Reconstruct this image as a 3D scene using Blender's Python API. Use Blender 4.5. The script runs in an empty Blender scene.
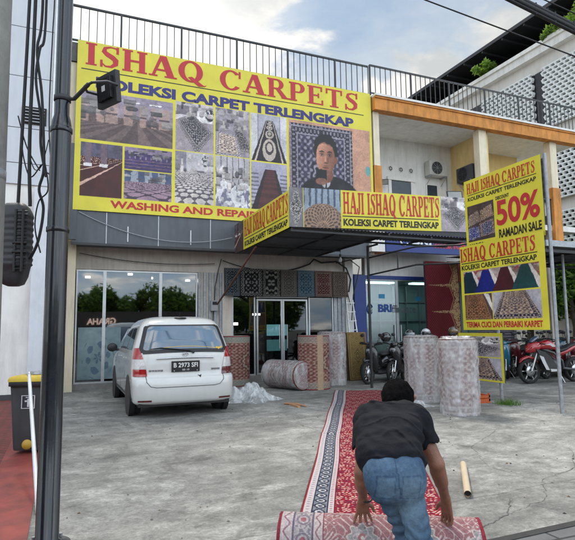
import bpy, bmesh, math, random
import numpy as np
from mathutils import Vector, Matrix
PI = math.pi
random.seed(7)
scene = bpy.context.scene
col = bpy.data.collections.new('place'); scene.collection.children.link(col)

# ------------------------------------------------------------------ camera
YAW, PITCH, ROLL = math.radians(23), math.radians(6.3), math.radians(-0.75)
cam_d = bpy.data.cameras.new('camera'); cam = bpy.data.objects.new('camera', cam_d); scene.collection.objects.link(cam)
_f = Vector((math.sin(YAW)*math.cos(PITCH), math.cos(YAW)*math.cos(PITCH), math.sin(PITCH)))
_r = Vector((math.cos(YAW), -math.sin(YAW), 0)); _u = _r.cross(_f)
_r2 = _r*math.cos(ROLL)+_u*math.sin(ROLL); _u2 = _r2.cross(_f)
cam.matrix_world = Matrix(((_r2.x,_u2.x,-_f.x,0),(_r2.y,_u2.y,-_f.y,0),(_r2.z,_u2.z,-_f.z,1.5),(0,0,0,1)))
cam_d.sensor_width = 36; cam_d.lens = 525/575*36; cam_d.clip_end = 2000; cam_d.clip_start = 0.05
scene.camera = cam

def W(a, b, c):
    "street frame: a metres to the right, b metres ahead of the kerb corner, c metres up"
    return Vector((math.sin(YAW)*b+math.cos(YAW)*a, math.cos(YAW)*b-math.sin(YAW)*a, c))

# ------------------------------------------------------------------ materials
def nd(nt, t, **kw):
    n = nt.nodes.new(t)
    for k, v in kw.items():
        if k in n.inputs: n.inputs[k].default_value = v
        else: setattr(n, k, v)
    return n
def mat(name, c=(.5,.5,.5), rough=.6, metal=0, var=.12, scale=6, bump=0, bscale=40, spec=.5, attr=False, coat=0, detail=6, dirt=0):
    m = bpy.data.materials.new(name); m.use_nodes = True; nt = m.node_tree; b = nt.nodes['Principled BSDF']; L = nt.links.new
    b.inputs['Roughness'].default_value = rough; b.inputs['Metallic'].default_value = metal
    b.inputs['Specular IOR Level'].default_value = spec; b.inputs['Coat Weight'].default_value = coat
    tc = nd(nt, 'ShaderNodeTexCoord')
    no = nd(nt, 'ShaderNodeTexNoise', Scale=scale, Detail=detail, Roughness=.6); L(tc.outputs['Object'], no.inputs['Vector'])
    mr = nd(nt, 'ShaderNodeMapRange'); mr.inputs['From Min'].default_value = .3; mr.inputs['From Max'].default_value = .7
    mr.inputs['To Min'].default_value = 1-var; mr.inputs['To Max'].default_value = 1+var; L(no.outputs['Fac'], mr.inputs['Value'])
    vm = nd(nt, 'ShaderNodeVectorMath', operation='MULTIPLY')
    if attr:
        at = nd(nt, 'ShaderNodeVertexColor', layer_name='Col'); L(at.outputs['Color'], vm.inputs[0])
    else: vm.inputs[0].default_value = c[:3]
    L(mr.outputs['Result'], vm.inputs[1]); out = vm.outputs[0]
    if dirt:
        n2 = nd(nt, 'ShaderNodeTexNoise', Scale=1.7, Detail=8, Roughness=.7); mp = nd(nt, 'ShaderNodeMapping'); mp.inputs['Scale'].default_value = (3,3,.5)
        L(tc.outputs['Object'], mp.inputs[0]); L(mp.outputs[0], n2.inputs['Vector'])
        r2 = nd(nt, 'ShaderNodeMapRange'); r2.inputs['From Min'].default_value = .45; r2.inputs['From Max'].default_value = .75
        r2.inputs['To Min'].default_value = 1; r2.inputs['To Max'].default_value = 1-dirt; L(n2.outputs['Fac'], r2.inputs['Value'])
        v2 = nd(nt, 'ShaderNodeVectorMath', operation='MULTIPLY'); L(out, v2.inputs[0]); L(r2.outputs['Result'], v2.inputs[1]); out = v2.outputs[0]
    L(out, b.inputs['Base Color'])
    mr3 = nd(nt, 'ShaderNodeMapRange'); mr3.inputs['To Min'].default_value = max(0,rough-.1); mr3.inputs['To Max'].default_value = min(1,rough+.1)
    L(no.outputs['Fac'], mr3.inputs['Value']); L(mr3.outputs['Result'], b.inputs['Roughness'])
    if bump:
        nb = nd(nt, 'ShaderNodeTexNoise', Scale=bscale, Detail=5); L(tc.outputs['Object'], nb.inputs['Vector'])
        bp = nd(nt, 'ShaderNodeBump', Strength=bump, Distance=.01); L(nb.outputs['Fac'], bp.inputs['Height']); L(bp.outputs[0], b.inputs['Normal'])
    return m
def emis(name, c, s):
    m = bpy.data.materials.new(name); m.use_nodes = True; b = m.node_tree.nodes['Principled BSDF']
    b.inputs['Base Color'].default_value = (*c,1); b.inputs['Emission Color'].default_value = (*c,1); b.inputs['Emission Strength'].default_value = s
    return m
def glass(name, tint=(.8,.85,.85), refl=.25, rough=.02):
    m = bpy.data.materials.new(name); m.use_nodes = True; nt = m.node_tree; nt.nodes.clear(); L = nt.links.new
    o = nd(nt, 'ShaderNodeOutputMaterial'); tr = nd(nt, 'ShaderNodeBsdfTransparent'); tr.inputs[0].default_value = (*tint,1)
    gl = nd(nt, 'ShaderNodeBsdfGlossy'); gl.inputs['Roughness'].default_value = rough; gl.inputs[0].default_value = (.95,.97,1,1)
    lw = nd(nt, 'ShaderNodeLayerWeight', Blend=.12); mr = nd(nt, 'ShaderNodeMapRange'); mr.inputs['To Min'].default_value = refl; mr.inputs['To Max'].default_value = 1
    tc = nd(nt, 'ShaderNodeTexCoord'); no = nd(nt, 'ShaderNodeTexNoise', Scale=1.3, Detail=1); L(tc.outputs['Object'], no.inputs['Vector'])
    bp = nd(nt, 'ShaderNodeBump', Strength=.05, Distance=.02); L(no.outputs['Fac'], bp.inputs['Height']); L(bp.outputs[0], gl.inputs['Normal'])
    L(lw.outputs['Fresnel'], mr.inputs['Value']); mx = nd(nt, 'ShaderNodeMixShader'); L(mr.outputs[0], mx.inputs[0]); L(tr.outputs[0], mx.inputs[1]); L(gl.outputs[0], mx.inputs[2]); L(mx.outputs[0], o.inputs[0])
    return m
def plastic_film(name, c=(.8,.82,.84), opac=.45, sc=14):
    m = bpy.data.materials.new(name); m.use_nodes = True; nt = m.node_tree; nt.nodes.clear(); L = nt.links.new
    o = nd(nt, 'ShaderNodeOutputMaterial'); tr = nd(nt, 'ShaderNodeBsdfTransparent'); p = nd(nt, 'ShaderNodeBsdfPrincipled')
    p.inputs['Base Color'].default_value = (*c,1); p.inputs['Roughness'].default_value = .16; p.inputs['Coat Weight'].default_value = .6; p.inputs['Coat Roughness'].default_value = .08
    tc = nd(nt, 'ShaderNodeTexCoord'); no = nd(nt, 'ShaderNodeTexNoise', Scale=sc, Detail=3, Roughness=.55, Distortion=.5); mp = nd(nt, 'ShaderNodeMapping'); mp.inputs['Scale'].default_value = (1.3,1.3,.5); L(tc.outputs['Object'], mp.inputs[0]); L(mp.outputs[0], no.inputs['Vector'])
    bp = nd(nt, 'ShaderNodeBump', Strength=1, Distance=.06); L(no.outputs['Fac'], bp.inputs['Height']); L(bp.outputs[0], p.inputs['Normal'])
    mr = nd(nt, 'ShaderNodeMapRange'); mr.inputs['From Min'].default_value = .38; mr.inputs['From Max'].default_value = .68
    mr.inputs['To Min'].default_value = opac*.55; mr.inputs['To Max'].default_value = min(1,opac*1.6); L(no.outputs['Fac'], mr.inputs['Value'])
    mx = nd(nt, 'ShaderNodeMixShader'); L(mr.outputs[0], mx.inputs[0]); L(tr.outputs[0], mx.inputs[1]); L(p.outputs[0], mx.inputs[2]); L(mx.outputs[0], o.inputs[0])
    return m

# ------------------------------------------------------------------ mesh builder
class MB:
    def __init__(s): s.v = []; s.f = []; s.m = []; s.sm = []; s.c = []
    def add(s, vs, fs, m=0, smooth=False, cols=None):
        o = len(s.v); s.v += [tuple(v) for v in vs]
        for f in fs: s.f.append(tuple(o+i for i in f)); s.m.append(m); s.sm.append(smooth)
        s.c += cols if cols is not None else [(1,1,1)]*len(vs)
        return s
    def box(s, a, b, m=0, rz=0, bev=0):
        x0,y0,z0 = a; x1,y1,z1 = b
        if bev:
            bm = bmesh.new(); bmesh.ops.create_cube(bm, size=1)
            for v in bm.verts: v.co = Vector(((x0+x1)/2+v.co.x*(x1-x0), (y0+y1)/2+v.co.y*(y1-y0), (z0+z1)/2+v.co.z*(z1-z0)))
            bmesh.ops.bevel(bm, geom=bm.edges[:], offset=bev, segments=2, affect='EDGES', profile=.5)
            bm.verts.index_update()
            s.add([v.co[:] for v in bm.verts], [[v.index for v in f.verts] for f in bm.faces], m); bm.free(); return s
        return s.add([(x0,y0,z0),(x1,y0,z0),(x1,y1,z0),(x0,y1,z0),(x0,y0,z1),(x1,y0,z1),(x1,y1,z1),(x0,y1,z1)],
              [(3,2,1,0),(4,5,6,7),(0,1,5,4),(1,2,6,5),(2,3,7,6),(3,0,4,7)], m)
    def quad(s, a, b, c, d, m=0): return s.add([a,b,c,d], [(0,1,2,3)], m)
    def tube(s, pts, r, n=8, m=0, cap=True, smooth=True, squash=None):
        pts = [Vector(p) for p in pts]; k = len(pts); vs = []; fs = []
        rs = r if isinstance(r, (list,tuple)) else [r]*k
        up = None
        for i, p in enumerate(pts):
            t = (pts[min(i+1,k-1)]-pts[max(i-1,0)]); t = t.normalized() if t.length > 1e-9 else Vector((0,0,1))
            if up is None: up = Vector((0,0,1)) if abs(t.z) < .9 else Vector((1,0,0))
            x = t.cross(up)
            if x.length < 1e-6: x = t.cross(Vector((0,1,0)))
            x.normalize(); y = x.cross(t).normalized(); up = y
            for j in range(n):
                a = 2*PI*j/n; q = p + x*math.cos(a)*rs[i] + y*math.sin(a)*rs[i]*(squash or 1); vs.append(q)
        for i in range(k-1):
            for j in range(n): fs.append((i*n+j, i*n+(j+1)%n, (i+1)*n+(j+1)%n, (i+1)*n+j))
        s.add(vs, fs, m, smooth)
        if cap:
            s.add(vs[:n], [tuple(range(n))[::-1]], m); s.add(vs[-n:], [tuple(range(n))], m)
        return s
    def cyl(s, a, b, r, n=20, m=0, smooth=True): return s.tube([a,b], r, n, m, True, smooth)
    def loft(s, rings, m=0, cap=True, smooth=True, close=True):
        n = len(rings[0]); vs = [v for r in rings for v in r]; fs = []
        for i in range(len(rings)-1):
            for j in range(n if close else n-1): fs.append((i*n+j, i*n+(j+1)%n, (i+1)*n+(j+1)%n, (i+1)*n+j))
        s.add(vs, fs, m, smooth)
        if cap: s.add(rings[0], [tuple(range(n))[::-1]], m); s.add(rings[-1], [tuple(range(n))], m)
        return s
    def prism(s, poly, z0, z1, axis='z', m=0):
        n = len(poly)
        def P(p, z): return (p[0],p[1],z) if axis=='z' else ((p[0],z,p[1]) if axis=='y' else (z,p[0],p[1]))
        vs = [P(p,z0) for p in poly]+[P(p,z1) for p in poly]
        return s.add(vs, [tuple(range(n))[::-1], tuple(range(n,2*n))]+[(i,(i+1)%n,n+(i+1)%n,n+i) for i in range(n)], m)
    def lathe(s, prof, c=(0,0,0), n=24, m=0, smooth=True, axis=Vector((0,0,1))):
        axis = Vector(axis).normalized(); x = axis.orthogonal().normalized(); y = axis.cross(x); c = Vector(c)
        rings = [[c+axis*z+(x*math.cos(2*PI*j/n)+y*math.sin(2*PI*j/n))*r for j in range(n)] for r, z in prof]
        return s.loft(rings, m, False, smooth)
    def sphere(s, c, r, n=16, m=0, sc=(1,1,1)):
        c = Vector(c); rings = []
        for i in range(n//2+1):
            t = PI*i/(n//2); rr = max(math.sin(t),1e-4)
            rings.append([c+Vector((math.cos(2*PI*j/n)*rr*r*sc[0], math.sin(2*PI*j/n)*rr*r*sc[1], -math.cos(t)*r*sc[2])) for j in range(n)])
        return s.loft(rings, m, False, True)
    def grid(s, P, nu, nv, m=0, smooth=True, colf=None):
        "P(u,v)->vec arrays; u,v numpy"
        U, V = np.meshgrid(np.linspace(0,1,nu+1), np.linspace(0,1,nv+1), indexing='ij')
        X = P(U.ravel(), V.ravel()); o = [tuple(p) for p in np.asarray(X)]
        fs = []
        for i in range(nu):
            b = i*(nv+1)
            for j in range(nv): fs.append((b+j, b+nv+1+j, b+nv+2+j, b+j+1))
        cc = [tuple(c) for c in colf(U.ravel(), V.ravel())] if colf else None
        return s.add(o, fs, m, smooth, cc)
    def xf(s, M):
        s.v = [tuple(M @ Vector(v)) for v in s.v]; return s
    def build(s, name, mats, parent=None, world=True, label=None, bevel=0, weld=False):
        if not isinstance(mats, (list,tuple)): mats = [mats]
        me = bpy.data.meshes.new(name)
        vs = s.v
        if parent is not None and world:
            t = anchor(parent); vs = [(v[0]-t.x, v[1]-t.y, v[2]-t.z) for v in vs]
        me.from_pydata(vs, [], s.f)
        for mm in mats: me.materials.append(mm)
        me.polygons.foreach_set('material_index', s.m); me.polygons.foreach_set('use_smooth', s.sm)
        if any(c != (1,1,1) for c in s.c[:50]) or any(c != (1,1,1) for c in s.c[::97]):
            ca = me.color_attributes.new('Col', 'FLOAT_COLOR', 'POINT')
            a = np.ones((len(s.v),4), np.float32); a[:,:3] = np.array(s.c, np.float32); ca.data.foreach_set('color', a.ravel())
        me.update()
        if weld:
            bm = bmesh.new(); bm.from_mesh(me); bmesh.ops.remove_doubles(bm, verts=bm.verts, dist=1e-5); bm.to_mesh(me); bm.free()
        o = bpy.data.objects.new(name, me); col.objects.link(o)
        if parent is not None: o.parent = parent
        if label: o['label'] = label
        if bevel:
            md = o.modifiers.new('bevel', 'BEVEL'); md.width = bevel; md.segments = 2; md.limit_method = 'ANGLE'
        return o
def anchor(p):
    t = Vector((0,0,0))
    while p is not None: t = t + p.location; p = p.parent
    return t
def thing(name, label, cat, loc=(0,0,0), group=None):
    o = bpy.data.objects.new(name, None); col.objects.link(o); o.location = loc; o.empty_display_size = .1
    o['label'] = label; o['category'] = cat
    if group: o['group'] = group
    return o
def tag(o, label, cat, group=None):
    o['label'] = label; o['category'] = cat
    if group: o['group'] = group
    return o
def struct(o, kind='structure', label=None): 
    o['kind'] = kind
    if label: o['label'] = label
    return o
def dup(root, loc, rz, label, group=None, scale=None):
    r = root.copy(); col.objects.link(r); r.location = loc; r.rotation_euler = (0,0,rz); r['label'] = label
    if group: r['group'] = group
    if scale: r.scale = (scale,)*3
    for ch in list(root.children):
        c = ch.copy(); col.objects.link(c); c.parent = r
        for g in ch.children:
            d = g.copy(); col.objects.link(d); d.parent = c
    return r

# ------------------------------------------------------------------ numpy noise and painting
def vnoise(x, y, seed=0):
    x = np.asarray(x, float); y = np.asarray(y, float); xi = np.floor(x); yi = np.floor(y); fx = x-xi; fy = y-yi
    fx = fx*fx*(3-2*fx); fy = fy*fy*(3-2*fy)
    def h(a, b):
        n = np.sin(a*127.1+b*311.7+seed*74.7)*43758.5453; return n-np.floor(n)
    return (h(xi,yi)*(1-fx)+h(xi+1,yi)*fx)*(1-fy)+(h(xi,yi+1)*(1-fx)+h(xi+1,yi+1)*fx)*fy
def fbm(x, y, seed=0, o=4):
    r = 0; a = .5; t = 0
    for i in range(o): r = r+a*vnoise(x*2**i, y*2**i, seed+i*13); t += a; a *= .5
    return r/t
def C(*c): return np.array(c, float)
def mix(a, b, m): m = np.asarray(m, float)[...,None]; return a*(1-m)+b*m
def inpoly(x, y, pts):
    m = np.zeros(np.shape(x), bool); n = len(pts)
    for i in range(n):
        x0,y0 = pts[i]; x1,y1 = pts[(i+1)%n]
        c = ((y0 > y) != (y1 > y)); 
        with np.errstate(divide='ignore', invalid='ignore'): xx = (x1-x0)*(y-y0)/((y1-y0) if y1 != y0 else 1e-9)+x0
        m ^= c & (x < xx)
    return m
def persian(s, t, asp=1.5, field=C(.25,.03,.03), light=C(.5,.42,.35), dark=C(.02,.02,.05), border=C(.06,.07,.12), scale=14, seed=0, medal=True):
    "flat carpet design; s across, t along, both 0..1"
    s = np.asarray(s, float); t = np.asarray(t, float)
    a = np.abs(s-.5); b = np.abs(t-.5)*asp; ea = .5-a; eb = .5*asp-b; e = np.minimum(ea, eb)
    q = scale
    m1 = np.sin(a*q*6.28)*np.sin(b*q*6.28)+.6*np.sin((a+b)*q*4.1+seed)*np.sin((a-b)*q*4.1)+(vnoise(a*q*3,b*q*3,seed)-.5)*1.1
    c = mix(np.broadcast_to(field, s.shape+(3,)), np.broadcast_to(light, s.shape+(3,)), np.clip((m1-.32)*6, 0, 1)*.85)
    c = mix(c, dark, np.clip((-.55-m1)*6, 0, 1)*.8)
    if medal:
        r = np.hypot(a*1.25, b*.8); ang = np.arctan2(b, a+1e-6); rr = .2+.025*np.cos(ang*8)
        c = mix(c, dark, (r < rr)*.7); c = mix(c, light, (np.abs(r-rr*.72) < .018)*.9); c = mix(c, field, (r < rr*.45)*1.)
        c = mix(c, light, (r < rr*.18)*1.)
    band = e < .13
    u = np.where(ea < eb, b, a)*q*1.6
    bp = np.sin(u*6.28)*np.sin(e*60)
    bc = mix(np.broadcast_to(border, s.shape+(3,)), np.broadcast_to(light, s.shape+(3,)), np.clip((bp-.1)*5, 0, 1)*.8)
    c = np.where(band[...,None], bc, c)
    c = mix(c, light, ((np.abs(e-.13) < .009)|(np.abs(e-.035) < .008))*.9)
    return np.clip(c, 0, 1)

# ------------------------------------------------------------------ lettering
_tc = {}
def sans(txt, bold=.025):
    k = (txt, bold)
    if k in _tc: return _tc[k]
    cu = bpy.data.curves.new('letters', 'FONT'); cu.body = txt; cu.size = 1; cu.offset = bold; cu.resolution_u = 4; cu.fill_mode = 'FRONT'
    ob = bpy.data.objects.new('letters', cu); scene.collection.objects.link(ob)
    dg = bpy.context.evaluated_depsgraph_get(); me = ob.evaluated_get(dg).to_mesh()
    vs = np.array([v.co[:2] for v in me.vertices]); fs = [tuple(p.vertices) for p in me.polygons]
    ob.evaluated_get(dg).to_mesh_clear(); bpy.data.objects.remove(ob); bpy.data.curves.remove(cu)
    _tc[k] = ([(vs, fs)], vs.min(0), vs.max(0)); return _tc[k]
def _rect(x0,y0,x1,y1): return [(x0,y0),(x1,y0),(x1,y1),(x0,y1)]
def _band(pts):   # list of (outer, inner) pairs -> quads
    return [[pts[i][0],pts[i+1][0],pts[i+1][1],pts[i][1]] for i in range(len(pts)-1)]
def _ring(cx, cy, rx, ry, tx, ty, a0, a1, n=18):
    L = []
    for i in range(n+1):
        a = math.radians(a0+(a1-a0)*i/n); L.append(((cx+rx*math.cos(a), cy+ry*math.sin(a)), (cx+(rx-tx)*math.cos(a), cy+(ry-ty)*math.sin(a))))
    return _band(L)
def _stem(x, w=.2, y0=0, y1=1): 
    return [_rect(x,y0+.05,x+w,y1-.05), _rect(x-.07,y0,x+w+.07,y0+.075), _rect(x-.07,y1-.075,x+w+.07,y1)]
def glyph(c):
    if c == 'I': return _stem(.08), .36
    if c == 'H': return _stem(.08)+_stem(.56)+[_rect(.27,.46,.57,.56)], .84
    if c == 'A': return [[(.38,1),(.5,1),(.2,.05),(.1,.05)],[(.36,1),(.6,1),(.88,.05),(.63,.05)],_rect(.22,.28,.66,.37),_rect(0,0,.3,.075),_rect(.54,0,.97,.075)], .95
    if c == 'J': return [_rect(.2,.25,.4,.95),_rect(.12,.925,.48,1)]+_ring(.18,.24,.22,.26,.17,.09,0,-170,12)+[_rect(-.04,.14,.12,.28)], .5
    if c == 'S':
        L = []
        sp = [(.62,.80),(.54,.93),(.37,.955),(.2,.88),(.17,.72),(.28,.60),(.43,.5),(.54,.38),(.54,.2),(.4,.06),(.22,.05),(.08,.2)]
        th = [.04,.06,.075,.12,.17,.2,.21,.2,.17,.11,.07,.05]
        for i in range(len(sp)):
            p = sp[i]; q = sp[min(i+1,len(sp)-1)]; o = sp[max(i-1,0)]; dx, dy = q[0]-o[0], q[1]-o[1]; l = math.hypot(dx,dy); nx, ny = -dy/l*th[i]/2, dx/l*th[i]/2
            L.append(((p[0]+nx,p[1]+ny),(p[0]-nx,p[1]-ny)))
        return _band(L)+[_rect(.56,.68,.64,1),_rect(.05,0,.13,.32)], .7
    if c in 'QOC0':
        a = (0,360) if c != 'C' else (42,322)
        g = _ring(.46,.5,.44,.52,.22,.09,a[0],a[1],30)
        if c == 'Q': g += [[(.36,.2),(.5,.26),(.98,-.13),(.74,-.16)],[(.74,-.16),(.98,-.13),(1.04,-.04),(.98,-.08)]]; return g, .95
        if c == 'C': g += [_rect(.76,.64,.84,1.0)]; return g, .88
        return g, .93
    if c in 'PR':
        g = _stem(.08)+[_rect(.25,.925,.45,1),_rect(.25,.45,.45,.53)]+_ring(.42,.725,.28,.275,.19,.08,-90,90,14)
        if c == 'R': g += [[(.36,.47),(.56,.47),(.86,.05),(.62,.05)],_rect(.6,0,.94,.075)]; return g, .88
        return g, .76
    if c == 'B': return _stem(.08)+_ring(.4,.74,.26,.26,.18,.08,-90,90,12)+_ring(.42,.27,.3,.27,.2,.08,-90,90,12)+[_rect(.25,.925,.42,1),_rect(.25,.46,.42,.54),_rect(.25,0,.42,.075)], .8
    if c == 'E': return _stem(.08)+[_rect(.27,.925,.66,1),_rect(.27,.46,.52,.54),_rect(.27,0,.7,.075),_rect(.6,.74,.68,1),_rect(.64,0,.72,.27),_rect(.47,.37,.54,.63)], .78
    if c == 'T': return [_rect(.3,.05,.5,.95),_rect(.2,0,.6,.075),_rect(.02,.925,.78,1),_rect(.02,.72,.1,1),_rect(.7,.72,.78,1)], .82
    if c == ' ': return [], .38
    return _stem(.08), .4
def serif(txt):
    parts = []; x = 0
    for ch in txt:
        g, w = glyph(ch)
        for p in g: parts.append((np.array(p)+np.array([x,0]), [tuple(range(len(p)))]))
        x += w+.045
    allv = np.concatenate([p[0] for p in parts]); return parts, np.array([allv[:,0].min(), 0.]), np.array([allv[:,0].max(), 1.])
def letters(mb, txt, O, U, V, N, x0, y0, x1, y1, m, font='sans', bold=.03, lift=.004, slant=0):
    "fit txt in the box (x0..x1, y0..y1) of the plane O + x U + y V, lifted along N"
    O, U, V, N = Vector(O), Vector(U), Vector(V), Vector(N)
    parts, lo, hi = serif(txt) if font == 'serif' else sans(txt, bold)
    for k, (vs, fs) in enumerate(parts):
        h = lift+(k%60)*.00012
        P = []
        for v in vs:
            fy = (v[1]-lo[1])/(hi[1]-lo[1]); fx = (v[0]-lo[0])/(hi[0]-lo[0])
            P.append(O+U*(x0+(x1-x0)*fx+slant*fy)+V*(y0+(y1-y0)*fy)+N*h)
        # orient faces towards N
        f0 = fs[0]; nn = (P[f0[1]]-P[f0[0]]).cross(P[f0[2]]-P[f0[0]])
        if nn.dot(N) < 0: fs = [f[::-1] for f in fs]
        mb.add(P, fs, m)
class Canvas:
    "a printed sheet: colours painted on a fine grid, metres in x,z"
    def __init__(s, w, h, nx, ny, base):
        s.w, s.h, s.nx, s.ny = w, h, nx, ny
        s.X, s.Z = np.meshgrid(np.linspace(0,w,nx+1), np.linspace(0,h,ny+1), indexing='ij')
        s.c = np.zeros(s.X.shape+(3,))+np.array(base)
    def photo(s, x0, z0, x1, z1, f):
        m = (s.X >= x0)&(s.X <= x1)&(s.Z >= z0)&(s.Z <= z1)
        wx = .022*(fbm(s.X[m]*14, s.Z[m]*14, 33, 2)-.5); wz = .022*(fbm(s.X[m]*14, s.Z[m]*14, 44, 2)-.5); q = np.clip(f((s.X[m]+wx-x0)/(x1-x0), (s.Z[m]+wz-z0)/(z1-z0)), 0, 1); k = fbm(s.X[m]*9, s.Z[m]*9, 21)-.5; k2 = fbm(s.X[m]*38, s.Z[m]*38, 5, 2)-.5; k3 = fbm(s.X[m]*3, s.Z[m]*3, 8)-.5
        q = q**1.38*np.array([1.36,1.28,1.16])*(1.0+.35*k+.5*k2+.6*k3)[...,None]; s.c[m] = np.clip(q, .004, 1)
    def put(s, mb, O, U, V, m=0, lift=0, N=(0,-1,0)):
        O, U, V = np.array(O,float), np.array(U,float), np.array(V,float)
        P = O+s.X.reshape(-1,1)*U+s.Z.reshape(-1,1)*V+np.array(N,float)*lift
        ny = s.ny; I = np.arange(s.nx)[:,None]*(ny+1)+np.arange(ny)[None,:]; I = I.ravel()
        F = np.stack([I, I+ny+1, I+ny+2, I+1], 1)
        if np.dot(np.cross(U, V), np.array(N,float)) < 0: F = F[:,::-1]
        mb.add([tuple(p) for p in P], [tuple(int(i) for i in f) for f in F], m, False, [tuple(c) for c in s.c.reshape(-1,3)])
# ------------------------------------------------------------------ printed pictures (u right, v up)
def B(c, u): return np.broadcast_to(C(*c), u.shape+(3,)).copy()
def ph_hall(u, v):
    c = B((.34,.30,.36), u); h = .52
    fl = v < h; d = .35/np.maximum(h-v, .015); sx = (u-.6)*d
    f = mix(B((.13,.10,.11), u), C(.26,.21,.21), (np.sin(sx*26) > .2)*.5+fbm(sx*8, d*8, 3)*.3); c = np.where(fl[...,None], f, c)
    ce = v > .8; c = np.where(ce[...,None], B((.30,.27,.36), u)+.1*fbm(u*9, v*30, 5)[...,None], c)
    for x, w in ((.03,.1),(.2,.08),(.32,.13),(.5,.1),(.66,.07),(.78,.06),(.9,.12)):
        m = (np.abs(u-x) < w/2)&(v > .38)&(v < .82); c = mix(c, C(.44,.34,.32), m*.75); c = mix(c, C(.1,.08,.1), (m&(np.abs(v-.58) < .02))*.8)
    for x in (.25,.55,.8): c = mix(c, C(.75,.75,.8), (np.abs(u-x) < .07)&(np.abs(v-.88) < .012))
    return c*(.8+.4*fbm(u*24, v*20, 8)[...,None])
def ph_rows(fl_c, bg_c, line=C(.6,.45,.4)):
    def f(u, v):
        c = B(bg_c, u)*(.6+.8*fbm(u*10, v*14, 2)[...,None]); h = .74; fl = v < h
        d = .3/np.maximum(h-v, .01); sx = (u-1.1)*d
        g = B(fl_c, u)*(.8+.4*fbm(sx*12, d*12, 1)[...,None]); g = mix(g, line, np.abs(np.mod(sx*1.6, 1)-.5) > .44)
        c = np.where(fl[...,None], g, c)
        for x in (.18,.55): c = mix(c, C(.2,.16,.2), (np.abs(u-x) < .07)&(v > .6)); c = mix(c, C(.6,.6,.65), (np.abs(u-x) < .1)&(v > .56)&(v < .62))
        return c
    return f
def ph_bluehall(u, v):
    c = B((.10,.07,.2), u)*(.5+fbm(u*16, v*10, 4)[...,None]); c = mix(c, C(.35,.3,.42), (v > .78)*.8)
    c = mix(c, C(.30,.22,.25), ((np.abs(np.mod(v*7,1)-.5) > .4)&(v < .45))*.8); c = mix(c, C(.5,.45,.5), ((np.abs(np.mod(u*9,1)-.5) > .38)&(v > .5)&(v<.62))*.5)
    return c
def ph_diamond(u, v):
    c = B((.38,.42,.5), u); c = mix(c, C(.12,.16,.28), (np.sin(u*22) > .1)&(v > .62)); h = .62; fl = v < h
    d = .3/np.maximum(h-v, .02); sx = (u-.5)*d*3; t = d*3
    g = mix(B((.36,.28,.36), u), C(.08,.06,.1), (np.abs(np.sin(sx*3+t*3)*np.sin(sx*3-t*3)) < .22)*.9)
    return np.where(fl[...,None], g, c)
def ph_hex(u, v):
    c = B((.5,.5,.55), u); c = mix(c, C(.3,.3,.36), (u < .28)&(v > .55)); c = mix(c, C(.08,.1,.1), (np.hypot((u-.8)/.12, (v-.85)/.12) < 1)&(fbm(u*30, v*30, 7) > .45))
    c = mix(c, C(.2,.18,.22), (v > .56)&(v < .66)&(u > .45)); h = .62; fl = v < h; d = .4/np.maximum(h-v+.06, .03); x = (u-.5)*d*5; y = d*7
    x2 = np.mod(x+np.floor(y)%2*.5, 1)-.5; y2 = np.mod(y, 1)-.5; hx = np.maximum(np.abs(y2), np.abs(x2)*.87+np.abs(y2)*.5)
    g = mix(B((.55,.53,.55), u), C(.12,.11,.14), (hx > .4)*.9)
    return np.where(fl[...,None], g, c)*(.9+.2*fbm(u*20, v*20, 6)[...,None])
def quadmap(u, v, Q):
    "inverse of a projective map: Q = corners bl, br, tr, tl -> unit square"
    A = []; b = []
    for (x, y), (s, t) in zip(Q, ((0,0),(1,0),(1,1),(0,1))):
        A.append([x,y,1,0,0,0,-x*s,-y*s]); b.append(s); A.append([0,0,0,x,y,1,-x*t,-y*t]); b.append(t)
    h = np.linalg.solve(np.array(A,float), np.array(b,float)); w = h[6]*u+h[7]*v+1
    return (h[0]*u+h[1]*v+h[2])/w, (h[3]*u+h[4]*v+h[5])/w
def rugs_on(bg, rugs, extra=None):
    def f(u, v):
        c = bg(u, v) if callable(bg) else B(bg, u)*(.85+.3*fbm(u*7, v*7, 9)[...,None])
        for Q, kw in rugs:
            s, t = quadmap(u, v, Q); m = (s > 0)&(s < 1)&(t > 0)&(t < 1); c = np.where(m[...,None], persian(s, t, **kw), c)
        if extra is not None: c = extra(u, v, c)
        return c
    return f
GREY = dict(field=C(.10,.10,.13), light=C(.42,.40,.42), dark=C(.03,.03,.04), border=C(.16,.15,.18), scale=9)
def room_bg(u, v):
    c = B((.52,.5,.55), u); c = mix(c, C(.36,.33,.38), (v < .62)*.8); c = mix(c, C(.22,.2,.24), ((np.abs(u-.3) < .28)&(v > .74)&(v < .93))*.9)
    c = mix(c, C(.7,.7,.74), ((np.abs(u-.75) < .2)&(v > .62)&(v < .86))*.9); c = mix(c, C(.05,.06,.07), (np.hypot((u-.88)/.12, (v-.8)/.14) < 1)&(fbm(u*25, v*25, 3) > .42))
    return c*(.85+.3*fbm(u*14, v*14, 2)[...,None])
ph_room = rugs_on(room_bg, [([(.55,-.05),(1.0,.42),(.42,.78),(.0,.62)], GREY)])
ph_lobby = rugs_on(lambda u, v: (B((.34,.32,.38), u)*(.5+fbm(u*12, v*12, 12)[...,None])), [([(.0,.0),(.75,.0),(.6,.45),(.05,.5)], dict(field=C(.42,.36,.34), light=C(.6,.55,.5), dark=C(.1,.08,.1), border=C(.2,.2,.3), scale=5)),
    ([(.75,.1),(1.1,.1),(.72,.72),(.5,.6)], dict(field=C(.06,.06,.1), light=C(.45,.42,.42), dark=C(.02,.02,.03), border=C(.1,.1,.15), scale=8))])
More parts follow.
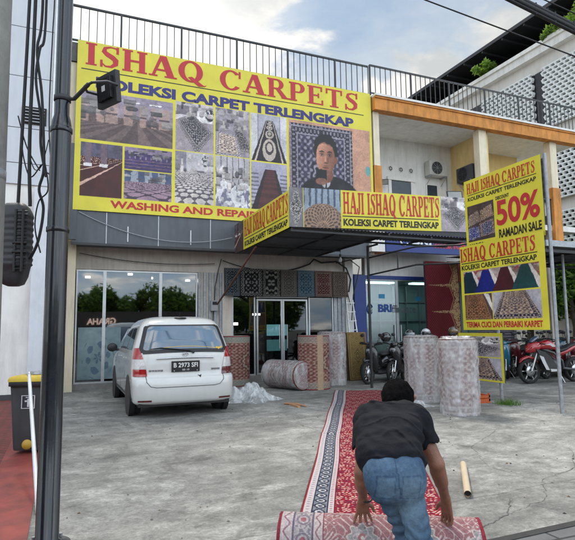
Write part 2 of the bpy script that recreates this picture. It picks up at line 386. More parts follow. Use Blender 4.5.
def ph_bed(u, v):
    c = B((.45,.45,.5), u); c = mix(c, C(.2,.17,.18), (np.abs(np.mod(u*6,1)-.5) > .43)&(v > .45)); c = mix(c, C(.62,.63,.68), (v < .5)&(fbm(u*6, v*8, 5) > .35))
    c = mix(c, C(.25,.25,.35), (v < .35)&(fbm(u*14, v*14, 15) > .56)); c = mix(c, C(.12,.1,.1), (np.abs(v-.6) < .015)&(u > .5))
    return c
def ph_runner(u, v):
    c = B((.42,.43,.5), u); c = mix(c, C(.56,.57,.62), (np.abs(u-.5) > .3)); c = mix(c, C(.3,.28,.34), (np.abs(np.abs(u-.5)-.31) < .012))
    s, t = quadmap(u, v, [(.0,0),(1,0),(.62,.88),(.42,.88)]); m = (s > 0)&(s < 1)&(t > 0)&(t < 1)
    a = np.abs(s-.5); r = np.hypot(a*2.4, (np.mod(t*5,1)-.5)*1.3); g = mix(B((.5,.46,.44), u), C(.04,.03,.04), (r > .62)*1.); g = mix(g, C(.05,.04,.05), (np.abs(r-.32) < .07)*.9); g = mix(g, C(.5,.46,.44), (a > .36)*(a < .41))
    return np.where(m[...,None], g, c)
def ph_redstair(u, v):
    c = B((.4,.4,.5), u); c = mix(c, C(.2,.2,.25), (np.abs(u-.5) > .3)&(np.abs(np.mod(v*12,1)-.5) > .3)&(v < .8))
    s, t = quadmap(u, v, [(.0,0),(1,0),(.68,.86),(.38,.86)]); m = (s > 0)&(s < 1)&(t > 0)&(t < 1)
    g = mix(B((.13,.045,.05), u), C(.05,.03,.035), (np.abs(s-.5) > .33)); g = g*(.8+.3*(np.mod(t*9,1) > .5)[...,None])
    return np.where(m[...,None], g, c)
def ph_man(u, v):
    # a man in a dark suit in front of a hanging carpet
    asp = 2.8/2.6
    c = B((.52,.34,.27), u)*(.9+.2*fbm(u*5, v*5, 1)[...,None])
    s, t = u/.77, (v-.0)/.97; m = (s > .02)&(s < 1)&(t > .12)&(t < 1)
    g = persian(s, (t-.12)/.88*.75+.25, 1.3, field=C(.10,.09,.16), light=C(.34,.33,.40), dark=C(.02,.02,.04), border=C(.05,.04,.07), scale=11)
    c = np.where(m[...,None], g, c)
    x = (u*asp-.474)/.92+.575; vv = (v-.60)/.86+.50
    def el(cx, cy, rx, ry): return np.hypot((x-cx)/rx, (vv-cy)/ry)
    def soft(r, k=9): return np.clip((1-r)*k, 0, 1)
    n = fbm(x*30, vv*30, 4)-.5; n2 = fbm(x*9, vv*9, 14)-.5
    body = soft(np.hypot((x-.62)/.42, (vv-.02)/.27), 22); c = mix(c, C(.014,.014,.018), body)
    c = mix(c, C(.04,.04,.048), body*np.clip(n2*5,0,1))
    c = mix(c, C(.50,.50,.55), soft(np.hypot((x-.565)/.07, (vv-.2)/.085), 8)*(np.abs(x-.565) < .10)); c = mix(c, C(.05,.05,.06), (np.abs(x-.57) < .012)&(vv < .22))
    c = mix(c, C(.24,.12,.09), soft(np.hypot((x-.578)/.10, (vv-.30)/.12), 8))
    c = mix(c, C(.018,.012,.012), soft(el(.575,.665,.175,.175)+.25*n, 12)); c = mix(c, C(.018,.012,.012), soft(el(.575,.60,.182,.16)+.2*n, 12))
    f = soft(el(.570,.515,.140,.235)+.06*n, 14)*np.clip((.70+.03*np.cos((x-.55)*16)+.05*n-vv)*30, 0, 1)
    lit = np.clip(.62-(x-.56)*2.6+(vv-.5)*.5, 0, 1); skin = B((.20,.09,.065), x)*(1-lit)[...,None]+B((.52,.31,.24), x)*lit[...,None]
    skin = skin*(1+.25*n2[...,None]); c = c*(1-f[...,None])+skin*f[...,None]
    c = mix(c, C(.27,.13,.10), soft(el(.718,.50,.022,.055), 5))
    for ex, d in ((.515,1),(.628,-1)):
        c = mix(c, C(.10,.05,.04), soft(el(ex,.562,.048,.045), 2)*.55)
        c = mix(c, C(.03,.02,.02), soft(np.hypot((x-ex)/.046, (vv-.592-.012*np.cos((x-ex)*40))/.011), 4)*.9)
        c = mix(c, C(.40,.33,.30), soft(el(ex,.553,.026,.010), 4)*.7); c = mix(c, C(.02,.015,.015), soft(el(ex,.554,.012,.012), 5)); c = mix(c, C(.05,.03,.03), soft(el(ex,.563,.03,.006), 4)*.8)
    c = mix(c, C(.62,.42,.34), soft(el(.566,.50,.012,.055), 2)*.5); c = mix(c, C(.12,.055,.045), soft(el(.572,.452,.034,.014), 3)*.7); c = mix(c, C(.14,.07,.05), soft(el(.600,.49,.016,.05), 2)*.5)
    c = mix(c, C(.28,.10,.09), soft(el(.570,.385,.050,.016), 4)*.9); c = mix(c, C(.08,.03,.03), soft(el(.570,.388,.050,.004), 3)); c = mix(c, C(.10,.06,.05), soft(el(.570,.415,.05,.014), 2)*.45); c = mix(c, C(.15,.07,.06), soft(el(.575,.33,.09,.03), 2)*.4)
    c = mix(c, C(.012,.012,.016), (np.abs(x-.505) < .075)&(vv > .19)&(vv < .36)); c = mix(c, C(.30,.17,.13), soft(np.hypot((x-.505)/.09, (vv-.20)/.05), 6)*.9)
    c = mix(c, C(.08,.4,.45), (np.hypot((u-.965)/.03, (v-.52)/.06) < 1)*.8)
    return c
def ph_dome(u, v):
    c = B((.30,.36,.45), u); c = mix(c, C(.1,.14,.2), (np.abs(np.mod(u*6,1)-.5) > .33)&(v > .55))
    r = np.hypot((u-.5)/.62, v/.62); m = r < 1; a = np.arctan2(v, (u-.5)*1.3)
    g = mix(B((.36,.27,.22), u), C(.06,.045,.05), (np.sin(a*26)*np.sin(np.sqrt(np.clip(1-r*r,0,1))*26) > .15)*.8)
    return np.where(m[...,None], g, c)
def ph_greyrug(u, v): return persian(*quadmap(u, v, [(.35,-.1),(1.1,.35),(.65,1.05),(-.05,.55)]), **GREY) if False else rugs_on((.22,.22,.25), [([(.5,-.02),(.97,.5),(.5,1.02),(.03,.5)], dict(GREY, light=C(.5,.5,.5)))])(u, v)
ph_livroom = rugs_on(room_bg, [([(.5,.02),(.98,.45),(.5,.75),(.04,.48)], GREY)])
def ph_pile(u, v):
    c = B((.09,.07,.08), u)*(.6+.9*fbm(u*12, v*12, 3)[...,None])
    R = [([(.0,.42),(.5,.5),(.42,.82),(.05,.72)], dict(field=C(.26,.2,.2), light=C(.5,.45,.42), dark=C(.05,.04,.04), border=C(.1,.08,.1), scale=5, medal=False)),
         ([(.45,.5),(1.0,.58),(.9,.9),(.5,.8)], dict(field=C(.3,.2,.16), light=C(.55,.5,.45), dark=C(.05,.03,.03), border=C(.12,.05,.05), scale=5)),
         ([(.0,.05),(.45,.08),(.42,.4),(.0,.38)], dict(field=C(.04,.08,.3), light=C(.4,.4,.5), dark=C(.02,.02,.08), border=C(.05,.07,.2), scale=4, medal=False)),
         ([(.48,.08),(1.0,.12),(.96,.5),(.45,.45)], dict(field=C(.05,.1,.22), light=C(.45,.42,.45), dark=C(.1,.03,.03), border=C(.2,.06,.06), scale=5, medal=False))]
    for Q, kw in R:
        s, t = quadmap(u, v, Q); m = (s > 0)&(s < 1)&(t > 0)&(t < 1); c = np.where(m[...,None], persian(s, t, **kw), c)
    return c
def ph_four(u, v):
    c = B((.42,.36,.38), u)*(.6+.8*fbm(u*20, v*14, 6)[...,None]); c = mix(c, C(.3,.05,.05), (fbm(u*8,v*8,4) > .58)*.8)
    for x, colr in ((.08,(.01,.05,.08)),(.33,(.01,.03,.24)),(.58,(.09,.015,.03)),(.83,(.005,.09,.1))):
        s, t = quadmap(u, v, [(x-.17,-.02),(x+.15,-.02),(x+.045,.98),(x-.045,.98)]); m = (s > 0)&(s < 1)&(t < 1); g = B(colr, u)*(.8+.5*fbm(s*18,t*30,2)[...,None])
        c = np.where(m[...,None], g, c); c = mix(c, C(.62,.6,.6), (s > 1)&(s < 1.28)&(t < 1)); c = mix(c, C(.25,.2,.18), (s > 1.28)&(s < 1.9)&(t < 1)&(fbm(u*40,v*40,3) > .45)&(x > .5))
    return c
ph_brownrug = rugs_on((.14,.1,.1), [([(-.1,.0),(.98,.0),(.66,1.0),(.1,1.0)], dict(field=C(.26,.13,.08), light=C(.42,.28,.18), dark=C(.06,.04,.03), border=C(.2,.1,.06), scale=7))], lambda u, v, c: mix(c, C(.6,.6,.62), inpoly(u, v, [(.72,1),(.9,1),(1,.6),(1,.3)])))
ph_navyrug = rugs_on((.45,.45,.52), [([(-.02,.0),(1.0,.0),(.7,1.0),(.24,1.0)], dict(field=C(.28,.22,.2), light=C(.5,.42,.36), dark=C(.03,.04,.12), border=C(.02,.03,.09), scale=8))])

def furnished(f, seed, horizon=.6, n=26, pale=.5):
    "scatter small furniture-like shapes near the back of a printed room picture"
    rnd_ = random.Random(seed); it_ = [(rnd_.random(), horizon+rnd_.uniform(-.12,.3), rnd_.uniform(.02,.10), rnd_.uniform(.02,.09), rnd_.random(), rnd_.random() < .4) for _ in range(n)]
    def g(u, v):
        c = f(u, v)
        for cx, cy, w, h, b_, rd in it_:
            m = (np.hypot((u-cx)/w, (v-cy)/h) < 1) if rd else ((np.abs(u-cx) < w)&(np.abs(v-cy) < h)); col_ = C(.05,.05,.07)*(1-b_)+C(.6,.58,.6)*b_*pale*1.6
            c = mix(c, col_, m*.75); c = mix(c, col_*.4, (m&(v < cy-h*.5))*.5)
        return c
    return g
ph_hall = furnished(ph_hall, 1, .60, 30, .45); ph_room = furnished(ph_room, 2, .78, 22, .7); ph_lobby = furnished(ph_lobby, 3, .68, 40, .6); ph_hex = furnished(ph_hex, 4, .72, 14, .8); ph_bed = furnished(ph_bed, 5, .45, 34, .8)
ph_diamond = furnished(ph_diamond, 6, .75, 16, .6); ph_bluehall = furnished(ph_bluehall, 7, .72, 26, .5); ph_livroom = furnished(ph_livroom, 8, .8, 18, .7)
# ------------------------------------------------------------------ ground
def concrete(name):
    m = bpy.data.materials.new(name); m.use_nodes = True; nt = m.node_tree; b = nt.nodes['Principled BSDF']; L = nt.links.new
    tc = nd(nt, 'ShaderNodeTexCoord'); P = tc.outputs['Object']
    def noise(s, d=6, r=.6, mp=None, dist=0):
        n = nd(nt, 'ShaderNodeTexNoise', Scale=s, Detail=d, Roughness=r, Distortion=dist)
        if mp: 
            q = nd(nt, 'ShaderNodeMapping'); q.inputs['Scale'].default_value = mp[0]; q.inputs['Rotation'].default_value = (0,0,mp[1]); L(P, q.inputs[0]); L(q.outputs[0], n.inputs['Vector'])
        else: L(P, n.inputs['Vector'])
        return n.outputs['Fac']
    def ramp(x, a, b_, lo, hi):
        r = nd(nt, 'ShaderNodeMapRange'); r.inputs['From Min'].default_value = a; r.inputs['From Max'].default_value = b_; r.inputs['To Min'].default_value = lo; r.inputs['To Max'].default_value = hi; L(x, r.inputs['Value']); return r.outputs[0]
    def mul(a, c_):
        q = nd(nt, 'ShaderNodeMath', operation='MULTIPLY'); L(a, q.inputs[0]); L(c_, q.inputs[1]); return q.outputs[0]
    big = ramp(noise(.35, 5, .55, dist=.6), .35, .65, .70, 1.22)
    med = ramp(noise(2.2, 8, .7, dist=.8), .3, .7, .60, 1.36)
    fine = ramp(noise(32, 7, .8), .3, .7, .62, 1.36)
    streak = ramp(noise(1.0, 8, .72, mp=((1.6,4.2,1), math.radians(28)), dist=.5), .35, .7, .80, 1.3)
    brush = ramp(noise(6.0, 5, .7, mp=((2.2,7,1), math.radians(-20))), .3, .7, .88, 1.12)
    patch = ramp(noise(.8, 9, .72, mp=((1,1.6,1), .4), dist=1.4), .53, .58, 1, 1.3)
    dark = ramp(noise(.55, 9, .75, mp=((1.3,.8,1), 1.1), dist=1.8), .55, .66, 1, .60)
    spots = ramp(noise(3.1, 7, .7, dist=.5), .60, .68, 1, .62); mott = ramp(noise(9, 8, .8, dist=1.0), .36, .64, .80, 1.2)
    # cracks
    vo = nd(nt, 'ShaderNodeTexVoronoi', Scale=.42, feature='DISTANCE_TO_EDGE'); q = nd(nt, 'ShaderNodeVectorMath', operation='ADD')
    nn = nd(nt, 'ShaderNodeTexNoise', Scale=2.0, Detail=6); L(P, nn.inputs['Vector']); sc = nd(nt, 'ShaderNodeVectorMath', operation='SCALE'); sc.inputs['Scale'].default_value = .9
    L(nn.outputs['Color'], sc.inputs[0]); L(P, q.inputs[0]); L(sc.outputs[0], q.inputs[1]); L(q.outputs[0], vo.inputs['Vector'])
    cr = ramp(vo.outputs['Distance'], 0, .005, .4, 1); gate = ramp(noise(.5, 3), .52, .56, 0, 1)
    g = nd(nt, 'ShaderNodeMix'); L(gate, g.inputs[0]); g.inputs[2].default_value = 1; L(cr, g.inputs[3])
    # casting joints along X, and a lighter pour in front of one of them
    sx = nd(nt, 'ShaderNodeSeparateXYZ'); L(P, sx.inputs[0])
    wob = nd(nt, 'ShaderNodeMath', operation='MULTIPLY_ADD'); L(noise(1.5, 3), wob.inputs[0]); wob.inputs[1].default_value = .12; L(sx.outputs['Y'], wob.inputs[2])
    def joint(y, w=.012):
        a = nd(nt, 'ShaderNodeMath', operation='SUBTRACT'); L(wob.outputs[0], a.inputs[0]); a.inputs[1].default_value = y
        ab = nd(nt, 'ShaderNodeMath', operation='ABSOLUTE'); L(a.outputs[0], ab.inputs[0]); return ramp(ab.outputs[0], w*.6, w, .6, 1)
    step = ramp(wob.outputs[0], 7.55, 7.65, 1.08, .96)
    out = big
    for x in (med, fine, mott, streak, brush, patch, dark, spots, g.outputs[0], joint(7.6), joint(10.9), joint(3.85,.01), step): out = mul(out, x)
    vm = nd(nt, 'ShaderNodeVectorMath', operation='SCALE'); vm.inputs[0].default_value = (.225,.221,.205); L(out, vm.inputs['Scale']); L(vm.outputs[0], b.inputs['Base Color'])
    b.inputs['Roughness'].default_value = .82
    bp = nd(nt, 'ShaderNodeBump', Strength=.35, Distance=.012); ad = mul(fine, mul(brush, g.outputs[0])); L(ad, bp.inputs['Height']); L(bp.outputs[0], b.inputs['Normal'])
    return m
def paver(name, c1, c2, mortar, w, h, rot=0, off=.5, ms=.012, var=.25):
    m = bpy.data.materials.new(name); m.use_nodes = True; nt = m.node_tree; b = nt.nodes['Principled BSDF']; L = nt.links.new
    tc = nd(nt, 'ShaderNodeTexCoord'); mp = nd(nt, 'ShaderNodeMapping'); mp.inputs['Rotation'].default_value = (0,0,rot); L(tc.outputs['Object'], mp.inputs[0])
    br = nd(nt, 'ShaderNodeTexBrick'); br.offset = off; br.inputs['Color1'].default_value = (*c1,1); br.inputs['Color2'].default_value = (*c2,1); br.inputs['Mortar'].default_value = (*mortar,1)
    br.inputs['Scale'].default_value = 1; br.inputs['Brick Width'].default_value = w; br.inputs['Row Height'].default_value = h; br.inputs['Mortar Size'].default_value = ms; L(mp.outputs[0], br.inputs['Vector'])
    no = nd(nt, 'ShaderNodeTexNoise', Scale=4, Detail=9, Roughness=.7); L(tc.outputs['Object'], no.inputs['Vector'])
    mr = nd(nt, 'ShaderNodeMapRange'); mr.inputs['From Min'].default_value = .3; mr.inputs['From Max'].default_value = .7; mr.inputs['To Min'].default_value = 1-var; mr.inputs['To Max'].default_value = 1+var; L(no.outputs['Fac'], mr.inputs[0])
    vm = nd(nt, 'ShaderNodeVectorMath', operation='SCALE'); L(br.outputs['Color'], vm.inputs[0]); L(mr.outputs[0], vm.inputs['Scale']); L(vm.outputs[0], b.inputs['Base Color'])
    bp = nd(nt, 'ShaderNodeBump', Strength=.5, Distance=.004, invert=True); L(br.outputs['Fac'], bp.inputs['Height']); L(bp.outputs[0], b.inputs['Normal']); b.inputs['Roughness'].default_value = .75
    return m
def sheet(name, x0, y0, x1, y1, z, m): return struct(MB().quad((x0,y0,z),(x1,y0,z),(x1,y1,z),(x0,y1,z)).build(name, m))
M_asph = mat('asphalt', (.055,.056,.058), .9, var=.2, scale=3, bump=.4, bscale=90)
M_conc = concrete('worn_concrete')
sheet('ground', -400,-400,400,400, -.02, mat('soil', (.12,.11,.09), .95, var=.3, scale=.5))
sheet('road', -120,-12,120,1.4, -.004, M_asph)
sheet('forecourt', -.2,2.98,40,15.2, 0, M_conc)
sheet('red_pavement', -9,1.5,-.62,13.3, .002, paver('red_paver', (.20,.036,.028), (.15,.030,.025), (.08,.025,.022), .2,.1, PI/4))
struct(MB().box((-.62,1.5,-.05),(-.2,13.3,.010)).build('red_pavement_edge', mat('red_paint', (.24,.04,.032), .65, var=.3, scale=4, bump=.2, dirt=.3)))
sheet('block_pavement', -.18,1.5,40,2.95, .002, paver('grey_paver', (.125,.125,.125), (.10,.10,.10), (.03,.03,.03), .42,.21, math.radians(2)))
struct(MB().box((-.18,2.95,-.05),(40,3.02,.008)).build('pavement_edging', mat('edging', (.035,.035,.033), .9, var=.3)))
struct(MB().box((-60,1.3,-.05),(60,1.5,.03)).build('kerb', mat('kerb_stone', (.3,.3,.29), .9, var=.2, bump=.3)))

# ------------------------------------------------------------------ palette
M_white = mat('white_wall', (.80,.785,.745), .85, var=.07, scale=2, dirt=.22, bump=.1)
M_cream = mat('cream_wall', (.80,.70,.52), .85, var=.08, scale=2, dirt=.28)
M_yell = mat('yellow_wall', (.84,.62,.28), .85, var=.06, scale=2, dirt=.15)
M_oran = mat('orange_paint', (.66,.27,.06), .75, var=.2, scale=2.5, dirt=.55, bump=.3)
M_beige = mat('beige_render', (.62,.56,.50), .85, var=.08, scale=3, dirt=.3)
M_greyb = mat('grey_sheet', (.105,.115,.13), .55, var=.1, scale=2, dirt=.25)
M_dgrey = mat('dark_grey', (.05,.052,.058), .6, var=.15)
M_black = mat('black_metal', (.018,.018,.02), .45, metal=.0, var=.3)
M_rail = mat('rail_metal', (.03,.032,.036), .5, var=.3)
M_alu = mat('aluminium', (.55,.56,.57), .35, metal=.7, var=.1)
M_tile = mat('panel_tile', (.58,.60,.64), .4, var=.05, scale=1, dirt=.12)
M_dark = mat('dark_interior', (.022,.02,.022), .8, var=.4)
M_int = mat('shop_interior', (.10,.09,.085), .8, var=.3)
M_glass = glass('shop_glass', (.34,.36,.37), .14, .02)
M_glass2 = glass('clear_glass', (.35,.36,.37), .07)
M_glassg = glass('frosted_glass', (.55,.66,.66), .16, .15)
M_blue = mat('bank_blue', (.012,.035,.19), .4, var=.1)
M_wire = mat('cable_rubber', (.012,.012,.014), .55, var=.3)
M_galv = mat('galvanised', (.36,.38,.40), .45, metal=.5, var=.25, scale=14, dirt=.3)
M_rust = mat('rusty_brown', (.12,.05,.035), .7, var=.3)
M_lamp = emis('lamp_glow', (1,.95,.88), 12)

# ------------------------------------------------------------------ carpet shop building
A = thing('shop_building', 'shop building behind the big yellow banner, grey metal awning over glass fronts', 'building', (0.2,14.6,0))
MB().box((-.42,13.95,3.75),(8.9,18.2,8.38)).box((-.42,14.2,0),(.22,18,3.75)).build('wall', M_cream, A)
MB().box((-.42,13.85,3.75),(.2,13.95,6.2)).build('wall_cladding', M_greyb, A)
MB().box((-.5,13.9,8.4),(8.92,18.3,8.9)).build('roof_slab', mat('slab_concrete', (.12,.12,.12), .9, var=.3, dirt=.3), A)
MB().box((-.42,14.6,3.1),(8.44,14.9,3.75)).build('lintel', M_beige, A)
aw = MB().box((.1,13.88,3.68),(8.7,14.58,4.5))
for x in (1.42,3.05): aw.box((x,13.855,3.75),(x+.03,13.88,4.15), 1)
for x in (.9,2.2,3.6): aw.box((x,13.87,3.68),(x+.02,13.88,4.48), 1)
aw.build('awning', [M_greyb, mat('strip_light', (.6,.62,.65), .4)], A)
MB().box((.1,13.84,3.62),(8.7,13.9,3.68)).build('awning_edge', M_dgrey, A)
def railing(x0, x1, y, z0, z1, par, st=.2, ret=None):
    b = MB()
    b.box((x0,y-.025,z1-.05),(x1,y+.025,z1)).box((x0,y-.02,z0+.06),(x1,y+.02,z0+.1))
    n = int((x1-x0)/st)
    for i in range(n+1):
        x = x0+(x1-x0)*i/n; w = .024 if i%8 == 0 else .010; b.box((x-w,y-w,z0),(x+w,y+w,z1-.02))
    return b.build('railing', M_rail, par)
railing(-.45, 8.84, 13.93, 8.9, 9.95, A)
def shopfront_mesh(rects, y, t=.04, d=.06):
    b = MB()
    for x0,z0,x1,z1 in rects:
        b.box((x0,y-d/2,z0),(x0+t,y+d/2,z1)).box((x1-t,y-d/2,z0),(x1,y+d/2,z1)).box((x0+t,y-d/2,z0),(x1-t,y+d/2,z0+t)).box((x0+t,y-d/2,z1-t),(x1-t,y+d/2,z1))
    return b
R1 = [(.25,.15,.95,3.08),(.95,.15,2.4,3.08),(2.4,.15,3.42,3.08)]
for r in R1:
    w = shopfront_mesh([r], 14.6).build('window', M_alu, A)
    MB().box((r[0]+.04,14.595,r[1]+.04),(r[2]-.04,14.605,r[3]-.04)).build('pane', M_glass, w)
MB().box((.22,14.5,0),(8.44,18,.15)).build('floor_step', mat('step_tile', (.2,.19,.18), .6, var=.2), A)
pl = MB()
for i in range(9): pl.box((3.44+i*.077,14.55+.02*(i%2),.15),(3.51+i*.077,14.7,3.1), i%2)
pl.build('folding_shutter', [M_galv, mat('shutter_grey', (.45,.42,.38), .6, var=.15, dirt=.3)], A)
MB().box((4.14,14.56,.15),(4.44,14.8,3.1)).build('pillar', M_beige, A)
cb = MB()
for i in range(6): cb.box((7.74+i*.07,14.56+.02*(i%2),.15),(7.80+i*.07,14.7,3.1))
cb.build('folding_shutter', M_galv, A)
MB().box((8.16,14.55,.0),(8.44,14.9,3.75)).build('pillar', M_white, A)
for r in [(4.44,.15,5.15,3.08),(6.88,.15,7.73,3.08),(5.19,2.4,6.84,3.08)]:
    w = shopfront_mesh([r], 14.62).build('window', M_alu, A); MB().box((r[0]+.04,14.615,r[1]+.04),(r[2]-.04,14.625,r[3]-.04)).build('pane', M_glass2, w)
for x0, x1 in ((5.19,6.01),(6.02,6.84)):
    w = shopfront_mesh([(x0,.16,x1,2.36)], 14.62, .05).build('door', M_alu, A)
    MB().box((x0+.05,14.615,.21),(x1-.05,14.625,2.31)).build('pane', M_glass2, w)
    hx = x1-.12 if x0 < 5.5 else x0+.12
    MB().tube([(hx,14.54,.9),(hx,14.54,1.6)], .014).build('handle', M_alu, w)
MB().box((6.35,14.58,2.52),(6.6,14.586,2.66)).build('sticker', mat('sticker_yellow', (.6,.4,.05), .5), A)
# interior shells
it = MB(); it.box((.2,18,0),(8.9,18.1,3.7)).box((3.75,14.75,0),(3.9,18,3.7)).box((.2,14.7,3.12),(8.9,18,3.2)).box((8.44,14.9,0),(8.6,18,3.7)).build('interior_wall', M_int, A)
random.seed(3)
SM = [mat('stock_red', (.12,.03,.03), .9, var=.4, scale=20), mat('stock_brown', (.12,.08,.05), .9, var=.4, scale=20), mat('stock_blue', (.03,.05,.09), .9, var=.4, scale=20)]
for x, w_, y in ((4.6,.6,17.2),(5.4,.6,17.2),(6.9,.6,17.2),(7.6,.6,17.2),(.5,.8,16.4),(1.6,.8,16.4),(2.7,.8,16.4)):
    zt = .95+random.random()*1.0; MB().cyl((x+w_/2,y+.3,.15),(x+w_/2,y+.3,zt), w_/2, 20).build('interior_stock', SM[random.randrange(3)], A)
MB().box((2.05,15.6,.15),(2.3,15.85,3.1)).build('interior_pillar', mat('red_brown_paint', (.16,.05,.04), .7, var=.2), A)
for x, z, y in ((.55,2.92,15.2),(1.68,3.05,15.4),(2.4,3.05,16.4),(3.3,2.9,15.3)):
    MB().cyl((x,y,z),(x,y,z+.05), .07, 16).build('ceiling_lamp_or_fill', M_lamp, A)
# glazed poster of the left shop
Cv = Canvas(1.05,1.33,70,90,(.10,.16,.18)); Cv.c = mix(Cv.c, C(.25,.33,.34), fbm(Cv.X*5,Cv.Z*5,3)*.8)
r = np.hypot((Cv.X-.5)/.28,(Cv.Z-.55)/.4); Cv.c = mix(Cv.c, C(.03,.07,.13), ((np.sin(r*9)+np.sin(np.arctan2(Cv.Z-.55,Cv.X-.5)*6)) > .5)*.7*(r<1.4))
b = MB(); Cv.put(b, (.33,14.575,.25),(1,0,0),(0,0,1)); b.build('window_poster', mat('poster_print', attr=True, rough=.4), A)
scr = MB().box((6.2,16.4,1.25),(6.9,16.45,1.62),0).box((6.2,16.4,.75),(6.9,16.45,1.12),1); scr.build('display_screen', [emis('screen_cyan', (.35,.8,.85), 1.1), emis('screen_teal', (.15,.45,.45), .8)], A)
MB().box((4.55,15.0,1.6),(4.75,15.03,1.68)).box((5.35,15.4,1.9),(5.6,15.43,1.96)).build('interior_light', M_lamp, A)

# ------------------------------------------------------------------ neighbouring building
Bd = thing('shop_building', 'white and yellow building with orange roof beam, open balcony above the finance office', 'building', (8.92,14.6,0))
MB().box((8.92,13.7,8.42),(18.25,14.0,8.8)).box((8.92,13.66,8.80),(18.3,14.05,8.86)).build('roof_beam', M_oran, Bd)
MB().box((8.92,14.0,8.44),(18.25,18.2,8.6)).box((8.92,13.62,8.86),(18.32,18.3,8.93)).build('roof_slab', M_white, Bd)
railing(8.86, 18.28, 13.85, 8.93, 9.97, Bd)
MB().box((8.92,15.85,5.2),(13.72,16,8.44)).box((8.92,14.6,3.16),(13.3,14.8,5.0)).box((8.92,14.0,5.0),(18.2,18.2,5.2)).build('wall', M_white, Bd)
MB().box((13.86,15.85,5.2),(17.2,16,8.44)).box((13.72,14.02,5.2),(13.86,16.02,8.44)).build('yellow_wall', M_yell, Bd)
for x0, x1 in ((8.95,9.17),(13.32,13.66),(16.78,17.12)):
    o = MB().box((x0,13.88,6.62),(x1,14.16,8.42)).build('pillar', M_cream, Bd)
    MB().box((x0-.03,13.85,3.8),(x1+.03,14.19,6.62)).build('pillar_base', M_oran, o)
bb = MB()
for i in range(18): bb.box((13.8+i*.17,13.95,5.2),(13.83+i*.17,13.98,6.15))
bb.box((13.7,13.94,6.15),(16.78,13.99,6.2)); bb.build('balcony_railing', M_rail, Bd)
for x in (10.9,11.36,11.81):
    b = MB().lathe([(.082,-.01),(.088,-.03),(.10,-.03),(.115,-.01),(.115,0)], (x,15.85,7.3), 20, 0, axis=(0,1,0)); b.lathe([(.0001,-.008),(.085,-.008)], (x,15.85,7.3), 16, 1, axis=(0,1,0))
    for k in range(3):
        a = k*PI/3; b.tube([(x-math.cos(a)*.09,15.83,7.3-math.sin(a)*.09),(x+math.cos(a)*.09,15.83,7.3+math.sin(a)*.09)], .008, 5, 0)
    b.build('vent_hole', [M_white, M_dark], Bd)
w = MB().box((10.78,15.80,5.2),(10.9,15.85,6.95)).box((11.76,15.80,5.2),(11.88,15.85,6.95)).box((10.72,15.76,6.86),(11.94,15.85,6.98)).build('door', M_white, Bd)
MB().box((10.9,15.82,5.2),(11.76,15.845,6.86)).build('pane', mat('dark_pane', (.035,.045,.055), .15), w)
w = MB().box((12.45,15.80,5.9),(13.0,15.85,6.87)).build('window', M_white, Bd)
MB().box((12.5,15.79,5.95),(12.95,15.8,6.82)).build('pane', mat('dark_pane2', (.05,.06,.07), .15), w)
# ground floor of the finance office
MB().box((8.46,14.5,0),(8.88,14.8,3.16)).build('blue_pilaster', M_blue, Bd)
MB().box((8.88,14.52,3.04),(11.4,14.6,3.16)).build('blue_lintel', M_blue, Bd)
for x0, x1 in ((8.88,10.1),(10.12,11.36)):
    w = shopfront_mesh([(x0,.1,x1,3.04)], 14.6, .03).build('window', M_alu, Bd)
    MB().box((x0+.03,14.595,.13),(x1-.03,14.605,3.01)).build('pane', M_glassg, w)
MB().box((8.9,16.8,0),(14.3,16.9,3.2)).box((8.9,14.8,3.05),(14.3,16.8,3.14)).box((14.2,14.8,0),(14.3,16.8,3.1)).build('office_wall', mat('office_wall', (.32,.42,.42), .7, var=.15, scale=1.2), Bd)
ofx = MB()
for x in (9.0,9.6,10.2,10.8,11.4,12,12.6,13.2): ofx.box((x,16.7,.1),(x+.03,16.79,3.0),0)
for z in (.9,1.7,2.4): ofx.box((8.95,16.71,z),(14.1,16.78,z+.03),0)
ofx.box((9.3,16.2,.1),(11,16.6,1.05),1); MB().box((9.4,15.4,3.0),(10.6,15.7,3.04)).box((11.4,15.4,3.0),(12.8,15.7,3.04)).build('ceiling_lamp_or_fill', emis('office_fill_glow', (.85,1,.97), 5), Bd); ofx.build('office_partition', [M_alu, M_white], Bd)  # glowing panels are added inside the office to brighten its dark pane
bt = MB(); letters(bt, 'BRI', (9.38,14.585,1.97),(1,0,0),(0,0,1),(0,-1,0), 0,0,.52,.26, 0, bold=.04)
lg = MB()
letters(bt, 'finance', (9.95,14.545,1.95),(1,0,0),(0,0,1),(0,-1,0), 0,0,.86,.26, 1, bold=.01)
for x0 in (8.96,): lg.tube([(x0+.1+.1*math.cos(a),14.58,2.07+.16*math.sin(a)) for a in np.linspace(.4,5.6,14)], .018, 6, 0); lg.tube([(x0+.05,14.58,2.07),(x0+.17,14.58,2.13),(x0+.17,14.58,2.0),(x0+.05,14.58,2.05)], .012, 6, 0)
for x0, z0 in ((9.42,2.42),(10.85,2.35)): MB().box((x0,14.585,z0),(x0+.22,14.592,z0+.14)).build('sticker', mat('sticker_cyan', (.02,.22,.4), .5), Bd)
for x in (9.98,10.22): MB().tube([(x,14.56,.95),(x,14.56,1.55)], .02, 8).build('handle', M_alu, Bd)
lg.build('logo', mat('logo_blue', (.01,.05,.25), .5), Bd)
bt.build('window_lettering', [mat('letter_blue', (.01,.05,.25), .5), mat('letter_grey', (.06,.065,.08), .5), mat('letter_cyan', (.02,.35,.5), .5), M_alu], Bd)
